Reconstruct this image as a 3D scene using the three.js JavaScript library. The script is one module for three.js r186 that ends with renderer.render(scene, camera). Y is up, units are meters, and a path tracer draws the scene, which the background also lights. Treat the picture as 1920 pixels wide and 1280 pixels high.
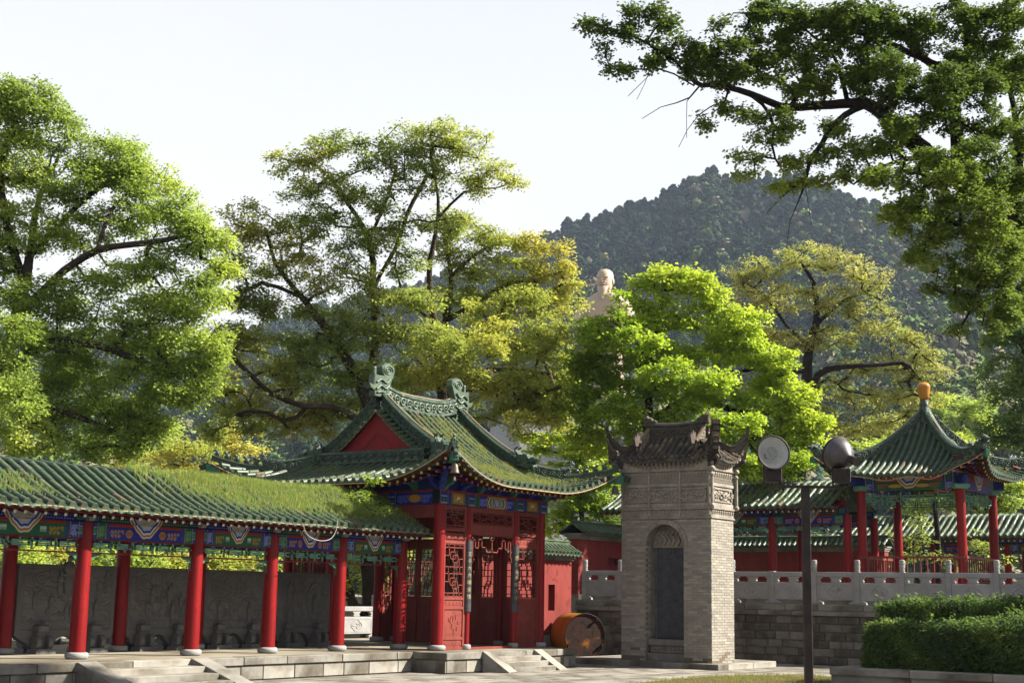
import * as THREE from 'three';
import { mergeGeometries, mergeVertices, toCreasedNormals } from 'three/addons/utils/BufferGeometryUtils.js';

// ---------------------------------------------------------------- camera
const V3 = (x, y, z) => new THREE.Vector3(x, y, z);
const R = Math.PI / 180;
const scene = new THREE.Scene();
const camera = new THREE.PerspectiveCamera(2 * Math.atan(640 / 2667) / R, 1024 / 682, 0.5, 4000);
const EYE = V3(0, 1.65, 0), LENS = 2667, yaw = 54.5 * R, pitch = 10.1 * R, roll = 1.05 * R;
const right0 = V3(Math.cos(yaw), 0, Math.sin(yaw));
const fwd = V3(Math.sin(yaw) * Math.cos(pitch), Math.sin(pitch), -Math.cos(yaw) * Math.cos(pitch));
const up0 = V3().crossVectors(right0, fwd);
const camRight = right0.clone().multiplyScalar(Math.cos(roll)).addScaledVector(up0, Math.sin(roll));
const camUp = V3().crossVectors(camRight, fwd);
camera.position.copy(EYE);
camera.quaternion.setFromRotationMatrix(new THREE.Matrix4().makeBasis(camRight, camUp, fwd.clone().negate()));
scene.add(camera);
// a survey point of the photograph at a given depth, used to lay out trees and hills
function at(px, py, depth) {
  return EYE.clone().addScaledVector(fwd, depth).addScaledVector(camRight, (px - 960) / LENS * depth).addScaledVector(camUp, -(py - 640) / LENS * depth);
}

// ---------------------------------------------------------------- sky, sun, exposure
const skyNoise = (x, y, s) => { let t = 0, a = .5; for (let o = 0; o < 4; o++) { t += a * pnoise(x * (1 << o), y * (1 << o), 4096, s + o); a *= .5; } return Math.min(1, Math.max(0, (t - .25) * 2)); };
const sunDir = V3(Math.cos(37 * R) * Math.sin(40 * R), Math.sin(37 * R), Math.cos(37 * R) * Math.cos(40 * R));
{
  const W = 512, H = 256, d = new Float32Array(W * H * 4);
  const ss = (a, b, x) => { const t = Math.min(1, Math.max(0, (x - a) / (b - a))); return t * t * (3 - 2 * t); };
  for (let j = 0; j < H; j++) for (let i = 0; i < W; i++) {
    const el = ((j + .5) / H - .5) * Math.PI, az = ((i + .5) / W - .5) * 2 * Math.PI;
    const x = Math.cos(el) * Math.cos(az), y = Math.sin(el), z = Math.cos(el) * Math.sin(az);
    const m = 1 - ss(.25, 1, Math.max(0, y)), c = x * sunDir.x + y * sunDir.y + z * sunDir.z;
    const glow = .05 * Math.pow(Math.max(0, .5 + .5 * c), 4);
    const k = (j * W + i) * 4, cl = y > 0 ? 1 - .08 * (1 - skyNoise(az * 2.2 + 9, el * 7, 5)) * Math.min(1, y * 6) : 1;
    d[k] = (.066 + .214 * m + glow) * cl; d[k + 1] = (.086 + .196 * m + glow * .97) * (.25 + .75 * cl); d[k + 2] = .12 + .165 * m + glow * .9; d[k + 3] = 1;
    if (y < 0) { d[k] = .11; d[k + 1] = .11; d[k + 2] = .1; }
  }
  const sky = new THREE.DataTexture(d, W, H, THREE.RGBAFormat, THREE.FloatType);
  sky.mapping = THREE.EquirectangularReflectionMapping; sky.magFilter = THREE.LinearFilter; sky.minFilter = THREE.LinearFilter; sky.needsUpdate = true;
  scene.background = sky; scene.environment = sky;
}
const sun = new THREE.DirectionalLight(new THREE.Color().setRGB(1, .94, .83), 5);
sun.position.copy(sunDir).multiplyScalar(200).add(V3(28, 0, -18)); sun.target.position.set(28, 0, -18);
sun.castShadow = true; sun.shadow.radius = 1.5; sun.shadow.mapSize.set(4096, 4096);
Object.assign(sun.shadow.camera, { left: -60, right: 60, top: 60, bottom: -60, near: 10, far: 500 });
scene.add(sun, sun.target);
const renderer = new THREE.WebGLRenderer({ antialias: true });
renderer.shadowMap.enabled = true;
renderer.toneMapping = THREE.LinearToneMapping;
renderer.toneMappingExposure = 3.6;

// ---------------------------------------------------------------- helpers
function rng(s) { return () => { s |= 0; s = s + 0x6D2B79F5 | 0; let t = Math.imul(s ^ s >>> 15, 1 | s); t = t + Math.imul(t ^ t >>> 7, 61 | t) ^ t; return ((t ^ t >>> 14) >>> 0) / 4294967296; }; }
const rnd = rng(7);
const rr = (a, b, f = rnd) => a + (b - a) * f();
const taken = {};
function numbered(n) { const k = taken[n] = (taken[n] ?? -1) + 1; return k ? n + '_' + String(k).padStart(3, '0') : n; }
function tag(o, label, category, group, kind) { o.userData.label = label; o.userData.category = category; if (group) o.userData.group = group; if (kind) o.userData.kind = kind; return o; }
function thing(name, label, category, group, kind) { const o = new THREE.Group(); o.name = numbered(name); scene.add(o); return tag(o, label, category, group, kind); }
function mesh(name, g, m, parent = scene) { const o = new THREE.Mesh(g, m); o.name = parent === scene ? numbered(name) : name; o.castShadow = o.receiveShadow = true; parent.add(o); return o; }
const M4 = () => new THREE.Matrix4();
function plain(g) { let q = g.index ? g.toNonIndexed() : g; for (const k of Object.keys(q.attributes)) if (!['position', 'normal', 'uv'].includes(k)) q.deleteAttribute(k); if (!q.attributes.uv) q.setAttribute('uv', new THREE.BufferAttribute(new Float32Array(q.attributes.position.count * 2), 2)); return q; }
function merge(list) { return mergeGeometries(list.map(plain)); }
function boxUV(g, s = 1) { // uv in metres from the dominant side of each face
  g = plain(g); const p = g.attributes.position, n = g.attributes.normal, uv = g.attributes.uv;
  for (let i = 0; i < p.count; i++) {
    const ax = Math.abs(n.getX(i)), ay = Math.abs(n.getY(i)), az = Math.abs(n.getZ(i));
    if (ay >= ax && ay >= az) uv.setXY(i, p.getX(i) * s, p.getZ(i) * s); else if (ax >= az) uv.setXY(i, p.getZ(i) * s, p.getY(i) * s); else uv.setXY(i, p.getX(i) * s, p.getY(i) * s);
  }
  return g;
}
function quadsGeo(pos, idx) { const g = new THREE.BufferGeometry(); g.setAttribute('position', new THREE.Float32BufferAttribute(pos, 3)); g.setIndex(idx); const q = g.toNonIndexed(); q.computeVertexNormals(); q.setAttribute('uv', new THREE.BufferAttribute(new Float32Array(q.attributes.position.count * 2), 2)); return q; }
// box with chamfered edges, 44 triangles, centred
function cbox(w, h, d, b = .01) {
  const X = w / 2, Y = h / 2, Z = d / 2, P = [], T = [];
  const id = {}; const v = (sx, sy, sz, a) => { const k = sx + ',' + sy + ',' + sz + a; if (id[k] === undefined) { id[k] = P.length / 3; P.push(sx * (X - (a === 'x' ? 0 : b)), sy * (Y - (a === 'y' ? 0 : b)), sz * (Z - (a === 'z' ? 0 : b))); } return id[k]; };
  const tri = (a, c, e) => { const A = V3(...P.slice(a * 3, a * 3 + 3)), B = V3(...P.slice(c * 3, c * 3 + 3)), C = V3(...P.slice(e * 3, e * 3 + 3)); const n = B.clone().sub(A).cross(C.clone().sub(A)), m = A.clone().add(B).add(C); n.dot(m) >= 0 ? T.push(a, c, e) : T.push(a, e, c); };
  const quad = (a, c, e, f) => { tri(a, c, e); tri(a, e, f); };
  for (const s of [-1, 1]) {
    quad(v(s, -1, -1, 'x'), v(s, 1, -1, 'x'), v(s, 1, 1, 'x'), v(s, -1, 1, 'x')); quad(v(-1, s, -1, 'y'), v(1, s, -1, 'y'), v(1, s, 1, 'y'), v(-1, s, 1, 'y')); quad(v(-1, -1, s, 'z'), v(1, -1, s, 'z'), v(1, 1, s, 'z'), v(-1, 1, s, 'z'));
    for (const t of [-1, 1]) {
      quad(v(s, t, -1, 'x'), v(s, t, 1, 'x'), v(s, t, 1, 'y'), v(s, t, -1, 'y')); quad(v(s, -1, t, 'x'), v(s, 1, t, 'x'), v(s, 1, t, 'z'), v(s, -1, t, 'z')); quad(v(-1, s, t, 'y'), v(1, s, t, 'y'), v(1, s, t, 'z'), v(-1, s, t, 'z'));
      for (const u of [-1, 1]) tri(v(s, t, u, 'x'), v(s, t, u, 'y'), v(s, t, u, 'z'));
    }
  }
  return boxUV(quadsGeo(P, T));
}
const box = (w, h, d, x = 0, y = 0, z = 0, b = 0) => b ? boxUV(cbox(w, h, d, b).translate(x, y, z)) : boxUV(new THREE.BoxGeometry(w, h, d).translate(x, y, z));
const span = (x0, x1, y0, y1, z0, z1, b = 0) => box(Math.abs(x1 - x0), Math.abs(y1 - y0), Math.abs(z1 - z0), (x0 + x1) / 2, (y0 + y1) / 2, (z0 + z1) / 2, b);
const cyl = (r0, r1, h, x, y, z, n = 16) => plain(new THREE.CylinderGeometry(r1, r0, h, n).translate(x, y + h / 2, z));
const lathe = (pts, n = 24) => plain(new THREE.LatheGeometry(pts.map(p => new THREE.Vector2(p[0], p[1])), n));
const ball = (r, x, y, z, sx = 1, sy = 1, sz = 1, n = 8) => plain(new THREE.SphereGeometry(r, n, Math.max(4, n - 2)).scale(sx, sy, sz).translate(x, y, z));
function tube(pts, r, n = 6, seg) { return plain(new THREE.TubeGeometry(new THREE.CatmullRomCurve3(pts), seg ?? pts.length * 4, r, n)); }
function extrude(pts, depth, bevel = 0) { const s = new THREE.Shape(pts.map(p => new THREE.Vector2(p[0], p[1]))); return plain(new THREE.ExtrudeGeometry(s, { depth, bevelEnabled: bevel > 0, bevelThickness: bevel, bevelSize: bevel, bevelSegments: 1, curveSegments: 6 })); }
// alike pieces: the largest become single meshes, the rest one part
function pieces(parent, name, list, max = 300) {
  list.sort((a, b) => (b.pri ?? 0) - (a.pri ?? 0));
  const rest = {};
  list.forEach((q, i) => {
    if (i < max) { const o = mesh(name, q.g, q.mat, parent); o.matrixAutoUpdate = true; q.m.decompose(o.position, o.quaternion, o.scale); }
    else { (rest[q.mat.uuid] ??= { mat: q.mat, gs: [] }).gs.push(q.g.clone().applyMatrix4(q.m)); }
  });
  const rs = Object.values(rest);
  if (rs.length) { const g = mergeGeometries(rs.map(r => mergeGeometries(r.gs)), true); const o = mesh(name + '_field', g, rs.map(r => r.mat), parent); o.userData.kind = 'stuff'; }
}
const place = (x, y, z, ry = 0, s = 1, rx = 0, rz = 0) => M4().compose(V3(x, y, z), new THREE.Quaternion().setFromEuler(new THREE.Euler(rx, ry, rz)), typeof s === 'number' ? V3(s, s, s) : s);
const basis = (x, y, z, p) => M4().makeBasis(x, y, z).setPosition(p);
// axis-aligned bars in a plane: [x0, y0, x1, y1] segments of thickness t, depth d
function bars(segs, t, d) { return merge(segs.map(([a, b, c, e]) => box(Math.abs(c - a) + t, Math.abs(e - b) + t, d, (a + c) / 2, (b + e) / 2, 0))); }

// ---------------------------------------------------------------- textures
function hash(x, y, s) { let h = Math.imul(x, 374761393) + Math.imul(y, 668265263) + Math.imul(s, 2246822519) | 0; h = Math.imul(h ^ h >>> 13, 1274126177); return ((h ^ h >>> 16) >>> 0) / 4294967296; }
function pnoise(x, y, per, s) { const xi = Math.floor(x), yi = Math.floor(y), fx = x - xi, fy = y - yi, u = fx * fx * (3 - 2 * fx), w = fy * fy * (3 - 2 * fy), m = a => ((a % per) + per) % per; const a = hash(m(xi), m(yi), s), b = hash(m(xi + 1), m(yi), s), c = hash(m(xi), m(yi + 1), s), d = hash(m(xi + 1), m(yi + 1), s); return a + (b - a) * u + (c - a) * w + (a - b - c + d) * u * w; }
function fbm(u, v, base, oct, s) { let t = 0, a = .5, n = 0; for (let o = 0; o < oct; o++) { const p = base << o; t += a * pnoise(u * p, v * p, p, s + o * 17); n += a; a *= .55; } return t / n; }
function texture(size, fn, rep = 1, srgb = true) {
  const d = new Uint8Array(size * size * 4);
  for (let j = 0; j < size; j++) for (let i = 0; i < size; i++) { const c = fn(i / size, j / size), k = (j * size + i) * 4; for (let q = 0; q < 3; q++) d[k + q] = Math.max(0, Math.min(255, 255 * (c.length ? c[q] : c))); d[k + 3] = 255; }
  const t = new THREE.DataTexture(d, size, size); t.wrapS = t.wrapT = THREE.RepeatWrapping; t.magFilter = THREE.LinearFilter; t.minFilter = THREE.LinearMipmapLinearFilter; t.generateMipmaps = true; if (srgb) t.colorSpace = THREE.SRGBColorSpace; t.repeat.set(rep, rep); t.needsUpdate = true; return t;
}
function canvasTex(w, h, draw, srgb = true) { const c = document.createElement('canvas'); c.width = w; c.height = h; const g = c.getContext('2d'); draw(g, w, h); const t = new THREE.CanvasTexture(c); if (srgb) t.colorSpace = THREE.SRGBColorSpace; return t; }
const white = new THREE.Color(1, 1, 1);
const lin = (r, g, b) => new THREE.Color().setRGB(r * .72, g * .72, b * .72); // every colour darkened evenly, so shade sits deeper against sun at the raised exposure
const std = (c, rough = .8, o = {}) => new THREE.MeshPhysicalMaterial({ color: c, roughness: rough, specularIntensity: rough > .5 ? .35 : .8, ...o });
const mottle = (lo, hi, s, base = 4) => texture(256, (u, v) => { const a = fbm(u, v, base, 5, s), b = fbm(u, v, 32, 3, s + 50); return lo + (hi - lo) * (.65 * a + .35 * b) * 1.15; });
const T = {
  soft: mottle(.78, 1.05, 3), rough: mottle(.45, 1.1, 9), speck: texture(256, (u, v) => { const a = fbm(u, v, 4, 4, 21), h = hash(u * 256 | 0, v * 256 | 0, 5); return .77 + .2 * a + .2 * (h - .5); }),
  stain: texture(512, (u, v) => { const a = fbm(u, v, 3, 5, 33), b = fbm(u, v, 24, 3, 70), d = Math.max(0, fbm(u, v, 6, 4, 88) - .52) * 3.2; return [.95 * (.7 + .35 * a + .12 * (b - .5)) * (1 - .3 * d), .95 * (.69 + .35 * a + .12 * (b - .5)) * (1 - .33 * d), .95 * (.66 + .35 * a + .12 * (b - .5)) * (1 - .37 * d)]; }),
  paint: texture(512, (u, v) => { // old paint: faded patches, hair cracks, runs of dirt, chips
    const a = fbm(u, v, 4, 5, 141), st = fbm(u * 1, v * .12, 48, 2, 150), c = fbm(u, v, 9, 4, 160), ch = fbm(u, v, 22, 3, 170), k = Math.abs(c - .5) < .006 ? .8 : 1; let t = (.80 + .24 * a) * (.92 + .16 * st) * k; const fade = Math.max(0, a - .58) * .9; if (ch > .72) return [.82, .74, .68]; return [t, t * (1 - .1 * k) + fade * .35, t * .9 + fade * .35]; }),
  bump: texture(256, (u, v) => fbm(u, v, 8, 5, 61), 1, false),
  grain: texture(256, (u, v) => { const h = hash(u * 256 | 0, v * 256 | 0, 8); return .5 * fbm(u, v, 16, 4, 12) + .5 * h; }, 1, false),
};
const rep = (t, r, ox = 0, oy = 0) => { const c = t.clone(); c.repeat.set(r, r); c.offset.set(ox, oy); c.needsUpdate = true; return c; };

// ---------------------------------------------------------------- materials
const M = {
  stone: std(lin(.40, .385, .36), .85, { map: rep(T.stain, .35), bumpMap: rep(T.grain, 1.3), bumpScale: .004 }),
  stoneB: std(lin(.35, .335, .315), .85, { map: rep(T.stain, .42, .3, .1), bumpMap: rep(T.grain, 1.3), bumpScale: .004 }),
  stoneC: std(lin(.45, .43, .40), .85, { map: rep(T.stain, .3, .6, .7), bumpMap: rep(T.grain, 1.3), bumpScale: .004 }),
  floor: std(lin(.44, .40, .33), .8, { map: rep(T.stain, .12, .2, .4) }),
  pale: std(lin(.46, .45, .44), .85, { map: rep(T.speck, .9), bumpMap: rep(T.grain, 2), bumpScale: .004 }),
  paleB: std(lin(.41, .40, .39), .85, { map: rep(T.speck, .9, .4, .2), bumpMap: rep(T.grain, 2), bumpScale: .004 }),
  slab: std(lin(.15, .145, .14), .7, { map: rep(T.soft, .6) }),
  red: new THREE.MeshPhysicalMaterial({ color: lin(.27, .006, .007), roughness: .45, specularIntensity: .4, map: rep(T.paint, 1) }),
  frame: std(lin(.27, .07, .052), .55, { map: rep(T.paint, .6) }),
  wallRed: std(lin(.25, .05, .04), .85, { map: rep(T.paint, .22), bumpMap: rep(T.bump, .8), bumpScale: .006 }),
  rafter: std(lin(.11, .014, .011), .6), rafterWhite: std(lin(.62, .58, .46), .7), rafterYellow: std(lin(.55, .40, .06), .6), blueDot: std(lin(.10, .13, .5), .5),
  teal: std(lin(.14, .32, .22), .6, { map: rep(T.soft, .8) }), tealDark: std(lin(.05, .16, .10), .6),
  blue: std(lin(.025, .04, .24), .55, { map: rep(T.soft, .8) }),
  glaze: [], pan: std(lin(.045, .085, .05), .6, { map: rep(T.rough, 1.1) }),
  ridge: std(lin(.055, .10, .06), .42, { map: rep(T.rough, 1.6), bumpMap: rep(T.bump, 2.4), bumpScale: .02 }),
  ridgeLight: std(lin(.10, .155, .095), .45, { map: rep(T.rough, 1.6) }),
  cable: std(lin(.42, .29, .17), .6), wire: std(lin(.36, .34, .28), .6),
  mortar: std(lin(.36, .335, .29), .95, { map: rep(T.rough, .7) }), bricks: [],
  greyTile: [std(lin(.13, .10, .075), .75, { map: rep(T.rough, 1.5) }), std(lin(.24, .18, .115), .75, { map: rep(T.rough, 1.2, .4, .3) }), std(lin(.10, .085, .07), .75, { map: rep(T.rough, 1.3, .1, .8) })],
  carve: std(lin(.45, .40, .33), .85, { map: rep(T.rough, 1.1) }),
  metal: std(lin(.045, .037, .035), .5, { map: rep(T.rough, 1.5), metalness: .3 }),
  bark: std(lin(.085, .062, .045), .95, { map: rep(T.rough, 1.2), bumpMap: rep(T.bump, 2.2), bumpScale: .05 }),
  barkDark: std(lin(.04, .031, .026), .95, { map: rep(T.rough, 1.2), bumpMap: rep(T.bump, 2.2), bumpScale: .05 }),
  bell: std(lin(.12, .10, .075), .5, { metalness: .4 }),
};
for (const [r, g, b, ro, k] of [[.095, .145, .075, .5, 0], [.082, .13, .068, .48, .3], [.112, .16, .088, .54, .6], [.07, .115, .06, .48, .2], [.13, .175, .10, .56, .8], [.22, .17, .11, .8, .5], [.12, .13, .09, .7, .35], [.16, .19, .135, .55, .1]]) M.glaze.push(std(lin(r, g, b), ro, { map: rep(T.rough, 1.7, k, k * .7) }));
for (const [r, g, b, k] of [[.44, .40, .335, 0], [.41, .37, .315, .3], [.47, .43, .355, .5], [.35, .32, .275, .7], [.43, .385, .32, .9], [.22, .165, .11, .2]]) M.bricks.push(std(lin(r, g, b), .9, { map: rep(T.speck, 1.2, k, k * .4), bumpMap: rep(T.grain, 2), bumpScale: .004 }));
const glaze = f => { const q = f(); return q < .014 ? M.glaze[5] : q < .07 ? M.glaze[6] : q < .15 ? M.glaze[7] : M.glaze[Math.min(4, (q - .15) / .85 * 5 | 0)]; };
// ---------------------------------------------------------------- roof kit
function halfTile(r, seg = 7) {
  const P = [], I = [];
  for (let k = 0; k < 2; k++) for (let i = 0; i <= seg; i++) { const a = Math.PI * i / seg, q = r * (k ? .93 : 1.07); P.push(q * Math.cos(a), q * Math.sin(a) - .01, k); }
  for (let i = 0; i < seg; i++) I.push(i, i + 1, seg + 1 + i, i + 1, seg + 2 + i, seg + 1 + i);
  const g = new THREE.BufferGeometry(); g.setAttribute('position', new THREE.Float32BufferAttribute(P, 3)); g.setIndex(I.reverse()); g.computeVertexNormals();
  const c = new THREE.CircleGeometry(r * 1.07, seg, 0, Math.PI).rotateY(Math.PI).translate(0, -.01, 0);
  return boxUV(merge([g, c]));
}
const TILE = .056;
const tileGeo = halfTile(TILE);
const eaveGeo = (() => { const d = new THREE.CylinderGeometry(TILE * 1.2, TILE * 1.2, .08, 14).rotateX(Math.PI / 2).translate(0, -.008, .0); const rim = new THREE.TorusGeometry(TILE * 1.0, .008, 4, 14).translate(0, -.008, -.04); const knob = new THREE.SphereGeometry(.022, 6, 5).translate(0, TILE + .012, .55); return boxUV(merge([halfTile(TILE), d, rim, knob])); })();
const dripGeo = (() => { const g = extrude([[-.07, .012], [-.035, -.012], [0, -.02], [.035, -.012], [.07, .012], [.055, -.035], [.02, -.06], [0, -.075], [-.02, -.06], [-.055, -.035]], .014); return boxUV(g.translate(0, 0, -.02)); })();
function resample(curve, L) { // polyline of points to steps of about L
  const c = new THREE.CatmullRomCurve3(curve), n = Math.max(1, Math.round(c.getLength() / L)); return c.getSpacedPoints(n);
}
// rows: { curve: [V3 eave..ridge], side: V3 lateral, pri }
function tileRows(rows, L, out, mats = glaze, f = rnd, eaves = true, drips = out) {
  rows.forEach((row, i) => {
    const pts = resample(row.curve, L);
    for (let k = 0; k + 1 < pts.length; k++) {
      const z = pts[k + 1].clone().sub(pts[k]), len = z.length(); z.normalize();
      const x = row.side.clone().addScaledVector(z, -row.side.dot(z)).normalize(), y = V3().crossVectors(z, x);
      const p = pts[k].clone().addScaledVector(y, rr(0, .006, f)); x.addScaledVector(z, rr(-.03, .03, f)).normalize();
      const first = k === 0 && eaves;
      out.push({ g: first ? eaveGeo : tileGeo, m: basis(x, y, z.clone().multiplyScalar(len * 1.05), p), mat: mats(f), pri: (row.pri ?? 0) - k * .01 + (first ? 1 : 0) });
      if (first && row.drip) { const q = pts[0].clone().addScaledVector(row.side, row.drip / 2).addScaledVector(y, -.03); const zz = z.clone().setY(0).normalize(); drips.push({ g: dripGeo, m: basis(V3(0, 1, 0).cross(zz).normalize(), V3(0, 1, 0), zz, q), mat: mats(f), pri: (row.pri ?? 0) }); }
    }
  });
}
// sheet under the tiles: shallow troughs between neighbouring rows, closed below
function roofBed(rows, n = 9, drop = .035, thick = .07) {
  const P = [], I = []; let cols = [];
  rows.forEach((r, i) => { const c = new THREE.CatmullRomCurve3(r.curve).getSpacedPoints(n); cols.push(c.map(p => p.clone())); const nx = rows[i + 1]; if (nx) { const c2 = new THREE.CatmullRomCurve3(nx.curve).getSpacedPoints(n); cols.push(c.map((p, k) => p.clone().lerp(c2[k], .5).add(V3(0, -drop, 0)))); } });
  cols.forEach(c => c.forEach(p => P.push(p.x, p.y, p.z))); const top = P.length / 3; cols.forEach(c => c.forEach(p => P.push(p.x, p.y - thick, p.z)));
  const m = n + 1;
  for (let i = 0; i + 1 < cols.length; i++) for (let k = 0; k < n; k++) { const a = i * m + k, b = a + m; I.push(a, b, a + 1, b, b + 1, a + 1); I.push(top + a, top + a + 1, top + b, top + b, top + a + 1, top + b + 1); }
  for (let i = 0; i + 1 < cols.length; i++) for (const k of [0, n]) { const a = i * m + k, b = a + m; I.push(a, top + a, b, b, top + a, top + b); }
  for (const i of [0, cols.length - 1]) for (let k = 0; k < n; k++) { const a = i * m + k; I.push(a, a + 1, top + a, a + 1, top + a + 1, top + a); }
  return boxUV(quadsGeo(P, I));
}
// ridge swept along a path: pts, width, height, with rounded cap and beaded scrolls on both sides
function sweepRidge(pts, w, h, taper = 1, seg) {
  const c = new THREE.CatmullRomCurve3(pts), n = seg ?? Math.max(4, Math.round(c.getLength() / .16)), sec = [[-.5, 0], [-.5, .12], [-.42, .15], [-.42, .72], [-.55, .76], [-.55, .84], [-.3, .95], [0, 1], [.3, .95], [.55, .84], [.55, .76], [.42, .72], [.42, .15], [.5, .12], [.5, 0]];
  const P = [], I = [], m = sec.length;
  for (let i = 0; i <= n; i++) { const p = c.getPointAt(i / n), t = c.getTangentAt(i / n), s = V3(t.z, 0, -t.x).normalize(), k = 1 + (taper - 1) * i / n; for (const [a, b] of sec) P.push(p.x + s.x * a * w * k, p.y + b * h * k, p.z + s.z * a * w * k); }
  for (let i = 0; i < n; i++) for (let j = 0; j < m - 1; j++) { const a = i * m + j, b = a + m; I.push(a, b, a + 1, b, b + 1, a + 1); }
  for (let j = 1; j < m - 1; j++) { I.push(0, j, j + 1); I.push(n * m, n * m + j + 1, n * m + j); }
  return boxUV(quadsGeo(P, I));
}
function scrolls(pts, w, h, step, taper = 1) { // curls of glazed leaf work on both faces of a ridge
  const c = new THREE.CatmullRomCurve3(pts), L = c.getLength(), out = [];
  for (let s = step / 2, i = 0; s < L; s += step, i++) {
    const u = s / L, p = c.getPointAt(u), t = c.getTangentAt(u), sd = V3(t.z, 0, -t.x).normalize(), k = 1 + (taper - 1) * u, yv = V3().crossVectors(sd, t);
    for (const q of [-1, 1]) {
      const o = p.clone().addScaledVector(sd, q * .43 * w * k).add(V3(0, h * k * .44, 0));
      const rot = basis(t, yv, V3().crossVectors(t, yv), o);
      const rad = Math.min(step * .36, h * k * .24);
      out.push(plain(new THREE.TorusGeometry(rad, rad * .36, 5, 10, Math.PI * 1.6).rotateZ(i % 2 ? .6 : 2.6).applyMatrix4(rot)));
      out.push(plain(new THREE.SphereGeometry(rad * .42, 6, 5).applyMatrix4(rot)));
      out.push(plain(new THREE.TorusGeometry(rad * .7, rad * .25, 4, 6, Math.PI * .9).rotateZ(i % 2 ? 3.5 : .3).translate(step * .45, (i % 2 ? 1 : -1) * rad * .6, 0).applyMatrix4(rot)));
    }
  }
  return merge(out);
}
// head of a small glazed dragon, facing +x, about 1 unit long
const dragonGeo = (() => boxUV(merge([
  extrude([[-.5, -.2], [.1, -.22], [.3, -.32], [.62, -.22], [.55, -.08], [.3, -.1], [.32, .02], [.7, .0], [.78, .14], [.6, .24], [.4, .2], [.28, .38], [.1, .5], [.12, .34], [-.1, .42], [-.2, .62], [-.26, .4], [-.5, .5], [-.44, .2]], .26, .05).translate(0, 0, -.13),
  ball(.09, .36, .2, .17), ball(.09, .36, .2, -.17), ball(.11, -.1, .1, .2, 1, 1, .5), ball(.11, -.1, .1, -.2, 1, 1, .5), tube([V3(.5, -.15, .12), V3(.66, -.3, .2), V3(.55, -.5, .2)], .03, 5), tube([V3(-.15, .4, .1), V3(-.3, .7, .14), V3(-.15, .85, .16)], .04, 5), tube([V3(-.15, .4, -.1), V3(-.3, .7, -.14), V3(-.15, .85, -.16)], .04, 5)])))();
const figureGeo = (() => boxUV(merge([box(.11, .03, .08, 0, .015, 0), ball(.05, -.01, .075, 0, 1.05, 1.2, .85), ball(.034, .03, .145, 0), ball(.02, .055, .14, 0, 1.2, .8, .8), cyl(.02, .016, .07, .04, .02, .018, 5), cyl(.02, .016, .07, .04, .02, -.018, 5), ball(.025, -.055, .1, 0, .7, 1.5, .8)])))();
const crestGeo = (() => { const g = [extrude([[-.5, -.1], [.5, -.1], [.55, .1], [.68, .3], [.72, .5], [.6, .62], [.52, .5], [.4, .36], [.2, .34], [0, .3], [-.2, .26], [-.5, .24]], .2, .03).translate(0, 0, -.1)]; for (const z of [-.13, .13]) for (let i = 0; i < 4; i++) g.push(plain(new THREE.TorusGeometry(.09 - i * .008, .028, 5, 10, 5).rotateZ(i * 1.7).translate(-.34 + i * .25, .08 + i * .045, z))); return boxUV(merge(g)); })();
// fish-tailed finial standing at the end of a main ridge; faces -x, 1 unit = its height
const finialGeo = (() => {
  const spiral = []; for (let i = 0; i <= 26; i++) { const a = i / 26 * Math.PI * 4, r = .15 * (1 - i / 32); spiral.push(V3(.16 + r * Math.cos(a), .8 + r * Math.sin(a), 0)); }
  const out = [[-.2, 0], [.26, 0], [.36, .12], [.2, .22], [.25, .42], [.3, .58], [.36, .76], [.35, .92], [.24, 1.0], [.08, .99], [-.01, .88], [.02, .72], [.06, .62], [-.1, .6], [-.22, .62], [-.24, .3], [-.38, .34], [-.34, .22], [-.22, .16]];
  return boxUV(merge([extrude(out, .18, .02).translate(0, 0, -.09), ...[-.13, .13].flatMap(z => [tube(spiral.map(p => p.clone().setZ(z * .9)), .02, 5, 60), tube([V3(-.18, .2, z), V3(-.05, .32, z), V3(.08, .25, z), V3(.2, .36, z)], .035, 5), tube([V3(-.18, .4, z), V3(-.04, .5, z), V3(.1, .42, z), V3(.22, .54, z)], .03, 5), tube([V3(-.16, .1, z), V3(0, .14, z), V3(.14, .08, z), V3(.26, .14, z)], .028, 5)]), cyl(.045, .045, .22, -.16, .6, 0, 10), ball(.05, -.16, .83, 0)]));
})();

// grass growing on a roof: fn(u, v) -> V3 or null
const bladeGeo = (() => { const P = [], I = []; const f = rng(3); for (let i = 0; i < 9; i++) { const a = f() * 6.28, b = f() * .05, h = .5 + .6 * f(), l = (.12 + .3 * f()), x = Math.cos(a) * b, z = Math.sin(a) * b, dx = Math.cos(a) * l, dz = Math.sin(a) * l, w = .016, n = P.length / 3; const sx = -Math.sin(a) * w, sz = Math.cos(a) * w; P.push(x - sx, -.05, z - sz, x + sx, -.05, z + sz, x + dx * .35 + sx * .8, h * .62, z + dz * .35 + sz * .8, x + dx * .35 - sx * .8, h * .62, z + dz * .35 - sz * .8, x + dx, h, z + dz); I.push(n, n + 1, n + 2, n, n + 2, n + 3, n + 3, n + 2, n + 4); } return quadsGeo(P, I); })();
const leafMat = (c, o = {}) => new THREE.MeshPhysicalMaterial({ color: c, roughness: 1, transmission: .56, thickness: 0, side: THREE.DoubleSide, ior: 1.25, specularIntensity: .4, ...o });
const grassMat = leafMat(lin(.31, .38, .11), { transmission: .35, roughness: 1 });
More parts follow.
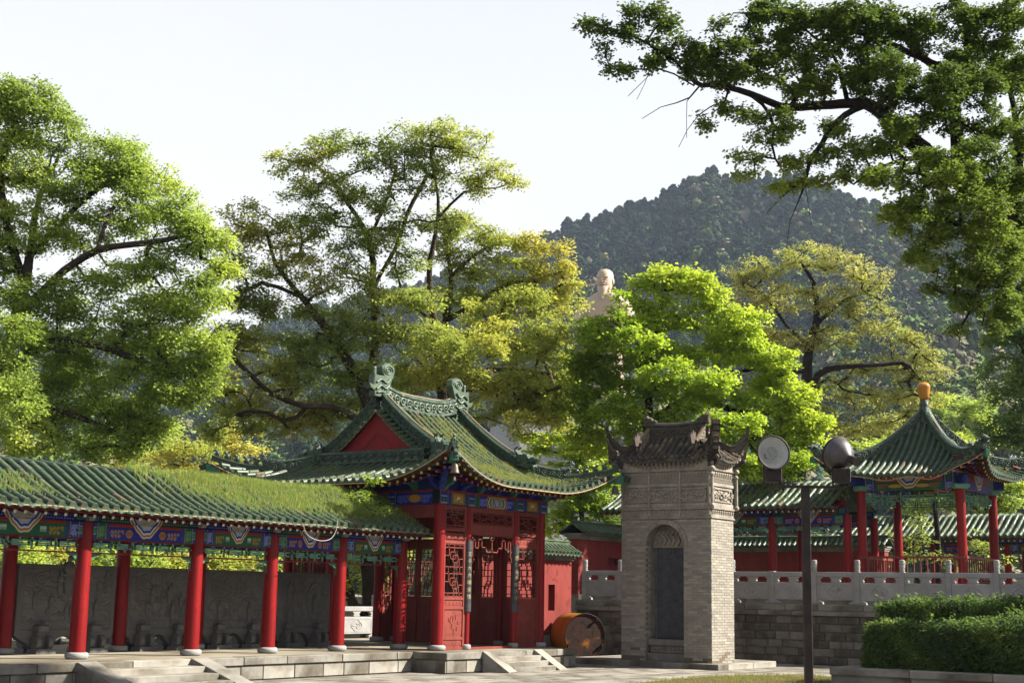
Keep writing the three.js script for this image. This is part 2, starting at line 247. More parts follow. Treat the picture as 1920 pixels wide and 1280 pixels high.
function grass(name, label, n, fn, h0, h1, seed, tint = [[.8, 1, .8], [1.1, 1.1, .9], [1.35, 1.1, .9]]) {
  const f = rng(seed), ms = [], cs = [];
  for (let i = 0; i < n; i++) { const p = fn(f(), f(), f); if (!p) continue; const h = rr(h0, h1, f) * (p.k ?? 1); ms.push(M4().compose(p.p ?? p, new THREE.Quaternion().setFromEuler(new THREE.Euler(rr(-.25, .25, f), f() * 6.28, rr(-.25, .25, f))), V3(h * 1.1, h, h * 1.1))); const t = tint[f() * tint.length | 0], q = rr(.75, 1.2, f); cs.push(new THREE.Color().setRGB(t[0] * q, t[1] * q, t[2] * q)); }
  const o = new THREE.InstancedMesh(bladeGeo, grassMat, ms.length); ms.forEach((m, i) => { o.setMatrixAt(i, m); o.setColorAt(i, cs[i]); });
  o.name = numbered(name); o.castShadow = o.receiveShadow = true; scene.add(o); return tag(o, label, 'grass', null, 'stuff');
}

// ---------------------------------------------------------------- painted timber (flat paint on beams)
const GOLD = '#b8862c', GRN = '#1f5a3c', BLU = '#1d2c86', REDP = '#8e2b1c', WHT = '#c9c4b6';
function scrollPaint(g, x, y, w, h, col, s = 1) { g.strokeStyle = col; g.lineWidth = Math.max(2, h * .06); const f = rng(s * 13 + 5); for (let i = 0; i < 7; i++) { const cx = x + (.12 + .76 * (i % 4) / 3) * w, cy = y + (i < 4 ? .32 : .7) * h, r = h * .16; g.beginPath(); for (let a = 0; a < 9; a += .5) { const q = r * (1 - a / 11); g.lineTo(cx + q * Math.cos(a + i), cy + q * Math.sin(a + i)); } g.stroke(); g.beginPath(); g.moveTo(cx - r, cy); g.lineTo(cx + rr(-1.5, 1.5, f) * r, cy + r * 1.6); g.stroke(); } }
function dots(g, x, y, w, h, bg, fg, n) { g.fillStyle = bg; g.fillRect(x, y, w, h); g.fillStyle = fg; const v = h > w; const L = v ? h : w, c = v ? w : h; for (let i = 0; i < n; i++) { g.beginPath(); g.arc(x + (v ? c / 2 : (i + .5) * L / n), y + (v ? (i + .5) * L / n : c / 2), c * .3, 0, 7); g.fill(); } }
function cloudShape(g, cx, cy, w, h, k) { g.beginPath(); const n = 40; for (let i = 0; i <= n; i++) { const t = i / n, x = cx + (t - .5) * w * k, b = Math.sin(Math.PI * Math.min(1, Math.max(0, t))), y = cy + h * k * (Math.pow(b, .8)) + 5 * Math.cos(t * 30); i ? g.lineTo(x, y) : g.moveTo(x, y); } g.closePath(); }
function cartouche(g, cx, top, w, h, s) { // hanging half-round picture with layered borders
  [[1, '#c8b48c'], [.93, '#8a5a24'], [.87, '#d0ccc0'], [.8, '#26358f'], [.72, '#9aa7c8'], [.65, '#b9b4a4']].forEach(([k, c]) => { g.fillStyle = c; cloudShape(g, cx, top, w, h, k); g.fill(); });
  const f = rng(s * 31 + 2); g.save(); cloudShape(g, cx, top, w, h, .64); g.clip(); for (let i = 0; i < 26; i++) { g.strokeStyle = ['#5c6a58', '#7d7a6a', '#8d4a3a', '#48566a'][i % 4]; g.lineWidth = 2 + 4 * f(); g.beginPath(); const x = cx + (f() - .5) * w * .6, y = top + f() * h * .6; g.moveTo(x, y); g.quadraticCurveTo(x + 30 * (f() - .5), y + 10, x + 60 * (f() - .5), y + 24 * (f() - .3)); g.stroke(); } g.restore();
}
function weather(g, w, h, s) { const f = rng(s); for (let i = 0; i < 900; i++) { g.fillStyle = f() < .6 ? 'rgba(20,16,14,.12)' : 'rgba(190,180,160,.10)'; g.fillRect(f() * w, f() * h, 1 + f() * 9, 1 + f() * 2.5); } }
function beamPaint(kind, s) { // lower beam of a corridor bay
  return canvasTex(1024, 128, (g, w, h) => {
    const bg = kind ? BLU : GRN; g.fillStyle = bg; g.fillRect(0, 0, w, h); g.fillStyle = REDP; g.fillRect(0, 0, w, 26);
    for (const x of [0, w - 150]) { const L = x === 0; g.fillStyle = '#22407c'; g.fillRect(x, 0, 150, h); g.fillStyle = kind ? GRN : '#2b2f7c'; g.fillRect(x + 50, 0, 60, h); scrollPaint(g, x + 52, 4, 56, h - 8, kind ? '#58885c' : '#7a86c0', s); dots(g, x + (L ? 112 : 32), 0, 14, h, '#141414', '#d8b850', 9); dots(g, x + (L ? 34 : 112), 0, 14, h, '#141414', '#c9c4b6', 9); g.fillStyle = '#2c7a58'; g.fillRect(L ? 0 : w - 30, h * .35, 30, h * .3); g.fillStyle = WHT; for (let i = 0; i < 4; i++) { g.fillRect((L ? 2 : w - 28) + i * 7, h * .25, 4, 8); g.fillRect((L ? 2 : w - 28) + i * 7, h * .68, 4, 8); } }
    scrollPaint(g, 165, 34, 130, 86, GOLD, s + 1); scrollPaint(g, w - 295, 34, 130, 86, GOLD, s + 2);
    g.fillStyle = kind ? '#a8703c' : '#9aa896'; for (const x of [345, w - 345]) { g.beginPath(); kind ? g.arc(x, 78, 34, 0, 7) : g.rect(x - 28, 52, 56, 24); g.fill(); } for (const x of [345, w - 345]) { g.strokeStyle = kind ? '#5a2c18' : '#cdd4c8'; g.lineWidth = 4; for (let i = 0; i < 5; i++) { g.beginPath(); g.moveTo(x - 20 + i * 10, 60); g.lineTo(x - 24 + i * 12, 96); g.stroke(); } }
    cartouche(g, w / 2, -126, 380, 238, s); weather(g, w, h, s + 40);
  });
}
function upperPaint(kind, s) { // purlin and board above the beam
  return canvasTex(1024, 96, (g, w, h) => {
    g.fillStyle = kind ? '#26405c' : BLU; g.fillRect(0, 0, w, h); for (let j = 0; j < 2; j++) dots(g, 0, 34 + j * 28, w, 24, kind ? '#1f3d34' : '#1a2270', kind ? '#7c8a50' : '#6f7cc4', 46); g.fillStyle = '#243f30'; g.fillRect(0, 0, w, 26);
    for (const x of [0, w - 110]) { g.fillStyle = '#12305a'; g.fillRect(x, 0, 110, h); g.strokeStyle = '#57906a'; g.lineWidth = 7; g.strokeRect(x + 20, 20, 66, 52); g.strokeRect(x + 38, 36, 30, 20); }
    cartouche(g, w / 2, -30, 380, 238, s); weather(g, w, h, s + 80);
  });
}
// ---------------------------------------------------------------- ground, plaza, platforms
const P0 = .42; // height of the hall platform
{
  const g = new THREE.PlaneGeometry(3600, 3600, 1, 1).rotateX(-Math.PI / 2).translate(400, -.06, -400); boxUV(g);
  tag(mesh('ground', boxUV(g), std(lin(.10, .105, .055), 1, { map: rep(T.rough, .05) })), 'dark earth and grass ground beyond the paved court', 'ground', null, 'structure');
}
{
  const plaza = thing('plaza_paving', 'pale grey stone slab paving of the open court', 'paving', null, 'structure');
  mesh('bed', span(-30, 35.75, -.05, -.012, -30, 30), std(lin(.2, .19, .17), .95, { map: rep(T.rough, .5) }), plaza);
  const ms = [[.37, .35, .32, 0], [.33, .315, .29, .3], [.41, .385, .35, .6], [.35, .325, .295, .8]].map(([r, g, b, k]) => std(lin(r, g, b), .85, { map: rep(T.stain, .5, k, k * .6), bumpMap: rep(T.grain, 1), bumpScale: .004 }));
  const list = [], f = rng(11), geo = [cbox(.985, .04, .485, .006), cbox(.485, .04, .485, .006)];
  for (let z = -20.25, row = 0; z < -3; z += .5, row++) for (let x = 11 + (row % 2) * .5; x < 35.7; x += 1) {
    if (x < 28.8 && z < -18.5 && x > 10) { if (x > 14 && z < -19.4) continue; if (x > 24.2 && x < 29.2) continue; }
    if (x + .5 > 35.7) continue;
    const c = V3(x, 0, z).sub(EYE), d = c.dot(fwd), v = Math.abs(c.dot(camRight) / d * LENS) < 1000 && c.dot(camUp) / d * LENS > -680;
    list.push({ g: geo[0], m: place(x, -.02 + rr(-.0025, .0025, f), z, rr(-.004, .004, f), 1, rr(-.002, .002, f)), mat: ms[f() * 4 | 0], pri: v ? 1 / d + 1 : 0 });
  }
  pieces(plaza, 'paving_slab', list, 300);
  const gv = thing('grass_verge', 'strip of dry short grass and soil at the edge of the court', 'verge', null, 'structure');
  // verge between the court and the foreground planter
  const sh = [[23, -13.9], [26.4, -14.15], [28.4, -13.85], [29.3, -12.9], [29.2, -11.9], [27.6, -10.9], [24, -11.2]];
  mesh('soil', boxUV(extrude(sh.map(([x, z]) => [x, -z]), .05, .01).rotateX(-Math.PI / 2)), std(lin(.13, .10, .06), 1, { map: rep(T.rough, .8) }), gv);
  const inside = (x, z) => { let c = false; for (let i = 0, j = sh.length - 1; i < sh.length; j = i++) if ((sh[i][1] > z) !== (sh[j][1] > z) && x < (sh[j][0] - sh[i][0]) * (z - sh[i][1]) / (sh[j][1] - sh[i][1]) + sh[i][0]) c = !c; return c; };
  grass('verge_grass', 'thin dry grass on the soil strip before the brick pier', 5200, (u, v) => { const x = 23 + u * 6.4, z = -14.2 + v * 3.4; return inside(x, z) ? V3(x, .06, z) : null; }, .03, .09, 5, [[.9, .9, .8], [1.3, 1, .8], [1.2, .8, .7]]);
}
function copedPlatform(name, label, x0, x1, z0, z1, h, edges, floorMat = M.floor) { // edges: [x0,z0,x1,z1, nx, nz]
  const t = thing(name, label, 'platform', null, 'structure'), f = rng(name.length * 7 + x0 * 3 | 0), mats = [M.stone, M.stoneB, M.stoneC];
  mesh('core', span(x0 + .3, x1 - .05, -.02, h - .01, z0 + .05, z1 - .3), M.mortar, t);
  mesh('floor', span(x0 + .28, x1 - .02, h - .04, h - .004, z0 + .02, z1 - .28), floorMat, t);
  const list = [], cap = [];
  for (const [a, b, c, d, nx, nz] of edges) {
    const L = Math.hypot(c - a, d - b), ux = (c - a) / L, uz = (d - b) / L, ry = Math.atan2(nx, nz);
    let s = 0; while (s < L - .02) { let l = Math.min(rr(1.1, 1.75, f), L - s); if (L - s - l < .5) l = L - s; cap.push({ g: cbox(l - .008, .15, .34, .012), m: place(a + ux * (s + l / 2) - nx * .165, h - .075 + rr(-.003, .003, f), b + uz * (s + l / 2) - nz * .165, ry), mat: mats[f() * 3 | 0] }); s += l; }
    s = 0; while (s < L - .02) { let l = Math.min(rr(.55, 1.0, f), L - s); if (L - s - l < .3) l = L - s; list.push({ g: cbox(l - .01, h - .155, .26, .012), m: place(a + ux * (s + l / 2) - nx * (.17 + rr(0, .012, f)), (h - .155) / 2, b + uz * (s + l / 2) - nz * .17, ry), mat: mats[f() * 3 | 0] }); s += l; }
  }
  pieces(t, 'coping_stone', cap); pieces(t, 'facing_stone', list);
  return t;
}
copedPlatform('corridor_platform', 'long low stone platform under the covered corridor', 6, 24.2, -24.2, -19.68, P0, [[6, -19.68, 15.4, -19.68, 0, 1], [15.4, -19.68, 24.16, -19.68, 0, 1]]);
copedPlatform('gate_platform', 'raised pale stone platform under the gate hall', 24.17, 29.25, -25.6, -18.78, P0, [[24.17, -18.78, 29.25, -18.78, 0, 1], [24.17, -19.66, 24.17, -18.8, -1, 0], [29.25, -18.8, 29.25, -24, 1, 0]]);
function stairs(label, x0, x1, zTop, n, run, ramp, lip) {
  const t = thing('stone_steps', label, 'steps', 'flights of stone steps'); const h = P0 / n;
  for (let i = 0; i < n - 1; i++) mesh('step', span(x0 + ramp, x1 - ramp, -.02, P0 - h * (i + 1), zTop + run * i, zTop + run * (i + 1) + .02, .012), [M.stoneC, M.stone, M.stoneB][i % 3], t);
  for (const [a, b] of [[x0, x0 + ramp], [x1 - ramp, x1]]) { const L = run * (n - 1) + lip; const g = extrude([[0, -.02], [L, -.02], [L, .02], [0, P0 + .012]], b - a - .006, .004).rotateY(-Math.PI / 2).translate(b - .003, 0, zTop + .004); mesh('ramp_stone', boxUV(g), M.stone, t); }
  return t;
}
stairs('wide stone steps with sloping side stones before the corridor', 15.42, 18.3, -19.67, 4, .36, .4, .2);
stairs('short stone steps up to the couplet doorway of the gate hall', 25.43, 27.72, -18.77, 4, .2, .32, .1);
// ---------------------------------------------------------------- covered corridors
function latticeStrip(w, h) { // hanging fret between columns, centred, made of thin bars
  const s = [], n = Math.max(3, Math.round(w / .52)), u = w / n, y0 = -h / 2 + .02, y1 = h / 2 - .02;
  for (let i = 0; i < n; i++) { const x = -w / 2 + i * u, a = .33 * h, lo = y0 + a * .75, hi = y1 - a * .75; s.push([x, y0, x, y1]); if (i % 2) { s.push([x, hi, x + u * .8, hi], [x + u * .2, lo, x + u, lo], [x + u * .2, lo, x + u * .2, hi], [x + u * .8, lo, x + u * .8, hi], [x + u * .35, hi, x + u * .35, y1], [x + u * .65, y0, x + u * .65, lo], [x + u * .2, 0, x + u * .8, 0]); } else { s.push([x + u * .12, lo, x + u * .88, lo], [x + u * .12, hi, x + u * .88, hi], [x + u * .12, lo, x + u * .12, hi], [x + u * .88, lo, x + u * .88, hi], [x, 0, x + u * .12, 0], [x + u * .88, 0, x + u, 0], [x + u * .5, y0, x + u * .5, lo], [x + u * .5, hi, x + u * .5, y1], [x + u * .12, .0, x + u * .6, 0]); } }
  return bars(s, .029, .03);
}
const pedestalGeo = lathe([[0, 0], [.17, 0], [.195, .02], [.205, .06], [.195, .1], [.165, .115], [0, .115]], 20);
function frontUV(g, x0, x1, y0, y1) { const p = g.attributes.position, uv = g.attributes.uv; for (let i = 0; i < p.count; i++) uv.setXY(i, (p.getX(i) - x0) / (x1 - x0), (p.getY(i) - y0) / (y1 - y0)); return g; }
const paintA = [], paintU = [];
for (const k of [0, 1]) for (const s of [1, 2]) { paintA.push(std(lin(1, 1, 1), .6, { map: beamPaint(k, s + k * 5) })); paintU.push(std(lin(.9, .9, .9), .65, { map: upperPaint(k, s + k * 5) })); }
const rafterGeo = (() => { const b = plain(new THREE.BoxGeometry(.055, .055, .62).translate(0, 0, -.31)), e = plain(new THREE.BoxGeometry(.057, .057, .012).translate(0, 0, .007)); return mergeGeometries([b, e], true); })();
const beamEndGeo = box(.13, .15, .12, 0, 0, 0, .012);
const rafterM = [M.rafter, M.rafterWhite], rafterY = [M.rafter, M.rafterYellow];
// local frame: runs along +x, open front towards +z, floor at y = 0
function corridor({ label, cols, depth = 2.1, x0, x1, pos, turn = 0, seed = 1, dense = true, back = true, kinds = 0, colR = .145, group }) {
  const t = thing('covered_corridor', label, 'corridor', group), f = rng(seed), H = { lat0: 1.84, lat1: 2.08, beam: 2.36, up: 2.56, eave: 2.60, ridge: 3.44 }, ov = .78, mid = -depth / 2;
  t.position.set(...pos); t.rotation.y = turn;
  const colGeo = cyl(colR, colR * .9, H.lat1 - .1 + .28, 0, .1, 0, 22);
  for (const z of back ? [0, -depth] : [0]) cols.forEach(x => { const c = mesh('column', colGeo, M.red, t); c.position.set(x, 0, z); mesh('pedestal', pedestalGeo, M.pale, c); });
  for (const z of back ? [.0, -depth] : [.0]) for (let i = 0; i + 1 < cols.length; i++) {
    const a = cols[i] + colR * .8, b = cols[i + 1] - colR * .8, w = b - a, k = (i + kinds) % 2, q = k * 2 + (i >> 1) % 2;
    const bm = mesh('painted_beam', frontUV(plain(new THREE.BoxGeometry(w, H.beam - H.lat1 - .006, .15)), -w / 2, w / 2, -.14, .14), paintA[q], t); bm.position.set((a + b) / 2, (H.beam + H.lat1) / 2, z);
    const cu = cols[i + 1] - cols[i] - .01; const ub = mesh('painted_purlin', frontUV(plain(new THREE.BoxGeometry(cu, H.up - H.beam - .004, .12)), -cu / 2, cu / 2, -.1, .1), paintU[q], t); ub.position.set((a + b) / 2, (H.up + H.beam) / 2, z);
    if (z < 0) continue;
    const lt = mesh('lattice', latticeStrip(w, H.lat1 - H.lat0 - .02), M.teal, t); lt.position.set((a + b) / 2, (H.lat0 + H.lat1) / 2, z);
    mesh('rail', merge([span(a, b, H.lat0 - .025, H.lat0, z - .025, z + .025), span(a, b, H.lat1 - .028, H.lat1 - .003, z - .03, z + .03)]), M.railRed ??= std(lin(.17, .025, .02), .6), lt).position.set(-(a + b) / 2, -(H.lat0 + H.lat1) / 2, -z);
    for (const [x, s] of [[a, 1], [b, -1]]) { const g = extrude([[0, 0], [.26 * s, 0], [.2 * s, -.035], [.12 * s, -.05], [.08 * s, -.09], [.035 * s, -.1], [.025 * s, -.24], [0, -.24]], .03); const br = mesh('bracket', boxUV(g), M.tealDark, t); br.position.set(x, H.lat0 - .026, z - .015); }
  }
  if (dense) cols.forEach(x => { const e = mesh('beam_end', beamEndGeo, M.paleB, t); e.position.set(x, H.beam + .1, .12); });
  // roof
  const prof = s => { const k = s < .82 ? s / .82 : 1; return H.eave + (H.ridge - H.eave) * (.72 * k + .28 * k * k) * (s < .82 ? .93 : .93 + .07 * Math.sin((s - .82) / .18 * Math.PI / 2)); };
  const zE = ov, row = (x, sgn) => { const c = []; for (let i = 0; i <= 8; i++) { const s = i / 8; c.push(V3(x, prof(s), mid + sgn * (zE - mid) * (1 - s))); } return c; };
  const rows = [], rowsB = [], sp = .228; for (let x = x0; x <= x1; x += sp) { rows.push({ curve: row(x, 1), side: V3(-1, 0, 0), drip: -sp, pri: 2 }); rowsB.push({ curve: row(x, -1), side: V3(1, 0, 0), drip: sp, pri: -2 }); }
  mesh('roof_bed', roofBed(rows, 9), M.pan, t); mesh('roof_bed', roofBed(rowsB.slice().reverse(), 9), M.pan, t);
  const out = [], dr = [];
  tileRows(rows, .33, out, glaze, f, true, dr); tileRows(rowsB, .33, out, glaze, f, true, dr);
  pieces(t, 'cover_tile', out, dense ? 300 : 160); pieces(t, 'drip_tile', dr.filter(d => d.pri > 0), dense ? 80 : 40);
  // rafters under the eave
  const rl = []; const sl = .3; for (let x = x0 + .04, i = 0; x < x1; x += .2, i++) rl.push({ g: rafterGeo, m: place(x, H.eave - .165, ov - .13, 0, V3(.85, .85, 1), sl), mat: rafterM });
  rl.forEach(q => { const o = mesh('rafter', q.g, q.mat, t); q.m.decompose(o.position, o.quaternion, o.scale); });
  mesh('eave_board', merge([span(x0 - .05, x1 + .05, H.eave - .125, H.eave - .05, ov - .09, ov - .05), span(x0 - .05, x1 + .05, H.eave - .07, H.eave + .2, ov - .75, ov - .71)]), M.rafter, t);
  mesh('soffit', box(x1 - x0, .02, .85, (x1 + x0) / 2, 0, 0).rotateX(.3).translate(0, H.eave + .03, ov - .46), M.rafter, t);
  return { t, prof, mid, zE };
}
const corrX = [13.62, 16.28, 18.9, 20.92, 22.98, 25.02];
const left = corridor({ label: 'long green tiled corridor with red columns beside the gate hall', cols: corrX.map(x => x), x0: 11.5, x1: 25.1, pos: [0, P0, -20.8], seed: 4, kinds: 0 });
// cable lying along the corridor eave
tag(mesh('light_cable', tube(Array.from({ length: 24 }, (_, i) => V3(11.4 + i * .59, P0 + 2.545 + .012 * Math.sin(i * 2.3), -20.8 + .775)), .011, 5, 140), M.cable), 'thin tan light cable along the corridor eave', 'cable', 'light cables on the roofs');
tag(mesh('loose_wire', tube([V3(20.9, 2.98, -19.96), V3(21.0, 2.78, -19.94), V3(21.35, 2.66, -19.93), V3(21.72, 2.72, -19.93), V3(21.9, 2.95, -19.95), V3(21.93, 3.12, -19.97)], .008, 5, 40), M.wire), 'loose pale wire sagging from the corridor eave', 'wire');
const roofPoint = (c, x, s, off = 0) => V3(x, P0 + c.prof(s) + off, -20.8 + c.mid + (c.zE - c.mid) * (1 - s));
const cn = (x, y, s) => pnoise(x, y, 4096, s);
grass('corridor_roof_grass', 'thick bright green grass growing over the corridor roof tiles', 30000, (u, v, f) => {
  const x = 11.6 + u * 13.6, s = .1 + v * 1.0; if (s > 1.08) return null;
  const main = x > 17.7 ? Math.min(1, (x - 17.7) / 1.6) : 0, low = .62 - Math.min(.5, Math.max(0, (x - 17.7) * .17)) + .16 * (cn(x * 1.3, 1, 5) - .5);
  let d = main * (s > low ? 1 : s > low - .12 ? .35 : 0); const n = cn(x * 2.1, s * 3, 9);
  if (x < 15.4 && s > .22 && s < .62) d = Math.max(d, (n > .46 ? .55 : .1)); if (x >= 15.4 && x < 18 && n > .66 && s > .2 && s < .8) d = Math.max(d, .4); if (x > 24.4) d *= .5; d *= n > .3 ? 1 : .45;
  return f() < d ? { p: roofPoint(left, x, Math.min(1, s), -.0 - (s > 1 ? .02 : 0)), k: (.55 + .75 * cn(x * 1.7, s * 2.5, 31)) * (s < low + .1 ? .6 : 1) } : null;
}, .07, .2, 17);
// stone relief screens standing in the rear bays
const reliefBump = texture(512, (u, v) => { let h = .35 + .3 * fbm(u, v, 6, 4, 91); const q = Math.sin((fbm(u, v, 5, 3, 44) * 9 + u * 4) * 3.1); h += .28 * Math.max(0, q); const e = Math.min(u, 1 - u, v, 1 - v); if (e < .035) h = e < .012 || e > .028 ? .75 : .35; if (Math.abs(v - .16) < .008 || (Math.abs(u - .5) < .006 && v > .16)) h = 0; return h; }, 1, false);
const drumGeo = plain(new THREE.CylinderGeometry(.115, .115, .1, 18).rotateZ(Math.PI / 2));
function reliefFigures(w, h, f, kind) { // raised carving: medallions, standing figures, drifting clouds
  const g = [];
  const person = (x, y, s) => { g.push(ball(.045 * s, x, y + .36 * s, .02, 1, 1.15, .7), ball(.1 * s, x, y + .22 * s, .015, 1, 1.1, .35), ball(.09 * s, x, y + .02 * s, .01, .95, 2.0, .35), ball(.05 * s, x + .08 * s, y + .18 * s, .02, 1.3, .6, .5), ball(.045 * s, x - .07 * s, y + .13 * s, .02, 1.2, .7, .5)); };
  if (kind === 0) { person(-.02, .28, 1.35); person(-.2, .2, .8); for (let i = 0; i < 7; i++) person(rr(-w * .42, w * .42, f), rr(-.35, -.05, f), rr(.45, .75, f)); }
  if (kind === 1) { for (let i = 0; i < 9; i++) person(rr(-w * .42, w * .42, f), rr(-.32, .35, f), rr(.4, .7, f)); for (let i = 0; i < 6; i++) g.push(plain(new THREE.TorusGeometry(.1 + i * .045, .012, 4, 18, Math.PI).translate(.45, -.35, .005))); }
  if (kind >= 2) { const els = kind === 2 ? [[-.45, -.15, .3, .2], [.42, -.2, .34, .26]] : [[-.42, .3, .16, .22], [-.42, -.28, .16, .22], [.42, 0, .27, .42]]; for (const [x, y, a, b] of els) { g.push(plain(new THREE.TorusGeometry(1, .05, 5, 28).scale(a, b, .3).translate(x, y, .004))); person(x, y - .16, .8); } for (let i = 0; i < 5; i++) g.push(box(w * .3, .012, .02, -w * .25, .1 + i * .07, .004)); }
  for (let i = 0; i < 34; i++) { const x = rr(-w * .46, w * .46, f), y = rr(-.42, .5, f), r = rr(.025, .06, f); g.push(plain(new THREE.TorusGeometry(r, r * .3, 4, 9, rr(3, 6, f)).rotateZ(f() * 6).translate(x, y, .002))); }
  return merge(g);
}
function reliefScreen(x0, x1, kind, label) {
  const t = thing('relief_screen', label, 'stone screen', 'stone relief screens in the corridor'), w = x1 - x0, f = rng(kind * 9 + 3); t.position.set((x0 + x1) / 2, P0, -22.9);
  const pts = [[-w / 2, .34], [-w / 2 + .1, .27], [-w / 2 + .16, .24]];
  const feet = w > 2.3 ? [-.36, .12] : [-.3, .2]; const fx = [-w * .27, w * .27];
  for (const c of fx) { pts.push([c - .26, .2], [c - .18, .12], [c + .18, .12], [c + .26, .2]); if (c < 0) pts.push([-.12, .3], [0, .33], [.12, .3]); }
  pts.push([w / 2 - .16, .24], [w / 2 - .1, .27], [w / 2, .34], [w / 2, 1.63], [-w / 2, 1.63]);
  const sl = mesh('slab', boxUV(extrude(pts, .14, .012).translate(0, 0, -.07)), M.slab, t);
  const m = M.slabRelief ??= std(lin(.16, .155, .15), .75, { map: rep(T.soft, .6), bumpMap: reliefBump, bumpScale: .05 });
  const face = plain(new THREE.PlaneGeometry(w - .08, 1.18)); mesh('carved_face', face, m, t).position.set(0, 1.0, .0865);
  mesh('carving', reliefFigures(w - .14, 1.1, f, kind), M.slab, t).position.set(0, 1.0, .088);
  for (const c of fx) for (const z of [.2, -.2]) { const ft = mesh('foot', boxUV(merge([span(c - .1, c + .1, .06, .46, Math.min(0, z) + .02, Math.max(0, z) - .02, .015), extrude([[-.22, 0], [.22, 0], [.2, .09], [-.2, .09]], .3).translate(c, 0, z - .15), box(.24, .14, .2, c, .46, z * .85, .03)])), M.slab, t); for (const q of [-.13, .13]) { const d = mesh('drum', drumGeo, M.slab, ft); d.scale.set(1, 1.15, 1); d.position.set(c + q, .2, z); } }
}
reliefScreen(13.9, 16.0, 3, 'carved stone relief screen farthest from the gate hall, cut by the picture edge');
reliefScreen(16.45, 18.68, 0, 'carved stone relief screen with a large standing figure, behind the first steps');
reliefScreen(18.98, 20.72, 1, 'carved stone relief screen with crowded small figures and wave lines');
reliefScreen(21.0, 22.84, 2, 'carved stone relief screen with two wide ovals under lines of carving');
reliefScreen(23.06, 24.9, 3, 'carved stone relief screen with tall oval medallions, next to the gate hall');
// ---------------------------------------------------------------- roof over a rectangle with upturned corners
// eave rectangle centre (cx, cz), half sizes hx, hz; prof(e) height at distance e from the eave
function hipRoof({ cx, cz, hx, hz, prof, rise, reach, spread = .2, decay = 2 }) {
  const lift = (c, e) => { const q = Math.max(0, 1 - c / reach); return [rise * q * q * Math.max(0, 1 - e / decay), spread * q * q * Math.max(0, 1 - e / decay)]; };
  // side: 'f' +z, 'b' -z, 'l' -x, 'r' +x; t lateral offset from the centre, e from the eave
  const pt = (side, t, e) => {
    const half = side === 'f' || side === 'b' ? hx : hz, c = Math.max(0, half - Math.abs(t)), [dy, ds] = lift(Math.max(c, 0), e), y = prof(e) + dy, tt = t + Math.sign(t) * ds * .5;
    if (side === 'f') return V3(cx + tt, y, cz + hz - e + ds); if (side === 'b') return V3(cx + tt, y, cz - hz + e - ds);
    if (side === 'l') return V3(cx - hx + e - ds, y, cz + tt); return V3(cx + hx - e + ds, y, cz + tt);
  };
  const rows = (side, emax, sp, pri, n = 8) => { const half = side === 'f' || side === 'b' ? hx : hz, out = [], cnt = Math.round(2 * half / sp), dir = { f: V3(-1, 0, 0), b: V3(1, 0, 0), l: V3(0, 0, -1), r: V3(0, 0, 1) }[side]; for (let i = 0; i <= cnt; i++) { const t = -half + 2 * half * i / cnt, em = emax(t); if (em < .12) continue; const c = []; for (let k = 0; k <= n; k++) c.push(pt(side, t, em * k / n)); out.push({ curve: c, side: dir, drip: (side === 'f' || side === 'r') ? -sp : sp, pri, t }); } if (side === 'f' || side === 'r') { } return out; };
  const hip = (sx, sz, e0, e1, n = 12) => Array.from({ length: n + 1 }, (_, i) => { const e = e0 + (e1 - e0) * i / n, p = pt(sz > 0 ? 'f' : 'b', sx * (hx - e), e); return p; });
  return { pt, rows, hip, lift };
}
function eaveTrim(t, roof, sides, halfOf, cnt) { // rafters with painted ends and the eave board following the curve
  for (const side of sides) {
    const half = halfOf(side), pts = []; const n = 30;
    for (let i = 0; i <= n; i++) pts.push(roof.pt(side, -half + 2 * half * i / n, .05).add(V3(0, -.085, 0)));
    const w = tube(pts, .022, 5, 60); mesh('eave_board', w, M.rafter, t);
    const k = Math.round(2 * half / cnt);
    for (let i = 1; i < k; i++) {
      const tt = -half + 2 * half * i / k, a = roof.pt(side, tt, .1), b = roof.pt(side, tt * .93, .8), z = a.clone().sub(b).normalize(), x = V3(0, 1, 0).cross(z).normalize(), y = V3().crossVectors(z, x);
      const o = mesh('rafter', rafterGeo, rafterY, t); basis(x, y, z, a.clone().addScaledVector(y, -.15)).decompose(o.position, o.quaternion, o.scale);
      const a2 = roof.pt(side, tt, .34).addScaledVector(y, -.2), o2 = mesh('round_rafter', roundRafter, [M.rafter, M.blueDot], t); basis(x, y, z, a2).decompose(o2.position, o2.quaternion, o2.scale);
    }
  }
}
const roundRafter = mergeGeometries([plain(new THREE.CylinderGeometry(.032, .032, .6, 8).rotateX(Math.PI / 2).translate(0, 0, -.3)), plain(new THREE.SphereGeometry(.034, 8, 6).scale(1, 1, .4).translate(0, 0, .004))], true);
function bellThing(p, label, s = 1) {
  const t = thing('wind_bell', label, 'bell', 'bronze wind bells under the roof corners'); t.position.copy(p); t.scale.setScalar(s);
  mesh('bell_body', lathe([[0, 0], [.03, -.005], [.05, -.03], [.06, -.09], [.075, -.15], [.085, -.17], [.07, -.17], [.05, -.09], [.02, -.03], [0, -.03]], 12), M.bell, t); mesh('hanger', cyl(.006, .006, .16, 0, -.01, 0, 6), M.bell, t); mesh('clapper', merge([cyl(.004, .004, .15, 0, -.24, 0, 5), box(.05, .06, .008, 0, -.26, 0)]), M.bell, t);
}

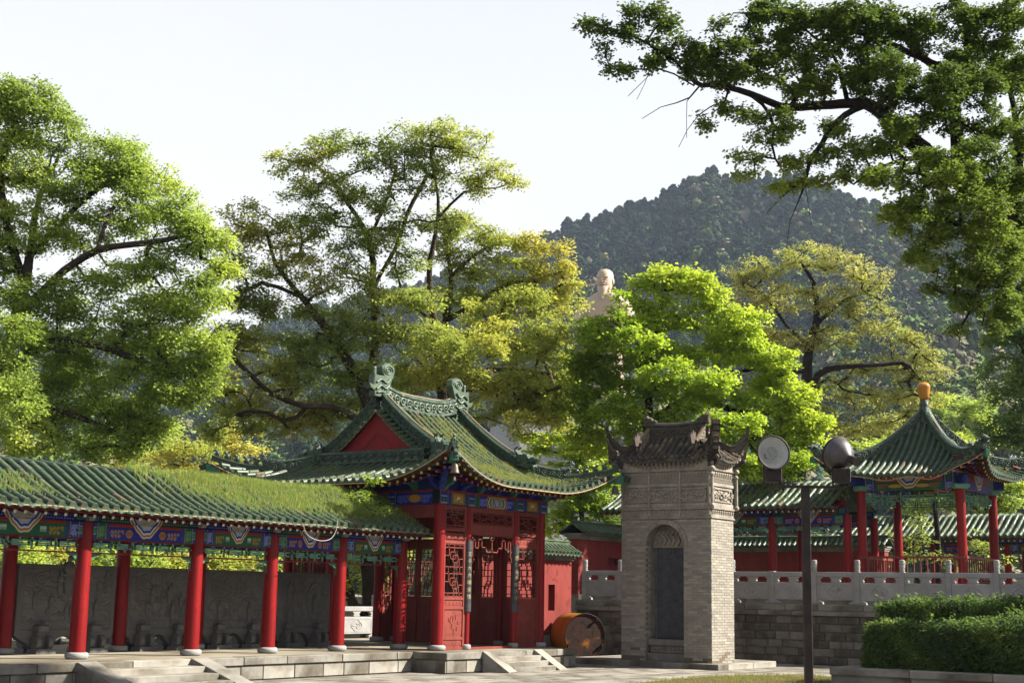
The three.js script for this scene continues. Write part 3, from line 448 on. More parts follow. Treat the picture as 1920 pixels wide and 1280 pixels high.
// ---------------------------------------------------------------- gate hall
const gate = thing('gate_hall', 'red gate hall with sweeping green tiled hip and gable roof', 'gate hall');
const GC = { cx: 27.25, cz: -22.2, hx: 3.25, hz: 3.5 }, GE = 1.65;
const gateProf = e => { const d = 3.5 - e; return 6.1 - .95 * d + .11 * d * d; };
const gateRoof = hipRoof({ ...GC, prof: gateProf, rise: .6, reach: 2.3, spread: .2 });
{
  const t = gate, f = rng(21), { cx, cz, hx, hz } = GC, gx = hx - GE; // gable plane at cx -+ gx
  const fr = gateRoof.rows('f', x => Math.abs(x) <= gx - .02 ? 3.42 : hx - Math.abs(x), .225, 3), bk = gateRoof.rows('b', x => Math.abs(x) <= gx - .02 ? 3.42 : hx - Math.abs(x), .225, -3);
  const lf = gateRoof.rows('l', z => Math.min(GE - .05, hz - Math.abs(z)), .225, 2), rt = gateRoof.rows('r', z => Math.min(GE - .05, hz - Math.abs(z)), .225, -2);
  for (const r of [fr, bk, lf, rt]) mesh('roof_bed', roofBed(r, 9), M.pan, t);
  const out = [], dr = []; for (const r of [fr, lf, bk, rt]) tileRows(r, .33, out, glaze, f, true, dr);
  pieces(t, 'cover_tile', out, 300); pieces(t, 'drip_tile', dr, 70);
  eaveTrim(t, gateRoof, ['f', 'l', 'r', 'b'], s => s === 'f' || s === 'b' ? hx + .1 : hz + .1, .23);
  // main ridge and finials
  const rp = [-1, -.5, 0, .5, 1].map(u => V3(cx + u * gx, 6.02 + .1 * u * u * u * u + .12 * u * u, cz));
  const mr = mesh('main_ridge', sweepRidge(rp, .2, .42), M.ridge, t); mesh('ridge_scrolls', scrolls(rp, .2, .4, .24), M.ridgeLight, mr);
  for (const s of [-1, 1]) { const o = mesh('ridge_finial', finialGeo, M.ridgeLight, t); o.position.set(cx + s * (gx - .02), 6.26, cz); o.scale.set(-s * 1.2, .82, .9); }
  // ridges down the gable edges, dragon heads, hip ridges with little figures
  for (const sx of [-1, 1]) for (const sz of [1, -1]) {
    const side = sz > 0 ? 'f' : 'b', gp = []; for (let i = 0; i <= 8; i++) { const e = 3.4 - (3.4 - GE + .05) * i / 8; gp.push(gateRoof.pt(side, sx * (gx - .1), e).add(V3(0, .02, 0))); }
    const vr = mesh('gable_ridge', sweepRidge(gp, .17, .36), M.ridge, t); mesh('ridge_scrolls', scrolls(gp, .17, .34, .22), M.ridge, vr);
    const dp = gp[8].clone().lerp(gateRoof.pt(side, sx * (gx + .02), GE - .15), .9), dg = mesh('dragon_head', dragonGeo, M.ridge, t); dg.position.copy(dp).add(V3(0, .22, 0)); dg.rotation.y = Math.atan2(-sz, sx * .15); dg.scale.set(.56, .46, .62);
    const h1 = gateRoof.hip(sx, sz, GE, .85), h2 = gateRoof.hip(sx, sz, .85, -.02);
    const a = mesh('hip_ridge', sweepRidge(h1, .17, .27), M.ridge, t); mesh('ridge_scrolls', scrolls(h1, .17, .26, .2), M.ridgeLight, a);
    const b = mesh('hip_ridge', sweepRidge(h2, .14, .15), M.ridge, t); mesh('ridge_scrolls', scrolls(h2, .14, .15, .17), M.ridgeLight, b);
    const dirA = Math.atan2(-(h2[12].z - h2[0].z), h2[12].x - h2[0].x);
    const d2 = mesh('ridge_crest', crestGeo, M.ridge, t); d2.position.copy(h1[11]).add(V3(0, .14, 0)); d2.rotation.y = dirA; d2.scale.set(.48, .5, .6);
    for (let i = 0; i < 6; i++) { const q = h2[1 + Math.round(i * 1.9)], fg = mesh('ridge_figure', figureGeo, M.ridgeLight, t); fg.position.copy(q).add(V3(0, .14, 0)); fg.rotation.y = dirA; fg.scale.setScalar(1.15 - (i === 5 ? .1 : 0)); }
    const cb = mesh('corner_beam', span(-.5, .12, -.1, .1, -.07, .07, .01), M.tealDark, t); cb.position.copy(h2[12]).add(V3(0, -.2, 0)); cb.rotation.y = dirA; const ch = mesh('corner_head', dragonGeo, M.ridge, t); ch.position.copy(h2[12]).add(V3(sx * .1, -.17, sz * .1)); ch.rotation.y = dirA; ch.scale.setScalar(.2);
  }
  // gables: red board, barge strip, slanted edge tiles, band of glazed panels at the foot
  for (const s of [-1, 1]) {
    const X = cx + s * (gx - .02), yB = gateProf(GE) + .28, yT = gateProf(3.42) - .1, hw = 1.18;
    const prof = z => gateProf(3.5 - Math.abs(z)) - .16;
    const edge = []; for (let i = 0; i <= 16; i++) { const z = -1.45 + 2.9 * i / 16; edge.push([z, Math.max(yB - .06, prof(z))]); }
    const gs = extrude([[-1.45, yB - .06], ...edge, [1.45, yB - .06]], .06).rotateY(-Math.PI / 2 * 1); mesh('gable_board', boxUV(gs.translate(X + (s < 0 ? .1 : -.04), 0, cz)), M.gable ??= std(lin(.27, .012, .014), .6, { map: rep(T.soft, .7) }), t);
    const chev = [[-1, 0], [0, 1]]; for (const q of [-1, 1]) { const w = plain(new THREE.BoxGeometry(.02, .012, .62).rotateX(q * .72).translate(X + s * .012, yB + .22, cz + q * .23)); mesh('batten', boxUV(w), M.frame, t); }
    for (const q of [-1, 1]) {
      const path = []; for (let i = 0; i <= 8; i++) { const z = q * 1.42 * (1 - i / 8); path.push(V3(X + s * .1, prof(z) - .02, cz + z)); } mesh('barge_strip', tube(path, .02, 5), M.cable, t);
      for (let i = 0; i < 11; i++) { const z = q * (1.38 - i * .125), p = V3(X + s * .14, prof(z) + .05, cz + z), xx = V3(0, (prof(z + .01) - prof(z)) / .01, 1).normalize(), zz = V3(-s, .35, 0).normalize(), yy = V3().crossVectors(zz, xx); if (yy.y < 0) { xx.negate(); yy.negate(); } const o = mesh('edge_tile', eaveGeo, glaze(f), t); basis(xx, yy, zz.multiplyScalar(.26), p).decompose(o.position, o.quaternion, o.scale); }
    }
    const bp = [V3(X + s * .16, yB - .33, cz - 1.62), V3(X + s * .16, yB - .33, cz), V3(X + s * .16, yB - .33, cz + 1.62)]; const br = mesh('foot_ridge', sweepRidge(bp, .14, .3), M.ridge, t); mesh('ridge_scrolls', scrolls(bp, .14, .3, .27), M.ridge, br);
  }
}
// timber frame of the gate hall
const gx = [25.17, 26.22, 28.09, 29.19], GF = -19.85, GB = -24.45, GT = 3.63;
{
  const t = gate;
  const post = (x, z, r, h = GT - P0) => { const c = mesh('column', cyl(r, r * .94, h - .1, 0, .1, 0, 22), M.red, t); c.position.set(x, P0, z); const p = mesh('pedestal', pedestalGeo, M.pale, c); p.scale.set(r / .135, 1, r / .135); };
  post(gx[0], GF, .135); post(gx[1], GF, .085); post(gx[2], GF, .085); post(gx[3], GF, .115);
  for (const [x, z, r] of [[gx[3], -21.05, .1], [gx[3], -22.95, .1], [gx[3], GB, .135], [gx[0], GB, .135], [gx[0], -22.92, .1], [28.5, GB, .12], [26.4, GB, .1]]) post(x, z, r);
  // painted beams round the top
  const beamCanvas = (panels, s) => canvasTex(1024, 128, (g, w, h) => {
    g.fillStyle = BLU; g.fillRect(0, 0, w, h); let x = 0; const tot = panels.reduce((a, p) => a + p[0], 0);
    for (const [pw, kind] of panels) {
      const W = pw / tot * w; g.save(); g.beginPath(); g.rect(x, 0, W, h); g.clip();
      if (kind === 'post') { g.fillStyle = '#24348c'; g.fillRect(x, 0, W, h); g.fillStyle = '#1f5a3c'; g.fillRect(x, h * .62, W, h * .2); g.fillStyle = '#8e2b1c'; g.fillRect(x, 0, W, h * .14); for (let i = 0; i < 6; i++) { g.fillStyle = WHT; g.fillRect(x + (i + .2) * W / 6, h * .86, W / 11, h * .1); g.fillRect(x + (i + .2) * W / 6, h * .4, W / 11, h * .08); } dots(g, x, 0, 9, h, '#111', '#d8b850', 10); dots(g, x + W - 9, 0, 9, h, '#111', '#c9c4b6', 10); }
      if (kind === 'gold') { g.fillStyle = '#244a38'; g.fillRect(x, 0, W, h); g.fillStyle = REDP; g.fillRect(x, 0, W, 20); g.fillStyle = '#a8823c'; g.fillRect(x + W * .2, 24, W * .6, h - 34); g.strokeStyle = '#5c3a18'; g.lineWidth = 4; g.strokeRect(x + W * .25, 32, W * .5, h - 50); g.fillStyle = '#cfc9b8'; g.beginPath(); g.ellipse(x + W / 2, h * .55, W * .07, 18, .4, 0, 7); g.fill(); g.fillStyle = '#234a34'; g.fillRect(x + W * .49, h * .6, W * .04, 24); g.fillStyle = BLU; g.fillRect(x, 20, W * .12, h); g.fillRect(x + W * .88, 20, W * .12, h); dots(g, x + W * .12, 20, 9, h, '#111', '#c9c4b6', 9); dots(g, x + W * .85, 20, 9, h, '#111', '#c9c4b6', 9); }
      if (kind === 'view') { g.fillStyle = REDP; g.fillRect(x, 0, W, 22); g.fillStyle = '#1d5a3c'; g.fillRect(x, 22, W * .07, h); g.fillRect(x + W * .93, 22, W * .07, h); dots(g, x + W * .07, 22, 9, h, '#111', '#d8b850', 9); dots(g, x + W * .92, 22, 9, h, '#111', '#d8b850', 9); scrollPaint(g, x + W * .1, 28, W * .18, h - 34, '#6a78c8', s); scrollPaint(g, x + W * .72, 28, W * .18, h - 34, '#6a78c8', s + 3); const cx = x + W / 2; for (const [k, c] of [[.46, '#b08a50'], [.42, '#6a3a1c'], [.38, '#c8bc98'], [.33, '#1d5a3c'], [.28, '#8c9498']]) { g.fillStyle = c; g.beginPath(); const a = W * k * .58, b = (h - 24) * .5 * (k / .42); g.moveTo(cx - a, h * .58); g.lineTo(cx - a * .82, h * .58 - b); g.lineTo(cx + a * .82, h * .58 - b); g.lineTo(cx + a, h * .58); g.lineTo(cx + a * .82, h * .58 + b); g.lineTo(cx - a * .82, h * .58 + b); g.fill(); } const f = rng(s); for (let i = 0; i < 14; i++) { g.strokeStyle = i % 2 ? '#3c4238' : '#b8bcb8'; g.lineWidth = 3; g.beginPath(); g.moveTo(cx - W * .13 + f() * W * .2, h * .8); g.lineTo(cx - W * .1 + f() * W * .2, h * .38); g.stroke(); } }
      if (kind === 'round') { g.fillStyle = REDP; g.fillRect(x, 0, W, 20); scrollPaint(g, x + W * .05, 26, W * .35, h - 32, '#5a68b8', s); scrollPaint(g, x + W * .6, 26, W * .35, h - 32, '#5a68b8', s + 1); g.fillStyle = '#b8862c'; g.beginPath(); g.arc(x + W / 2, h * .58, 38, 0, 7); g.fill(); g.strokeStyle = '#6a4210'; g.lineWidth = 4; g.stroke(); }
      g.restore(); x += W;
    }
    weather(g, w, h, s + 7);
  });
  const bt = [std(lin(1, 1, 1), .6, { map: beamCanvas([[.32, 'post'], [.72, 'gold'], [.3, 'post'], [1.62, 'view'], [.3, 'post'], [.7, 'gold'], [.3, 'post']], 3) }), std(lin(1, 1, 1), .6, { map: beamCanvas([[.3, 'post'], [1.5, 'round'], [.3, 'post'], [1.5, 'view'], [.3, 'post'], [1.2, 'round'], [.3, 'post']], 9) })];
  const bl = gx[3] - gx[0] + .3, bd = GF - GB + .3, yb = GT + .16;
  for (const z of [GF, GB]) { const b = mesh('painted_beam', frontUV(plain(new THREE.BoxGeometry(bl, .32, .2)), -bl / 2, bl / 2, -.16, .16), bt[0], t); b.position.set((gx[0] + gx[3]) / 2, yb, z); }
  for (const x of [gx[0], gx[3]]) { const b = mesh('painted_beam', frontUV(plain(new THREE.BoxGeometry(bd - .42, .319, .19)), -bd / 2, bd / 2, -.16, .16), bt[1], t); b.position.set(x, yb, (GF + GB) / 2); b.rotation.y = x < 27 ? -Math.PI / 2 : Math.PI / 2; }
  // bracket zone above the beams: blue boards with carved brackets
  for (const [x0, x1, z0, z1] of [[gx[0] - .02, gx[3] + .02, GF - .05, GF + .05], [gx[0] - .02, gx[3] + .02, GB - .05, GB + .05], [gx[0] - .05, gx[0] + .05, GB, GF], [gx[3] - .05, gx[3] + .05, GB, GF]]) mesh('bracket_board', span(x0, x1, GT + .325, GT + .78, z0, z1), M.blue, t);
  const brk = boxUV(merge([extrude([[-.05, 0], [.1, 0], [.16, .08], [.3, .12], [.34, .2], [.5, .24], [.5, .32], [-.05, .32]], .09, .008).translate(0, 0, -.045), ball(.07, .1, .16, 0, 1, 1, 1.3), ball(.06, .33, .22, 0, 1, 1, 1.2)]));
  const addB = (x, z, ry, m) => { const o = mesh('bracket', brk, m, t); o.position.set(x, GT + .33, z); o.rotation.y = ry; };
  for (let i = 0; i <= 6; i++) { const x = gx[0] + (gx[3] - gx[0]) * i / 6; addB(x, GF + .05, -Math.PI / 2, i % 2 ? M.blue : M.tealDark); addB(x, GB - .05, Math.PI / 2, M.blue); }
  for (let i = 0; i <= 7; i++) { const z = GB + (GF - GB) * i / 7; addB(gx[0] - .05, z, Math.PI, i % 2 ? M.blue : M.tealDark); addB(gx[3] + .05, z, 0, M.blue); }
  for (const [sx, sz, x, z] of [[-1, 1, gx[0], GF], [1, 1, gx[3], GF], [-1, -1, gx[0], GB]]) { const o = mesh('corner_bracket', brk, M.blue, t); o.position.set(x, GT + .33, z); o.rotation.y = Math.atan2(-sz, sx); o.scale.set(1.8, 1.3, 1.3); }
  mesh('ceiling', span(gx[0], gx[3], GT + .7, GT + .75, GB, GF), M.frame, t);
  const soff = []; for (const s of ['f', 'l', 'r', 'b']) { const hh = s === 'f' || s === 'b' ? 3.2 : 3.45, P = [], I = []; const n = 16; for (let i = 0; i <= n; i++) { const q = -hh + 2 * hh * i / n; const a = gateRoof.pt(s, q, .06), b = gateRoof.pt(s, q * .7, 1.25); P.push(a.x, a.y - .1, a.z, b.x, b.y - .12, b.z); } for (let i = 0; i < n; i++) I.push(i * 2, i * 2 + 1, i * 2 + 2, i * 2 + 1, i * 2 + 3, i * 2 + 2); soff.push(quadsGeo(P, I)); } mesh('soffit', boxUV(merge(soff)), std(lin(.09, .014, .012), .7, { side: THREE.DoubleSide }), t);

  // joinery
  const fret = (w, h, tall) => { // interlocking squares with stepped corners
    const s = [[-w / 2, -h / 2, w / 2, -h / 2], [-w / 2, h / 2, w / 2, h / 2], [-w / 2, -h / 2, -w / 2, h / 2], [w / 2, -h / 2, w / 2, h / 2]]; const n = tall ? 2 : 1, ch = h / n;
    for (let i = 0; i < n; i++) { const c = -h / 2 + ch * (i + .5), a = w * .5, b = ch * .5, q = w * .2, r = Math.min(ch * .2, w * .24);
      for (const sx of [-1, 1]) for (const sy of [-1, 1]) s.push([sx * a, c + sy * b * .74, sx * a * .62, c + sy * b * .74], [sx * a * .62, c + sy * b * .74, sx * a * .62, c + sy * b]);
      s.push([-q, c - r * .35, q * .35, c - r * .35], [-q, c + r, q * .35, c + r], [-q, c - r * .35, -q, c + r], [q * .35, c - r * .35, q * .35, c + r], [-q * .35, c - r, q, c - r], [-q * .35, c + r * .35, q, c + r * .35], [-q * .35, c - r, -q * .35, c + r * .35], [q, c - r, q, c + r * .35]);
      s.push([-a, c + r * .3, -q, c + r * .3], [q, c - r * .3, a, c - r * .3], [0, c + r, 0, c + b], [0, c - b, 0, c - r], [-a * .55, c + b * .74, a * .55, c + b * .74], [-a * .55, c - b * .74, a * .55, c - b * .74], [-a * .55, c + r * .3, -a * .55, c + b * .74], [a * .55, c - b * .74, a * .55, c - r * .3]); }
    return bars(s, .019, .03);
  };
  // a leaf: frame with upper window, lattice and lower boards; local origin at the foot, faces +z
  const leafPanel = (parent, w, H0, m, name, top) => {
    const g = []; const o = mesh(name, merge([span(-w / 2, -w / 2 + .07, 0, H0, -.03, .03), span(w / 2 - .07, w / 2, 0, H0, -.03, .03), ...[[0, .06], [.22, .28], [.89, .95], [1.1, 1.16], [2.35, 2.41], [2.56, 2.62], ...(top ? [[H0 - .62, H0 - .52], [H0 - .08, H0]] : [[H0 - .06, H0]])].map(([a, b]) => span(-w / 2 + .07, w / 2 - .07, a, b, -.028, .028)), span(-w / 2 + .07, w / 2 - .07, .06, .22, -.02, .008), span(-w / 2 + .07, w / 2 - .07, .28, .89, -.02, .004), span(-w / 2 + .07, w / 2 - .07, .95, 1.1, -.02, .008), span(-w / 2 + .07, w / 2 - .07, 2.41, 2.56, -.02, .008)]), m, parent);
    const k = w - .16; mesh('fretwork', fret(k, 1.16, true), m, o).position.set(0, 1.755, 0);
    if (top) mesh('fretwork', fret(k, .4, false), m, o).position.set(0, H0 - .3, 0);
    const f = rng(w * 100 | 0), cv = [box(k, .5, .012, 0, .585, .004)]; for (let i = 0; i < 12; i++) { const x = rr(-k * .32, k * .32, f), y = rr(.4, .78, f); cv.push(box(rr(.015, .07, f), rr(.03, .14, f), .018, x, y, .013)); } mesh('carved_board', merge(cv), m, o); for (const y of [.14, 1.025, 2.485]) { const cb = [box(k, .085, .01, 0, y, .009)]; for (let i = 0; i < 5; i++) cb.push(box(.035, rr(.02, .05, f), .014, -k * .4 + i * k * .2, y, .014)); mesh('carved_board', merge(cb), m, o); }
    return o;
  };
  const Hf = GT - P0 - .005;
  const p1 = leafPanel(t, gx[1] - gx[0] - .22, Hf, M.frame, 'side_panel', true); p1.position.set((gx[0] + gx[1]) / 2 + .025, P0, GF);
  const p2 = leafPanel(t, gx[3] - gx[2] - .2, Hf, M.frame, 'side_panel', true); p2.position.set((gx[2] + gx[3]) / 2 - .015, P0, GF);
  const dw = gx[2] - gx[1] - .17, dx = (gx[1] + gx[2]) / 2;
  const tr = mesh('transom', merge([span(-dw / 2, dw / 2, 2.72, 2.82, -.03, .03), span(-dw / 2, dw / 2, 2.6, 2.72, -.025, .025), span(-dw / 2, dw / 2, 3.1, Hf, -.03, .03), span(-dw / 2, -dw / 2 + .07, 2.82, 3.1, -.03, .03), span(dw / 2 - .07, dw / 2, 2.82, 3.1, -.03, .03)]), M.frame, t); tr.position.set(dx, P0, GF);
  for (let i = 0; i < 3; i++) mesh('fretwork', fret((dw - .16) / 3, .28, false), M.frame, tr).position.set((i - 1) * (dw - .14) / 3, 2.96, 0);
  const hw = dw / 2, st = []; let px = -hw, py = -.36; const steps = [[0, -.36], [.1, -.36], [.1, -.12], [.2, -.12], [.2, -.3], [.32, -.3], [.32, -.1], [.45, -.1], [.45, -.28], [.6, -.3], [.62, -.38], [.84, -.38]]; for (let i = 0; i + 1 < steps.length; i++) { const [a, b] = steps[i], [c, d] = steps[i + 1]; for (const s of [-1, 1]) { st.push([s * (hw - a), b, s * (hw - c), b], [s * (hw - c), b, s * (hw - c), d]); } } st.push([0, -.38, 0, -.1], [-.06, -.1, .06, -.1], [-.06, -.1, -.06, 0], [.06, -.1, .06, 0], [-hw, 0, hw, 0], [-hw, 0, -hw, -.62], [hw, 0, hw, -.62], [-hw, -.62, -hw + .05, -.62], [hw, -.62, hw - .05, -.62], [-hw + .05, -.62, -hw + .05, -.5], [hw - .05, -.62, hw - .05, -.5], [-hw + .05, -.5, -hw + .1, -.5], [hw - .05, -.5, hw - .1, -.5], [-hw + .1, -.5, -hw + .1, -.36], [hw - .1, -.5, hw - .1, -.36]);
  mesh('hanging_fret', bars(st, .022, .035), M.frame, t).position.set(dx, P0 + 2.585, GF);
  mesh('threshold', span(gx[1], gx[2], P0, P0 + .05, GF - .05, GF + .05), M.frame, t);
  // right and back walls seen through the doorway: dark leaves with open fretwork
  const wall = (a, b, n, fixed, alongX, y) => { const w = (b - a) / n; for (let i = 0; i < n; i++) { const l = leafPanel(t, w - .03, 2.72, M.frame, 'door_leaf', false), c = a + w * (i + .5); if (alongX) l.position.set(c, P0, fixed); else { l.position.set(fixed, P0, c); l.rotation.y = Math.PI / 2; } } };
  wall(-20.95, GF - .12, 1, gx[3], false); wall(-22.85, -21.15, 3, gx[3], false); wall(GB + .14, -23.05, 2, gx[3], false); wall(28.62, 29.05, 1, GB, true); wall(25.32, 26.3, 2, GB, true); wall(GB + .14, -23.03, 2, gx[0], false);
  mesh('lintel', merge([span(gx[3] - .05, gx[3] + .05, P0 + 2.73, GT, GB, GF - .1), span(26.3, gx[3], P0 + 2.73, GT, GB - .05, GB + .05), span(gx[0], 26.3, P0 + 2.73, GT, GB - .049, GB + .049), span(gx[0] - .05, gx[0] + .05, P0 + 2.73, GT, GB, -22.9)]), M.frame, t);
  mesh('tie_beam', span(gx[0] - .04, gx[0] + .04, GT - .3, GT, -22.9, GF - .1), M.frame, t);
}
bellThing(gateRoof.pt('f', -3.25, 0).add(V3(.03, -.34, .0)), 'bronze wind bell under the nearest roof corner of the gate hall', 1.25);
bellThing(gateRoof.pt('f', 3.25, 0).add(V3(-.12, -.34, .0)), 'bronze wind bell under the roof corner beside the brick pier', 1.25);
// rope lights along the gate roof
const eaveLine = s => Array.from({ length: 25 }, (_, i) => { const h = s === 'f' ? 3.28 : 3.53; return gateRoof.pt(s, -h + 2 * h * i / 24, -.06).add(V3(0, -.075, 0)); });
for (const [pts, l] of [[eaveLine('f'), 'tan light cable along the front eave of the gate hall'], [eaveLine('l'), 'tan light cable along the gable side eave of the gate hall'], [[-1, -.7, -.35, 0, .35, .7, 1].map(u => V3(GC.cx + u * 1.45, 6.45 + .22 * u * u * u * u, GC.cz)), 'tan light cable on the main ridge of the gate hall'], [Array.from({ length: 9 }, (_, i) => gateRoof.pt('f', -1.5, 3.3 - i * .2).add(V3(0, .4, 0))), 'tan light cable down the near gable ridge of the gate hall'], [Array.from({ length: 9 }, (_, i) => gateRoof.pt('f', 1.5, 3.3 - i * .2).add(V3(0, .4, 0))), 'tan light cable down the far gable ridge of the gate hall'], [gateRoof.hip(1, 1, .8, 0).map(p => p.add(V3(0, .17, 0))), 'tan light cable on the hip ridge next to the brick pier'], [gateRoof.hip(-1, -1, .8, 0).map(p => p.add(V3(0, .17, 0))), 'tan light cable on the rear hip ridge over the corridor']]) tag(mesh('light_cable', tube(pts, .013, 5, 80), M.cable), l, 'cable', 'light cables on the roofs');
// couplet boards: dark curved boards with gilt characters drawn stroke by stroke
{
  const GLY = { // strokes in a 10 x 10 cell, y down
    wang: [[1, 1, 9, 1], [2, 5, 8, 5], [.5, 9, 9.5, 9], [5, 1, 5, 9]], qian: [[7.5, .5, 2.5, 2], [.5, 5, 9.5, 5], [5, 1.5, 5, 10]], da: [[.5, 3.5, 9.5, 3.5], [5, .3, 4.6, 4], [4.6, 4, 1, 9.6], [5.2, 4, 9.2, 9.4]], fang: [[4.6, .2, 5.4, 1.6], [.5, 2.6, 9.5, 2.6], [4.4, 2.8, 3.6, 6], [3.6, 6, 1, 9.6], [4.2, 5, 8, 5], [8, 5, 7.4, 9], [7.4, 9, 6, 9]], ming: [[1, 1.4, 1, 8], [1, 1.4, 4, 1.4], [4, 1.4, 4, 8], [1, 4.6, 4, 4.6], [1, 8, 4, 8], [5.6, .8, 9, .8], [5.6, .8, 5.2, 6], [5.2, 6, 4.4, 9.6], [9, .8, 9, 9.4], [5.5, 3.6, 9, 3.6], [5.3, 6.2, 9, 6.2], [9, 9.4, 7.8, 8.8]], an: [[5, 0, 5.4, 1.2], [1, 2, 1, 3.6], [1, 2, 9, 2], [9, 2, 8.4, 3.4], [.6, 5.6, 9.4, 5.6], [5, 3.2, 3, 7.4], [3, 7.4, 8.4, 9.8], [6.8, 5.8, 1.4, 9.8]], wu: [[1.4, 1.4, 1.2, 4], [2.4, .4, 2.4, 9.6], [3.4, 1.6, 3.8, 3], [5, 1, 9, 1], [5.6, 1, 5.2, 4.6], [8, 2.8, 8, 4.6], [4.6, 2.8, 8, 2.8], [4.2, 4.6, 9.6, 4.6], [5.2, 6.2, 5.2, 9.6], [5.2, 6.2, 8.8, 6.2], [8.8, 6.2, 8.8, 9.6], [5.2, 9.4, 8.8, 9.4]],
    bai: [[.8, .8, 9.2, .8], [5, .8, 4.2, 3], [2, 3.2, 2, 9.6], [2, 3.2, 8, 3.2], [8, 3.2, 8, 9.6], [2, 6.2, 8, 6.2], [2, 9.4, 8, 9.4]], ri: [[2.4, .8, 2.4, 9.4], [2.4, .8, 7.8, .8], [7.8, .8, 7.8, 9.4], [2.4, 5, 7.8, 5], [2.4, 9.2, 7.8, 9.2]], yun: [[2.4, 1.4, 7.8, 1.4], [.8, 4.4, 9.4, 4.4], [4.8, 4.6, 2, 8.8], [2, 8.8, 8.4, 8.2], [7, 6.4, 8.8, 9.6]], huo: [[2, 2.4, 3, 5], [8.2, 2, 6.8, 4.6], [5, .4, 4.6, 5.4], [4.6, 5.4, 1, 9.6], [5, 5.2, 9.2, 9.6]], mu: [[.8, 3, 9.4, 3], [5, .3, 5, 9.8], [4.8, 3.2, 1, 8], [5.2, 3.2, 9.2, 8]], zi: [[2, 1, 8, 1], [8, 1, 5.2, 4], [5.2, 4, 5.2, 9.4], [5.2, 9.4, 3.6, 8.8], [.6, 5, 9.4, 5]],
  };
  const board = canvas => canvasTex(128, 1024, canvas);
  for (const [x, chars, y0, y1, l] of [[gx[1], ['wang', 'qian', 'da', 'fang', 'ming', 'an', 'wu'], 1.26, 2.86, 'dark couplet board with gilt characters on the doorway column nearer the corridor'], [gx[2], ['bai', 'ri', 'yun', 'huo', 'ming', 'fang', 'zi'], 1.25, 2.82, 'dark couplet board with gilt characters on the doorway column nearer the brick pier']]) {
    const tex = board((g, w, h) => {
      g.fillStyle = '#2f3136'; g.fillRect(0, 0, w, h); const f = rng(x * 10 | 0); for (let i = 0; i < 700; i++) { g.fillStyle = f() < .5 ? 'rgba(70,72,78,.35)' : 'rgba(10,10,12,.3)'; g.fillRect(f() * w, f() * h, 2 + f() * 6, 1 + f() * 3); }
      for (const Y of [0, h - 130]) { g.strokeStyle = '#54565c'; g.lineWidth = 4; for (let i = 0; i < 9; i++) { g.beginPath(); for (let a = 0; a < 8; a += .5) g.lineTo(w * (.2 + .3 * (i % 3)) + (20 - a * 2) * Math.cos(a + i), Y + 25 + 40 * (i / 3 | 0) + (20 - a * 2) * Math.sin(a + i)); g.stroke(); } }
      g.strokeStyle = '#b59a5e'; g.lineWidth = 6; g.lineCap = 'round'; chars.forEach((c, i) => { const cy = 165 + i * 102, s = 6.2, cx = w * .5 - 31; for (const [a, b, cc, d] of GLY[c]) { g.beginPath(); g.moveTo(cx + a * s, cy + b * s); g.lineTo(cx + cc * s, cy + d * s); g.stroke(); } });
    });
    const t = thing('couplet_board', l, 'board', 'couplet boards beside the doorway'); t.position.set(x, y0, GF);
    const H0 = y1 - y0, r = .112, aw = 1.15, P = [], UV = [], I = [], n = 10; for (let k = 0; k < 2; k++) for (let i = 0; i <= n; i++) { const a = -aw + 2 * aw * i / n; for (const q of [r, r - .02]) { P.push(q * Math.sin(a), k * H0, q * Math.cos(a)); UV.push(i / n, k); } }
    const m = (n + 1) * 2; for (let i = 0; i < n; i++) { const a = i * 2; I.push(a, a + 2, m + a, a + 2, m + a + 2, m + a); I.push(a + 1, m + a + 1, a + 3, a + 3, m + a + 1, m + a + 3); I.push(a, a + 1, a + 2, a + 1, a + 3, a + 2); I.push(m + a, m + a + 2, m + a + 1, m + a + 1, m + a + 2, m + a + 3); }
    for (const a of [0, n * 2]) I.push(a, m + a, a + 1, a + 1, m + a, m + a + 1);
    const g = new THREE.BufferGeometry(); g.setAttribute('position', new THREE.Float32BufferAttribute(P, 3)); g.setAttribute('uv', new THREE.Float32BufferAttribute(UV, 2)); g.setIndex(I); const q = g.toNonIndexed(); q.computeVertexNormals();
    const bo = mesh('panel', q, std(lin(1, 1, 1), .5, { map: tex }), t); bo.rotation.y = -.32;
    mesh('hook', tube([V3(0, H0 - .01, .11), V3(.02, H0 + .05, .12), V3(.05, H0 + .09, .1), V3(.03, H0 + .04, .09)], .009, 5), M.metal, t);
  }
}
// moss and grass on the gate roof
grass('gate_roof_grass', 'short yellow green grass over the front slope of the gate roof', 26000, (u, v, f) => { const x = -3.2 + u * 6.4, e = .22 + v * 3.1, lim = Math.abs(x) <= 1.5 ? 3.3 : 3.2 - Math.abs(x); if (e > lim) return null; const n = cn(x * 2.2, e * 2, 12), d = (e < .5 ? .15 : .75) * (n > .33 ? 1 : .35) * (e > 2.9 ? .6 : 1); if (f() > d) return null; return { p: gateRoof.pt('f', x, e).add(V3(0, rr(0, .03, f), 0)), k: .5 + .9 * cn(x * 3, e * 3, 40) }; }, .035, .1, 23, [[.95, .95, .8], [1.25, 1.1, .8], [1.4, 1.05, .8]]);
grass('gable_side_moss', 'patches of moss and weeds on the gable side roof of the gate', 9000, (u, v, f) => { const z = -3.2 + u * 6.4, e = .25 + v * 1.35; if (e > 3.4 - Math.abs(z)) return null; const n = cn(z * 1.8 + 7, e * 2.5, 52); if (f() > (n > .52 ? .8 : n > .42 ? .25 : .04) * (e > 1.2 ? 1.2 : .7)) return null; return { p: gateRoof.pt('l', z, e).add(V3(0, 0, 0)), k: .5 + .6 * n }; }, .03, .09, 29, [[.8, .8, .7], [1.1, .85, .7], [1.2, .9, .7]]);
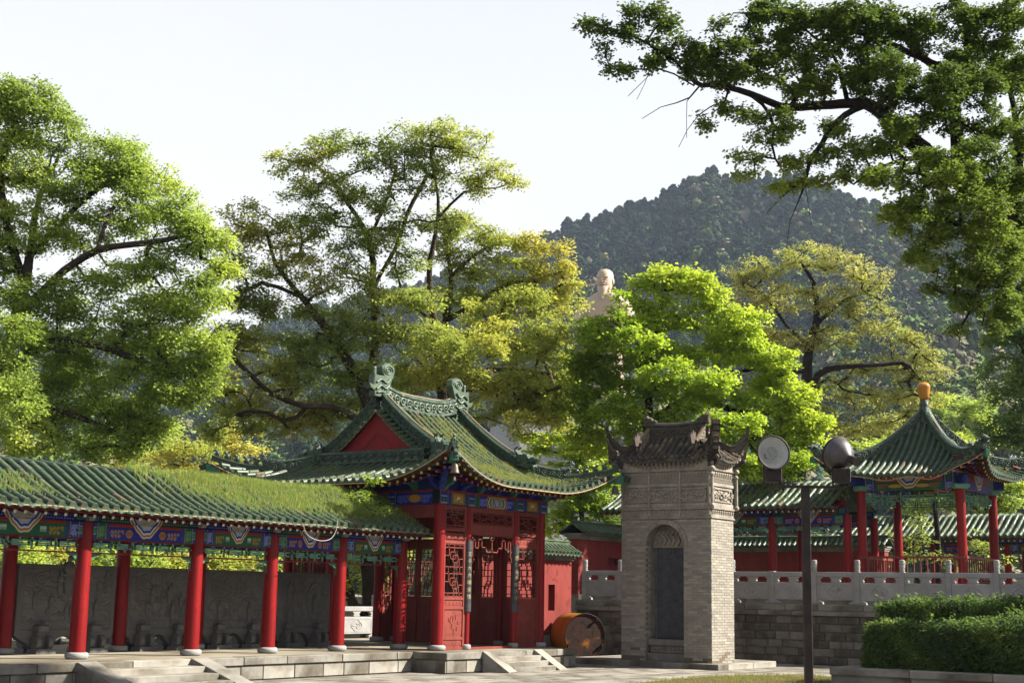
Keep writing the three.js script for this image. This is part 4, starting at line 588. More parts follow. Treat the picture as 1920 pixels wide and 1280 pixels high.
// ---------------------------------------------------------------- grey brick stele pier
const tower = thing('stele_pier', 'tall grey brick pier with arched stele niche and grey tiled roof', 'stele pier');
{
  const t = tower, f = rng(77), X0 = 30.9, X1 = 32.08, Z0 = -18.55, Z1 = -16.05, yB = .12, yT = 3.56;
  const nz0 = -17.86, nz1 = -16.8, nc = (nz0 + nz1) / 2, nr = (nz1 - nz0) / 2, ys = 2.9, nd = .45; // niche
  // base slab in pieces
  const sl = []; for (const [a, b] of [[-20.0, -18.6], [-18.6, -17.2], [-17.2, -15.7]]) sl.push({ g: cbox(.5, .15, b - a - .006, .012), m: place(30.8, .06, (a + b) / 2), mat: M.stone }); for (const [a, b] of [[31.05, 32.4], [32.4, 33.7]]) sl.push({ g: cbox(b - a - .006, .15, 4.3, .012), m: place((a + b) / 2 + .003, .06, -17.85), mat: M.stoneC }); pieces(t, 'base_slab', sl);
  // mortar core with the niche cut out: built from blocks and an arch ring
  const core = []; const c = .012;
  core.push(span(X0 + nd, X1 - c, yB, yT, Z0 + c, Z1 - c), span(X0 + c, X0 + nd, yB, yT, Z0 + c, nz0), span(X0 + c, X0 + nd, yB, yT, nz1, Z1 - c));
  const arch = [[nz0, yT], [nz0, ys]]; for (let i = 0; i <= 18; i++) { const a = Math.PI * (1 - i / 18); arch.push([nc + nr * Math.cos(a), ys + nr * Math.sin(a)]); } arch.push([nz1, ys], [nz1, yT]);
  core.push(boxUV(extrude(arch.map(([z, y]) => [-z, y]), nd - c).rotateY(Math.PI / 2).translate(X0 + c, 0, 0)));
  mesh('brick_core', merge(core), M.mortar, t);
  // bricks
  const list = [], ch = .0645, bl = .265; const gl = {}; const bg = (l, w) => gl[l.toFixed(3) + w] ??= cbox(l - .005, ch - .005, w, .003);
  const laid = (a, b, fixed, alongZ, pri, skip) => {
    let row = 0; for (let y = yB; y + ch <= yT + .001; y += ch, row++) { let s = a; let first = true; while (s < b - .015) { let l = Math.min(first && row % 2 ? bl / 2 : bl, b - s); if (b - s - l < .06) l = b - s; first = false; const m0 = s, m1 = s + l; s += l; let q0 = m0, q1 = m1; if (skip) { const r = skip(y + ch / 2); if (r) { if (q0 >= r[0] - .02 && q1 <= r[1] + .02) continue; if (q0 < r[0] && q1 > r[0]) q1 = r[0]; else if (q0 < r[1] && q1 > r[1]) q0 = r[1]; if (q1 - q0 < .04) continue; } } const mid = (q0 + q1) / 2, o = rr(-.003, .003, f); const big = q1 - q0; const len = Math.round(big * 40) / 40 > .03 ? big : .05; list.push({ g: bg(len, .05), m: alongZ ? place(fixed + .02 + o, y + ch / 2, mid, Math.PI / 2) : place(mid, y + ch / 2, fixed - .02 + o, 0), mat: row < 5 && f() < .62 - row * .14 ? M.bricks[5] : M.bricks[f() * 5 | 0], pri: pri + f() * .1 }); } }
  };
  const cut = y => y < ys ? [nz0, nz1] : y < ys + nr + .12 ? (q => [nc - q, nc + q])(Math.sqrt(Math.max(0, (nr + .12) ** 2 - (y - ys) ** 2))) : null;
  laid(Z0, Z1, X0, true, 1, cut); laid(X0, X1, Z1, false, 2); laid(X0, X1, Z0 + .04, false, -1); laid(Z0, Z1, X1 - .04, true, -2);
  pieces(t, 'brick', list, 300);
  // niche jamb bricks as courses on the far side
  const jb = []; for (let y = .72; y < ys; y += ch) jb.push({ g: bg(.2, .03), m: place(X0 + .12 + (Math.round(y / ch) % 2) * .1, y + ch / 2, nz0 + .008, 0), mat: M.bricks[f() * 5 | 0], pri: 0 }, { g: bg(.2, .03), m: place(X0 + .33, y + ch / 2, nz0 + .008, 0), mat: M.bricks[f() * 5 | 0], pri: 0 }); pieces(t, 'jamb_brick', jb, 80);
  // arch band: carved voussoirs
  for (let i = 0; i < 13; i++) { const a0 = Math.PI * i / 13 + .01, a1 = Math.PI * (i + 1) / 13 - .01, P = []; for (const [r, a] of [[nr, a0], [nr + .11, a0], [nr + .11, a1], [nr, a1]]) P.push([-(nc + r * Math.cos(a)), ys + r * Math.sin(a)]); mesh('arch_stone', boxUV(extrude(P, .05, .006).rotateY(Math.PI / 2).translate(X0 - .025, 0, 0)), M.carve, t); const am = (a0 + a1) / 2; mesh('leaf_carving', merge([ball(.035, X0 - .03, ys + (nr + .055) * Math.sin(am), nc + (nr + .055) * Math.cos(am), .5, 1, 1, 6), ball(.02, X0 - .03, ys + (nr + .085) * Math.sin(am + .1), nc + (nr + .085) * Math.cos(am + .1), .5, 1, 1, 5)]), M.carve, t); }
  // stele in the niche
  const st = mesh('stele', span(X0 + nd - .12, X0 + nd - .01, .66, 2.86, nz0 + .12, nz1 - .0, .012), std(lin(.075, .076, .09), .5, { map: rep(T.rough, 1.7), bumpMap: rep(T.bump, 2.5), bumpScale: .02 }), t);
  const ty = []; ty.push(span(X0 + nd - .1, X0 + nd - .01, 2.87, 3.4, nz0 + .02, nz1 - .02)); for (let i = 0; i < 6; i++) { const z = nc - .34 + i * .13; ty.push(tube([V3(X0 + nd - .12, 2.92, z), V3(X0 + nd - .16, 3.05 + .05 * (i % 2), z + .08), V3(X0 + nd - .13, 3.18, z - .04), V3(X0 + nd - .16, 3.28, z + .06)], .028, 5)); } mesh('stele_head', boxUV(merge(ty)), M.carve, t);
  mesh('stele_base', merge([span(X0 + .04, X0 + nd, yB, .32, nz0 + .02, nz1 - .0, .02), span(X0 + .1, X0 + nd, .32, .5, nz0 + .06, nz1 - .02, .03), span(X0 + .06, X0 + nd, .5, .655, nz0 + .03, nz1 - .01, .02), ...Array.from({ length: 9 }, (_, i) => ball(.035, X0 + .08, .43, nz0 + .12 + i * .105, .6, 1, 1, 6))]), M.stoneB, t);
  // carved cornice bands
  const band = (y0, y1, o, m, name = 'cornice_band') => mesh(name, span(X0 - o, X1 + o, y0, y1, Z0 - o, Z1 + o, .008), m, t);
  band(3.56, 3.6, .035, M.carve); band(3.6, 3.78, .01, M.carve); band(3.78, 3.83, .06, M.carve); band(3.83, 3.94, .02, M.carve); band(3.94, 4.34, .0, M.carve); band(4.34, 4.42, .03, M.carve); band(4.42, 4.72, .005, M.carve); band(4.72, 4.8, .05, M.carve);
  // fringe, relief panels and honeycomb relief as geometry
  const fringe = (y, s) => { const g = []; for (let i = 0; i < 26; i++) { const z = Z0 + .08 + i * (Z1 - Z0 - .16) / 25, d = .03 + .035 * Math.abs(Math.cos(i * Math.PI * 3 / 25)); g.push(ball(.032, X0 - .02, y, z, .5, 1.1, 1.3, 6), ball(.02, X0 - .025, y - d, z, .5, 1.2, 1, 5)); } for (let i = 0; i < 12; i++) { const x = X0 + .05 + i * (X1 - X0 - .1) / 11; g.push(ball(.032, x, y, Z1 + .02, 1.3, 1.1, .5, 6), ball(.02, x, y - .05, Z1 + .025, 1, 1.2, .5, 5)); } mesh('fringe', merge(g), M.carve, t); }; fringe(3.74); fringe(4.66);
  const rel = (w, h, n, sd) => { const q = rng(sd), g = []; for (let i = 0; i < n; i++) { const x = -w / 2 + w * (i + .5) / n, y = rr(-h * .28, h * .28, q); g.push(plain(new THREE.TorusGeometry(rr(.05, .085, q), .022, 5, 12, rr(3, 6.2, q)).rotateZ(q() * 6).translate(x, y, 0))); g.push(tube([V3(x, y, 0), V3(x + .08, y + rr(-.1, .1, q), .02), V3(x + .16, y + rr(-.12, .12, q), 0), V3(x + .22, y + rr(-.1, .1, q), .01)], .02, 5)); g.push(ball(.035, x + .06, y + rr(-.1, .1, q), .005, 1.3, .8, .5, 6)); } g.push(bars([[-w / 2, -h / 2, w / 2, -h / 2], [-w / 2, h / 2, w / 2, h / 2], [-w / 2, -h / 2, -w / 2, h / 2], [w / 2, -h / 2, w / 2, h / 2]], .025, .04)); return merge(g); };
  const r1 = mesh('relief_panel', rel(2.25, .3, 17, 5), M.carve, t); r1.position.set(X0 - .012, 4.13, (Z0 + Z1) / 2); r1.rotation.y = -Math.PI / 2; const r2 = mesh('relief_panel', rel(.95, .3, 7, 8), M.carve, t); r2.position.set((X0 + X1) / 2, 4.13, Z1 + .012);
  const hc = (w, h) => { const g = []; for (let j = 0; j < 4; j++) for (let i = 0; i < w / .085; i++) g.push(plain(new THREE.TorusGeometry(.034, .009, 4, 6).translate(-w / 2 + .06 + i * .085 + (j % 2) * .042, -h / 2 + .04 + j * .065, 0))); return merge(g); };
  const h1 = mesh('honeycomb_relief', hc(2.3, .28), M.carve, t); h1.position.set(X0 - .01, 4.535, (Z0 + Z1) / 2); h1.rotation.y = -Math.PI / 2; const h2 = mesh('honeycomb_relief', hc(1.0, .28), M.carve, t); h2.position.set((X0 + X1) / 2, 4.535, Z1 + .01);
  for (const z of [Z0 + .03, -17.75, -16.88, Z1 - .03]) mesh('band_post', span(X0 - .05, X0, 3.64, 4.72, z - .025, z + .025, .006).translate(0, 0, 0), M.carve, t).scale.set(1, 1, 1);
  for (const [x, z] of [[X0 - .06, Z1 + .06], [X1 + .06, Z1 + .06], [X1 + .05, Z1 - .5]]) { mesh('corner_boss', merge([ball(.09, x, 4.76, z, 1, .8, 1, 8), ball(.06, x, 4.9, z, 1, 1, 1, 8), ball(.07, x - .02, 4.62, z, 1, .8, 1, 8), cyl(.045, .045, .75, x, 3.88, z, 8), ball(.075, x, 3.86, z, 1, 1, 1, 8)]), M.carve, t); }
  // corbelled eave courses
  const eaveY = 5.0; const cb = []; for (let k = 0; k < 3; k++) { const o = .05 + k * .07; for (let i = 0; i < 22; i++) { const z = Z0 - o + .06 + i * (Z1 - Z0 + 2 * o - .12) / 21; const u = Math.pow(Math.abs((i - 10.5) / 10.5), 4) * .22; cb.push({ g: bg(.07, .09), m: place(X0 - o + .02, 4.83 + k * .07 + u, z, Math.PI / 2), mat: M.bricks[3], pri: 1 }); } for (let i = 0; i < 11; i++) { const x = X0 - o + .06 + i * (X1 - X0 + 2 * o - .12) / 10; const u = Math.pow(Math.abs((i - 5) / 5), 4) * .22; cb.push({ g: bg(.07, .09), m: place(x, 4.83 + k * .07 + u, Z1 + o - .02, 0), mat: M.bricks[2], pri: 1 }); } } pieces(t, 'corbel_brick', cb, 120);
  mesh('eave_core', span(X0 - .04, X1 + .04, 4.8, 5.12, Z0 - .04, Z1 + .04), M.carve, t);
  // roof
  const cx = (X0 + X1) / 2, cz = (Z0 + Z1) / 2, roof = hipRoof({ cx, cz, hx: (X1 - X0) / 2 + .22, hz: (Z1 - Z0) / 2 + .22, prof: e => 4.99 + .55 * e + .36 * e * e, rise: .4, reach: .7, spread: .05, decay: .9 });
  const hx = (X1 - X0) / 2 + .22, hz = (Z1 - Z0) / 2 + .22, gray = q => M.greyTile[q() * 3 | 0], g1 = .68;
  const lr = roof.rows('l', z => Math.abs(z) <= hz - g1 ? hx - .08 : Math.max(0, hz - Math.abs(z)), .17, 3), rrw = roof.rows('r', z => Math.abs(z) <= hz - g1 ? hx - .08 : Math.max(0, hz - Math.abs(z)), .17, -3), fr = roof.rows('f', x => Math.min(g1, hx - Math.abs(x)), .17, 2), bk = roof.rows('b', x => Math.min(g1, hx - Math.abs(x)), .17, -2);
  for (const r of [lr, rrw, fr, bk]) mesh('roof_bed', roofBed(r, 7, .02, .06), M.greyTile[2], t); const out = []; for (const r of [lr, fr, rrw, bk]) tileRows(r.map(q => ({ ...q, drip: 0 })), .2, out, gray, f); pieces(t, 'cover_tile', out, 200);
  const rz0 = cz - hz + g1, rz1 = cz + hz - g1, ry = roof.pt('l', 0, hx - .08).y;
  const rp = [V3(cx, ry + .04, rz0), V3(cx, ry, cz), V3(cx, ry + .04, rz1)], mr = mesh('main_ridge', sweepRidge(rp, .2, .42), M.greyTile[2], t); mesh('ridge_scrolls', scrolls(rp, .2, .4, .2), M.greyTile[0], mr);
  for (const [z, s] of [[rz0, 1], [rz1, -1]]) { const o = mesh('ridge_finial', dragonGeo, M.greyTile[0], t); o.position.set(cx, ry + .43, z); o.rotation.y = s * Math.PI / 2 + Math.PI; o.scale.set(.26, .3, .36); for (const q of [-1, 1]) { const pth = [0, 1, 2, 3, 4].map(i => V3(cx + q * (.08 + i * .11), roof.pt('l', 0, hx - .08 - i * .11).y + .02, z)); const a = mesh('gable_ridge', sweepRidge(pth, .12, .3), M.greyTile[1], t); mesh('ridge_scrolls', scrolls(pth, .12, .28, .13), M.carve, a); const spk = mesh('ridge_crest', boxUV(extrude([[0, 0], [.2, 0], [.26, .16], [.2, .26], [.17, .2], [.12, .34], [.06, .24], [.0, .3]], .06, .01)), M.greyTile[0], t); spk.position.set(cx + q * .5, pth[4].y + .18, z); spk.rotation.y = q > 0 ? 0 : Math.PI; } }
  for (const sx of [-1, 1]) for (const sz of [1, -1]) { // soaring corner wings in four layered ribs
    const h = roof.hip(sx, sz, g1, 0, 8), e = h[8], o = (k, y) => e.clone().add(V3(sx * k, y, sz * k));
    const top = [h[2], h[4], h[5].clone().add(V3(0, -.02, 0)), o(-.16, -.02), o(-.06, .1), o(.0, .26), o(.03, .42)];
    for (let k = 0; k < 5; k++) { const q = top.map((p, i) => p.clone().add(V3(sx * -.012 * k * i / 6, -.1 * k * (1 - .1 * i / 6) - k * .01 * i, sz * -.012 * k * i / 6))); mesh('corner_wing', sweepRidge(q, .28 - k * .02, .16, .72), M.greyTile[[0, 2, 1, 0, 2][k]], t); }
    mesh('wing_carving', merge(Array.from({ length: 16 }, (_, i) => ball(rr(.04, .07, f), e.x - sx * rr(.02, .3, f), e.y - rr(.12, .42, f), e.z - sz * rr(.02, .3, f), 1, 1, 1, 7))), M.greyTile[0], t);
  }
}
// ---------------------------------------------------------------- retaining wall and balustrades
const terraceY = 1.5;
tag(mesh('terrace', span(36.1, 80, -.05, terraceY, -60, 20), M.floor), 'raised paved terrace behind the retaining wall', 'terrace', null, 'structure');
{
  const t = thing('retaining_wall', 'grey coursed stone retaining wall below the white balustrade', 'retaining wall'), f = rng(91), mats = [[.235, .222, .21, 0], [.26, .247, .23, .3], [.21, .2, .19, .5], [.28, .262, .24, .8], [.245, .228, .21, .15]].map(([r, g, b, k]) => std(lin(r, g, b), .9, { map: rep(T.stain, .6, k, k * .5), bumpMap: rep(T.bump, 1.4), bumpScale: .03 }));
  mesh('wall_core', span(35.87, 36.1, -.05, 1.49, -23.05, 4), M.mortar, t);
  const L = [], C = [], z0 = -23.05, z1 = 3.9; const hs = [.2, .21, .2, .22, .21, .21]; let y = 0;
  for (const h of hs) { let z = z0; while (z < z1) { const l = Math.min(rr(.3, .68, f), z1 - z); const c = z + l / 2, d = V3(35.8, 1, c).sub(EYE); L.push({ g: cbox(l - .01, h - .01, .14, .012), m: place(35.88 + rr(-.012, .012, f), y + h / 2, c, -Math.PI / 2), mat: mats[f() * 5 | 0], pri: c < -9 ? 2 : 0 }); z += l; } y += h; }
  for (const [h, o] of [[.13, .1], [.17, .05]]) { let z = z0; while (z < z1) { const l = Math.min(rr(.9, 1.5, f), z1 - z), c = z + l / 2; C.push({ g: cbox(l - .008, h - .006, .4, .012), m: place(36.0 - o, y + h / 2, c, -Math.PI / 2), mat: [M.stoneB, M.stone][f() * 2 | 0], pri: c < -9 ? 2 : 0 }); z += l; } y += h; }
  pieces(t, 'wall_stone', L, 230); pieces(t, 'coping_stone', C, 60);
}
const postGeo = box(.15, .86, .15, 0, .43, 0, .012), capGeo = boxUV(merge([lathe([[0, 0], [.06, 0], [.066, .02], [.066, .05], [.06, .06], [.068, .075], [.07, .28], [.062, .3], [0, .3]], 16), ...Array.from({ length: 16 }, (_, i) => ball(.018, .066 * Math.cos(i * 2.4), .1 + (i % 5) * .036, .066 * Math.sin(i * 2.4), 1, 1, 1, 5))]));
const quatre = (a, b, r) => tube(Array.from({ length: 40 }, (_, i) => { const t = i / 40 * 2 * Math.PI, k = 1 + .1 * Math.cos(4 * t); return V3(a * k * Math.cos(t), b * k * Math.sin(t), 0); }).concat([V3(a * 1.1, 0, 0)]), r, 5, 80);
function balustrade(label, pos, turn, n, pitch, noCap = [], seed = 1, mats = [M.pale, M.paleB]) { // runs along +x, faces +z
  const t = thing('stone_balustrade', label, 'balustrade', 'carved stone balustrades'), f = rng(seed); t.position.set(...pos); t.rotation.y = turn;
  for (let i = 0; i <= n; i++) { const p = mesh('post', postGeo, mats[i % 2], t); p.position.set(i * pitch, 0, 0); if (!noCap.includes(i)) mesh('post_cap', capGeo, mats[i % 2], p).position.set(0, .86, 0); }
  const w = pitch - .15, vase = extrude([[-.1, 0], [.1, 0], [.13, .03], [.09, .065], [.13, .1], [.16, .135], [-.16, .135], [-.13, .1], [-.09, .065], [-.13, .03]], .09, .006).translate(0, 0, -.045), half = extrude([[0, 0], [.08, 0], [.1, .03], [.06, .065], [.1, .1], [.14, .135], [0, .135]], .09, .004).translate(0, 0, -.045), halfR = extrude([[0, 0], [-.08, 0], [-.1, .03], [-.06, .065], [-.1, .1], [-.14, .135], [0, .135]], .09, .004).translate(0, 0, -.045);
  const vg = boxUV(vase), hg = boxUV(half), hr = boxUV(halfR), panelG = box(w, .46, .1, 0, 0, 0, .01), railG = box(w, .13, .13, 0, 0, 0, .012), frameG = bars([[-w / 2 + .07, -.17, w / 2 - .07, -.17], [-w / 2 + .07, .17, w / 2 - .07, .17], [-w / 2 + .07, -.17, -w / 2 + .07, .17], [w / 2 - .07, -.17, w / 2 - .07, .17]], .012, .012), footG = boxUV(extrude([[-.08, 0], [.08, 0], [.06, .05], [.02, .06], [-.06, .1], [-.08, .1]], .1, .006).translate(0, 0, -.05));
  for (let i = 0; i < n; i++) {
    const x = (i + .5) * pitch, m = mats[(i + 1) % 2]; const pn = mesh('panel', panelG, m, t); pn.position.set(x, .34, 0); mesh('panel_frame', frameG, m, pn).position.set(0, 0, .05);
    const md = [quatre(.2, .15, .012)]; const k = i % 4; for (let j = 0; j < 6; j++) { const a = rr(0, 6.28, f), r = rr(.03, .12, f); md.push(ball(.03, r * Math.cos(a) * 1.2, r * Math.sin(a) * .8, 0, rr(.8, 1.8, f), rr(.5, 1, f), .3, 6)); } if (k === 0) md.push(box(.3, .02, .016).rotateZ(.5)); if (k === 2) for (let j = 0; j < 4; j++) md.push(tube([V3(.04, -.02 + j * .02, 0), V3(.1, .0 + j * .03, .004), V3(.16, -.01 + j * .025, 0)], .009, 4)); if (k === 1) md.push(ball(.07, 0, 0, 0, .9, 1.2, .25, 8)); if (k === 3) md.push(box(.26, .02, .016).rotateZ(-.5), plain(new THREE.TorusGeometry(.05, .012, 4, 12).translate(.06, -.04, 0))); mesh('medallion', merge(md), m, pn).position.set(0, 0, .052);
    mesh('top_rail', railG, m, t).position.set(x, .78, 0); mesh('vase_support', vg, m, t).position.set(x, .575, 0); mesh('vase_support', hg, m, t).position.set(x - w / 2, .575, 0); mesh('vase_support', hr, m, t).position.set(x + w / 2, .575, 0);
    mesh('foot', footG, m, t).position.set(x - w / 2 + .08, .01, 0); const f2 = mesh('foot', footG, m, t); f2.position.set(x + w / 2 - .08, .01, 0); f2.rotation.y = Math.PI;
  }
}
balustrade('carved grey stone balustrade on the retaining wall, passing behind the brick pier', [36.0, 1.555, -22.86], -Math.PI / 2, 18, 1.205, [5], 3);
balustrade('stone balustrade behind the corridor, seen under the relief screens', [14, P0 - .0, -26.3], 0, 12, 1.5, [], 8, [M.stone, M.pale]);
balustrade('short stone balustrade with tall carved posts beyond the rear of the gate hall', [31.4, .2, -30.2], -2.4, 3, 1.3, [], 12, [M.pale, M.pale]);
tag(mesh('rear_terrace', span(12, 31, -.05, P0 - .008, -26.6, -24.25), M.floor), 'paved ledge behind the corridor', 'terrace', null, 'structure');

// ---------------------------------------------------------------- walls with tiled caps
function cappedWall(label, x0, x1, z, y0, yTop, pos, turn, win) { // along +x, faces +z, cap at yTop
  const t = thing('tiled_wall', label, 'wall', 'red walls with green tiled caps'), f = rng(x1 * 7 | 0); t.position.set(...pos); t.rotation.y = turn; const th = .36;
  const segs = []; if (win) { const [a, b, c, d] = win; segs.push(span(x0, a, y0, yTop, -th / 2, th / 2), span(b, x1, y0, yTop, -th / 2, th / 2), span(a, b, y0, c, -th / 2, th / 2), span(a, b, d, yTop, -th / 2, th / 2), span(a, b, c, d, -th / 2, -th / 2 + .12)); } else segs.push(span(x0, x1, y0, yTop, -th / 2, th / 2));
  mesh('wall_body', merge(segs), M.wallRed, t); mesh('plinth', span(x0 - .01, x1 + .01, y0 - .02, y0 + .3, -th / 2 - .03, th / 2 + .03, .01), M.stoneB, t);
  for (const [h, o] of [[.0, .05], [.06, .1], [.12, .15]]) mesh('cap_course', span(x0 - o * .5, x1 + o * .5, yTop + h, yTop + h + .055, -th / 2 - o, th / 2 + o, .006), M.stoneB, t);
  const e = yTop + .2, row = (x, s) => [0, 1, 2, 3].map(i => V3(x, e + .24 * (.8 * i / 3 + .2 * i * i / 9), s * (.44 - .4 * i / 3))); const A = [], B = []; const n = Math.round((x1 - x0 + .1) / .19); for (let i = 0; i <= n; i++) { const x = x0 - .05 + (x1 - x0 + .1) * i / n; A.push({ curve: row(x, 1), side: V3(-1, 0, 0), drip: -.19, pri: 1 }); B.push({ curve: row(x, -1), side: V3(1, 0, 0), pri: 0 }); }
  mesh('roof_bed', roofBed(A, 4, .03, .05), M.pan, t); mesh('roof_bed', roofBed(B.slice().reverse(), 4, .03, .05), M.pan, t); const out = [], dr = []; tileRows(A, .24, out, glaze, f, true, dr); tileRows(B, .24, out, glaze, f); pieces(t, 'cover_tile', out, 160); pieces(t, 'drip_tile', dr, 60);
  const rp = [V3(x0 - .1, e + .22, 0), V3((x0 + x1) / 2, e + .22, 0), V3(x1 + .1, e + .22, 0)]; mesh('cap_ridge', sweepRidge(rp, .16, .14), M.glaze[2], t);
}
cappedWall('lower red wall with green tiled cap between the gate hall and terrace', 0, 4.45, 0, .3, 2.62, [29.5, 0, -22.2], 0, [3.3, 3.62, 1.25, 1.95]);
cappedWall('higher red wall with green tiled cap behind the terrace balustrade', 0, 5.4, 0, 1.4, 3.34, [36.25, 0, -23.45], 0, [1.7, 2.5, 2.6, 2.82]);
cappedWall('far red wall with green tiled cap seen through the terrace corridor', 0, 12.4, 0, 1.4, 3.3, [46.5, 0, -30], -Math.PI / 2);
// ---------------------------------------------------------------- rusty drum
{
  const t = thing('steel_drum', 'large rusty yellow steel drum lying on its side by the red wall', 'drum'); t.position.set(33.1, .6, -21.25); t.rotation.y = -32 * R;
  const rust = (s, a, b) => texture(256, (u, v) => { const n = fbm(u, v, 3, 5, s), m = fbm(u, v, 10, 4, s + 9), k = Math.min(1, Math.max(0, (n - a) * b)); const y = [.62, .40, .07], q = [.17 + .12 * m, .10 + .05 * m, .06 + .03 * m], d = [.09, .075, .07], j = Math.min(1, Math.max(0, (m - .5) * 4)); return y.map((c, i) => c * (1 - k) + k * (q[i] * (1 - j) + d[i] * j)); });
  const body = std(lin(1, 1, 1), .6, { map: rust(5, .66, 6), metalness: .1 }), end = std(lin(1, 1, 1), .65, { map: rust(15, .22, 6), metalness: .1 });
  const R0 = .595, L = .95; const sh = plain(new THREE.CylinderGeometry(R0, R0, L, 40, 1, true).rotateX(Math.PI / 2)); mesh('shell', sh, body, t); mesh('end_plate', plain(new THREE.CylinderGeometry(R0 - .015, R0 - .015, .02, 40).rotateX(Math.PI / 2).translate(0, 0, L / 2 - .03)), end, t); mesh('end_plate', plain(new THREE.CylinderGeometry(R0 - .015, R0 - .015, .02, 40).rotateX(Math.PI / 2).translate(0, 0, -L / 2 + .03)), end, t);
  for (const z of [L / 2, -L / 2]) mesh('rim', plain(new THREE.TorusGeometry(R0 - .004, .014, 6, 48).translate(0, 0, z)), end, t);
  for (const a of [.9, -.45, 3.6]) mesh('bolt_socket', merge([plain(new THREE.CylinderGeometry(.035, .035, .08, 12).rotateX(Math.PI / 2).translate((R0 - .04) * Math.cos(a), (R0 - .04) * Math.sin(a), L / 2 + .01)), plain(new THREE.TorusGeometry(.03, .012, 5, 12).translate((R0 - .04) * Math.cos(a), (R0 - .04) * Math.sin(a), L / 2 + .05))]), end, t);
}
// ---------------------------------------------------------------- corridors and pavilion on the terrace
const tc = corridor({ label: 'terrace corridor with red columns and green tiles behind the brick pier', cols: [0, 2.58, 5.2, 7.6].map(x => x), x0: -.4, x1: 7.55, pos: [40, 1.8, -23.9], turn: -Math.PI / 2, seed: 14, dense: false, kinds: 1, colR: .13, group: 'terrace corridors' });
tag(mesh('terrace_plinth', span(39.3, 43.2, terraceY - .02, 1.8, -24.5, -16.2), M.stoneB), 'low stone plinth under the terrace corridor', 'plinth', null, 'structure');
corridor({ label: 'terrace corridor section beyond the pointed pavilion at the picture edge', cols: [0, 2.6, 5.2], x0: -.5, x1: 5.6, pos: [42.2, 1.85, -11.05], turn: -Math.PI / 2, seed: 15, dense: false, kinds: 1, colR: .14, group: 'terrace corridors' });
corridor({ label: 'far terrace corridor seen between the pavilion columns', cols: [0, 2.6, 5.2, 7.8, 10.4], x0: -1, x1: 11.2, pos: [50.6, 1.35, -20], turn: -Math.PI / 2, seed: 16, dense: false, kinds: 0, colR: .13, group: 'terrace corridors' });
const pav = thing('pointed_pavilion', 'square red columned pavilion with pointed green roof and orange finial', 'pavilion');
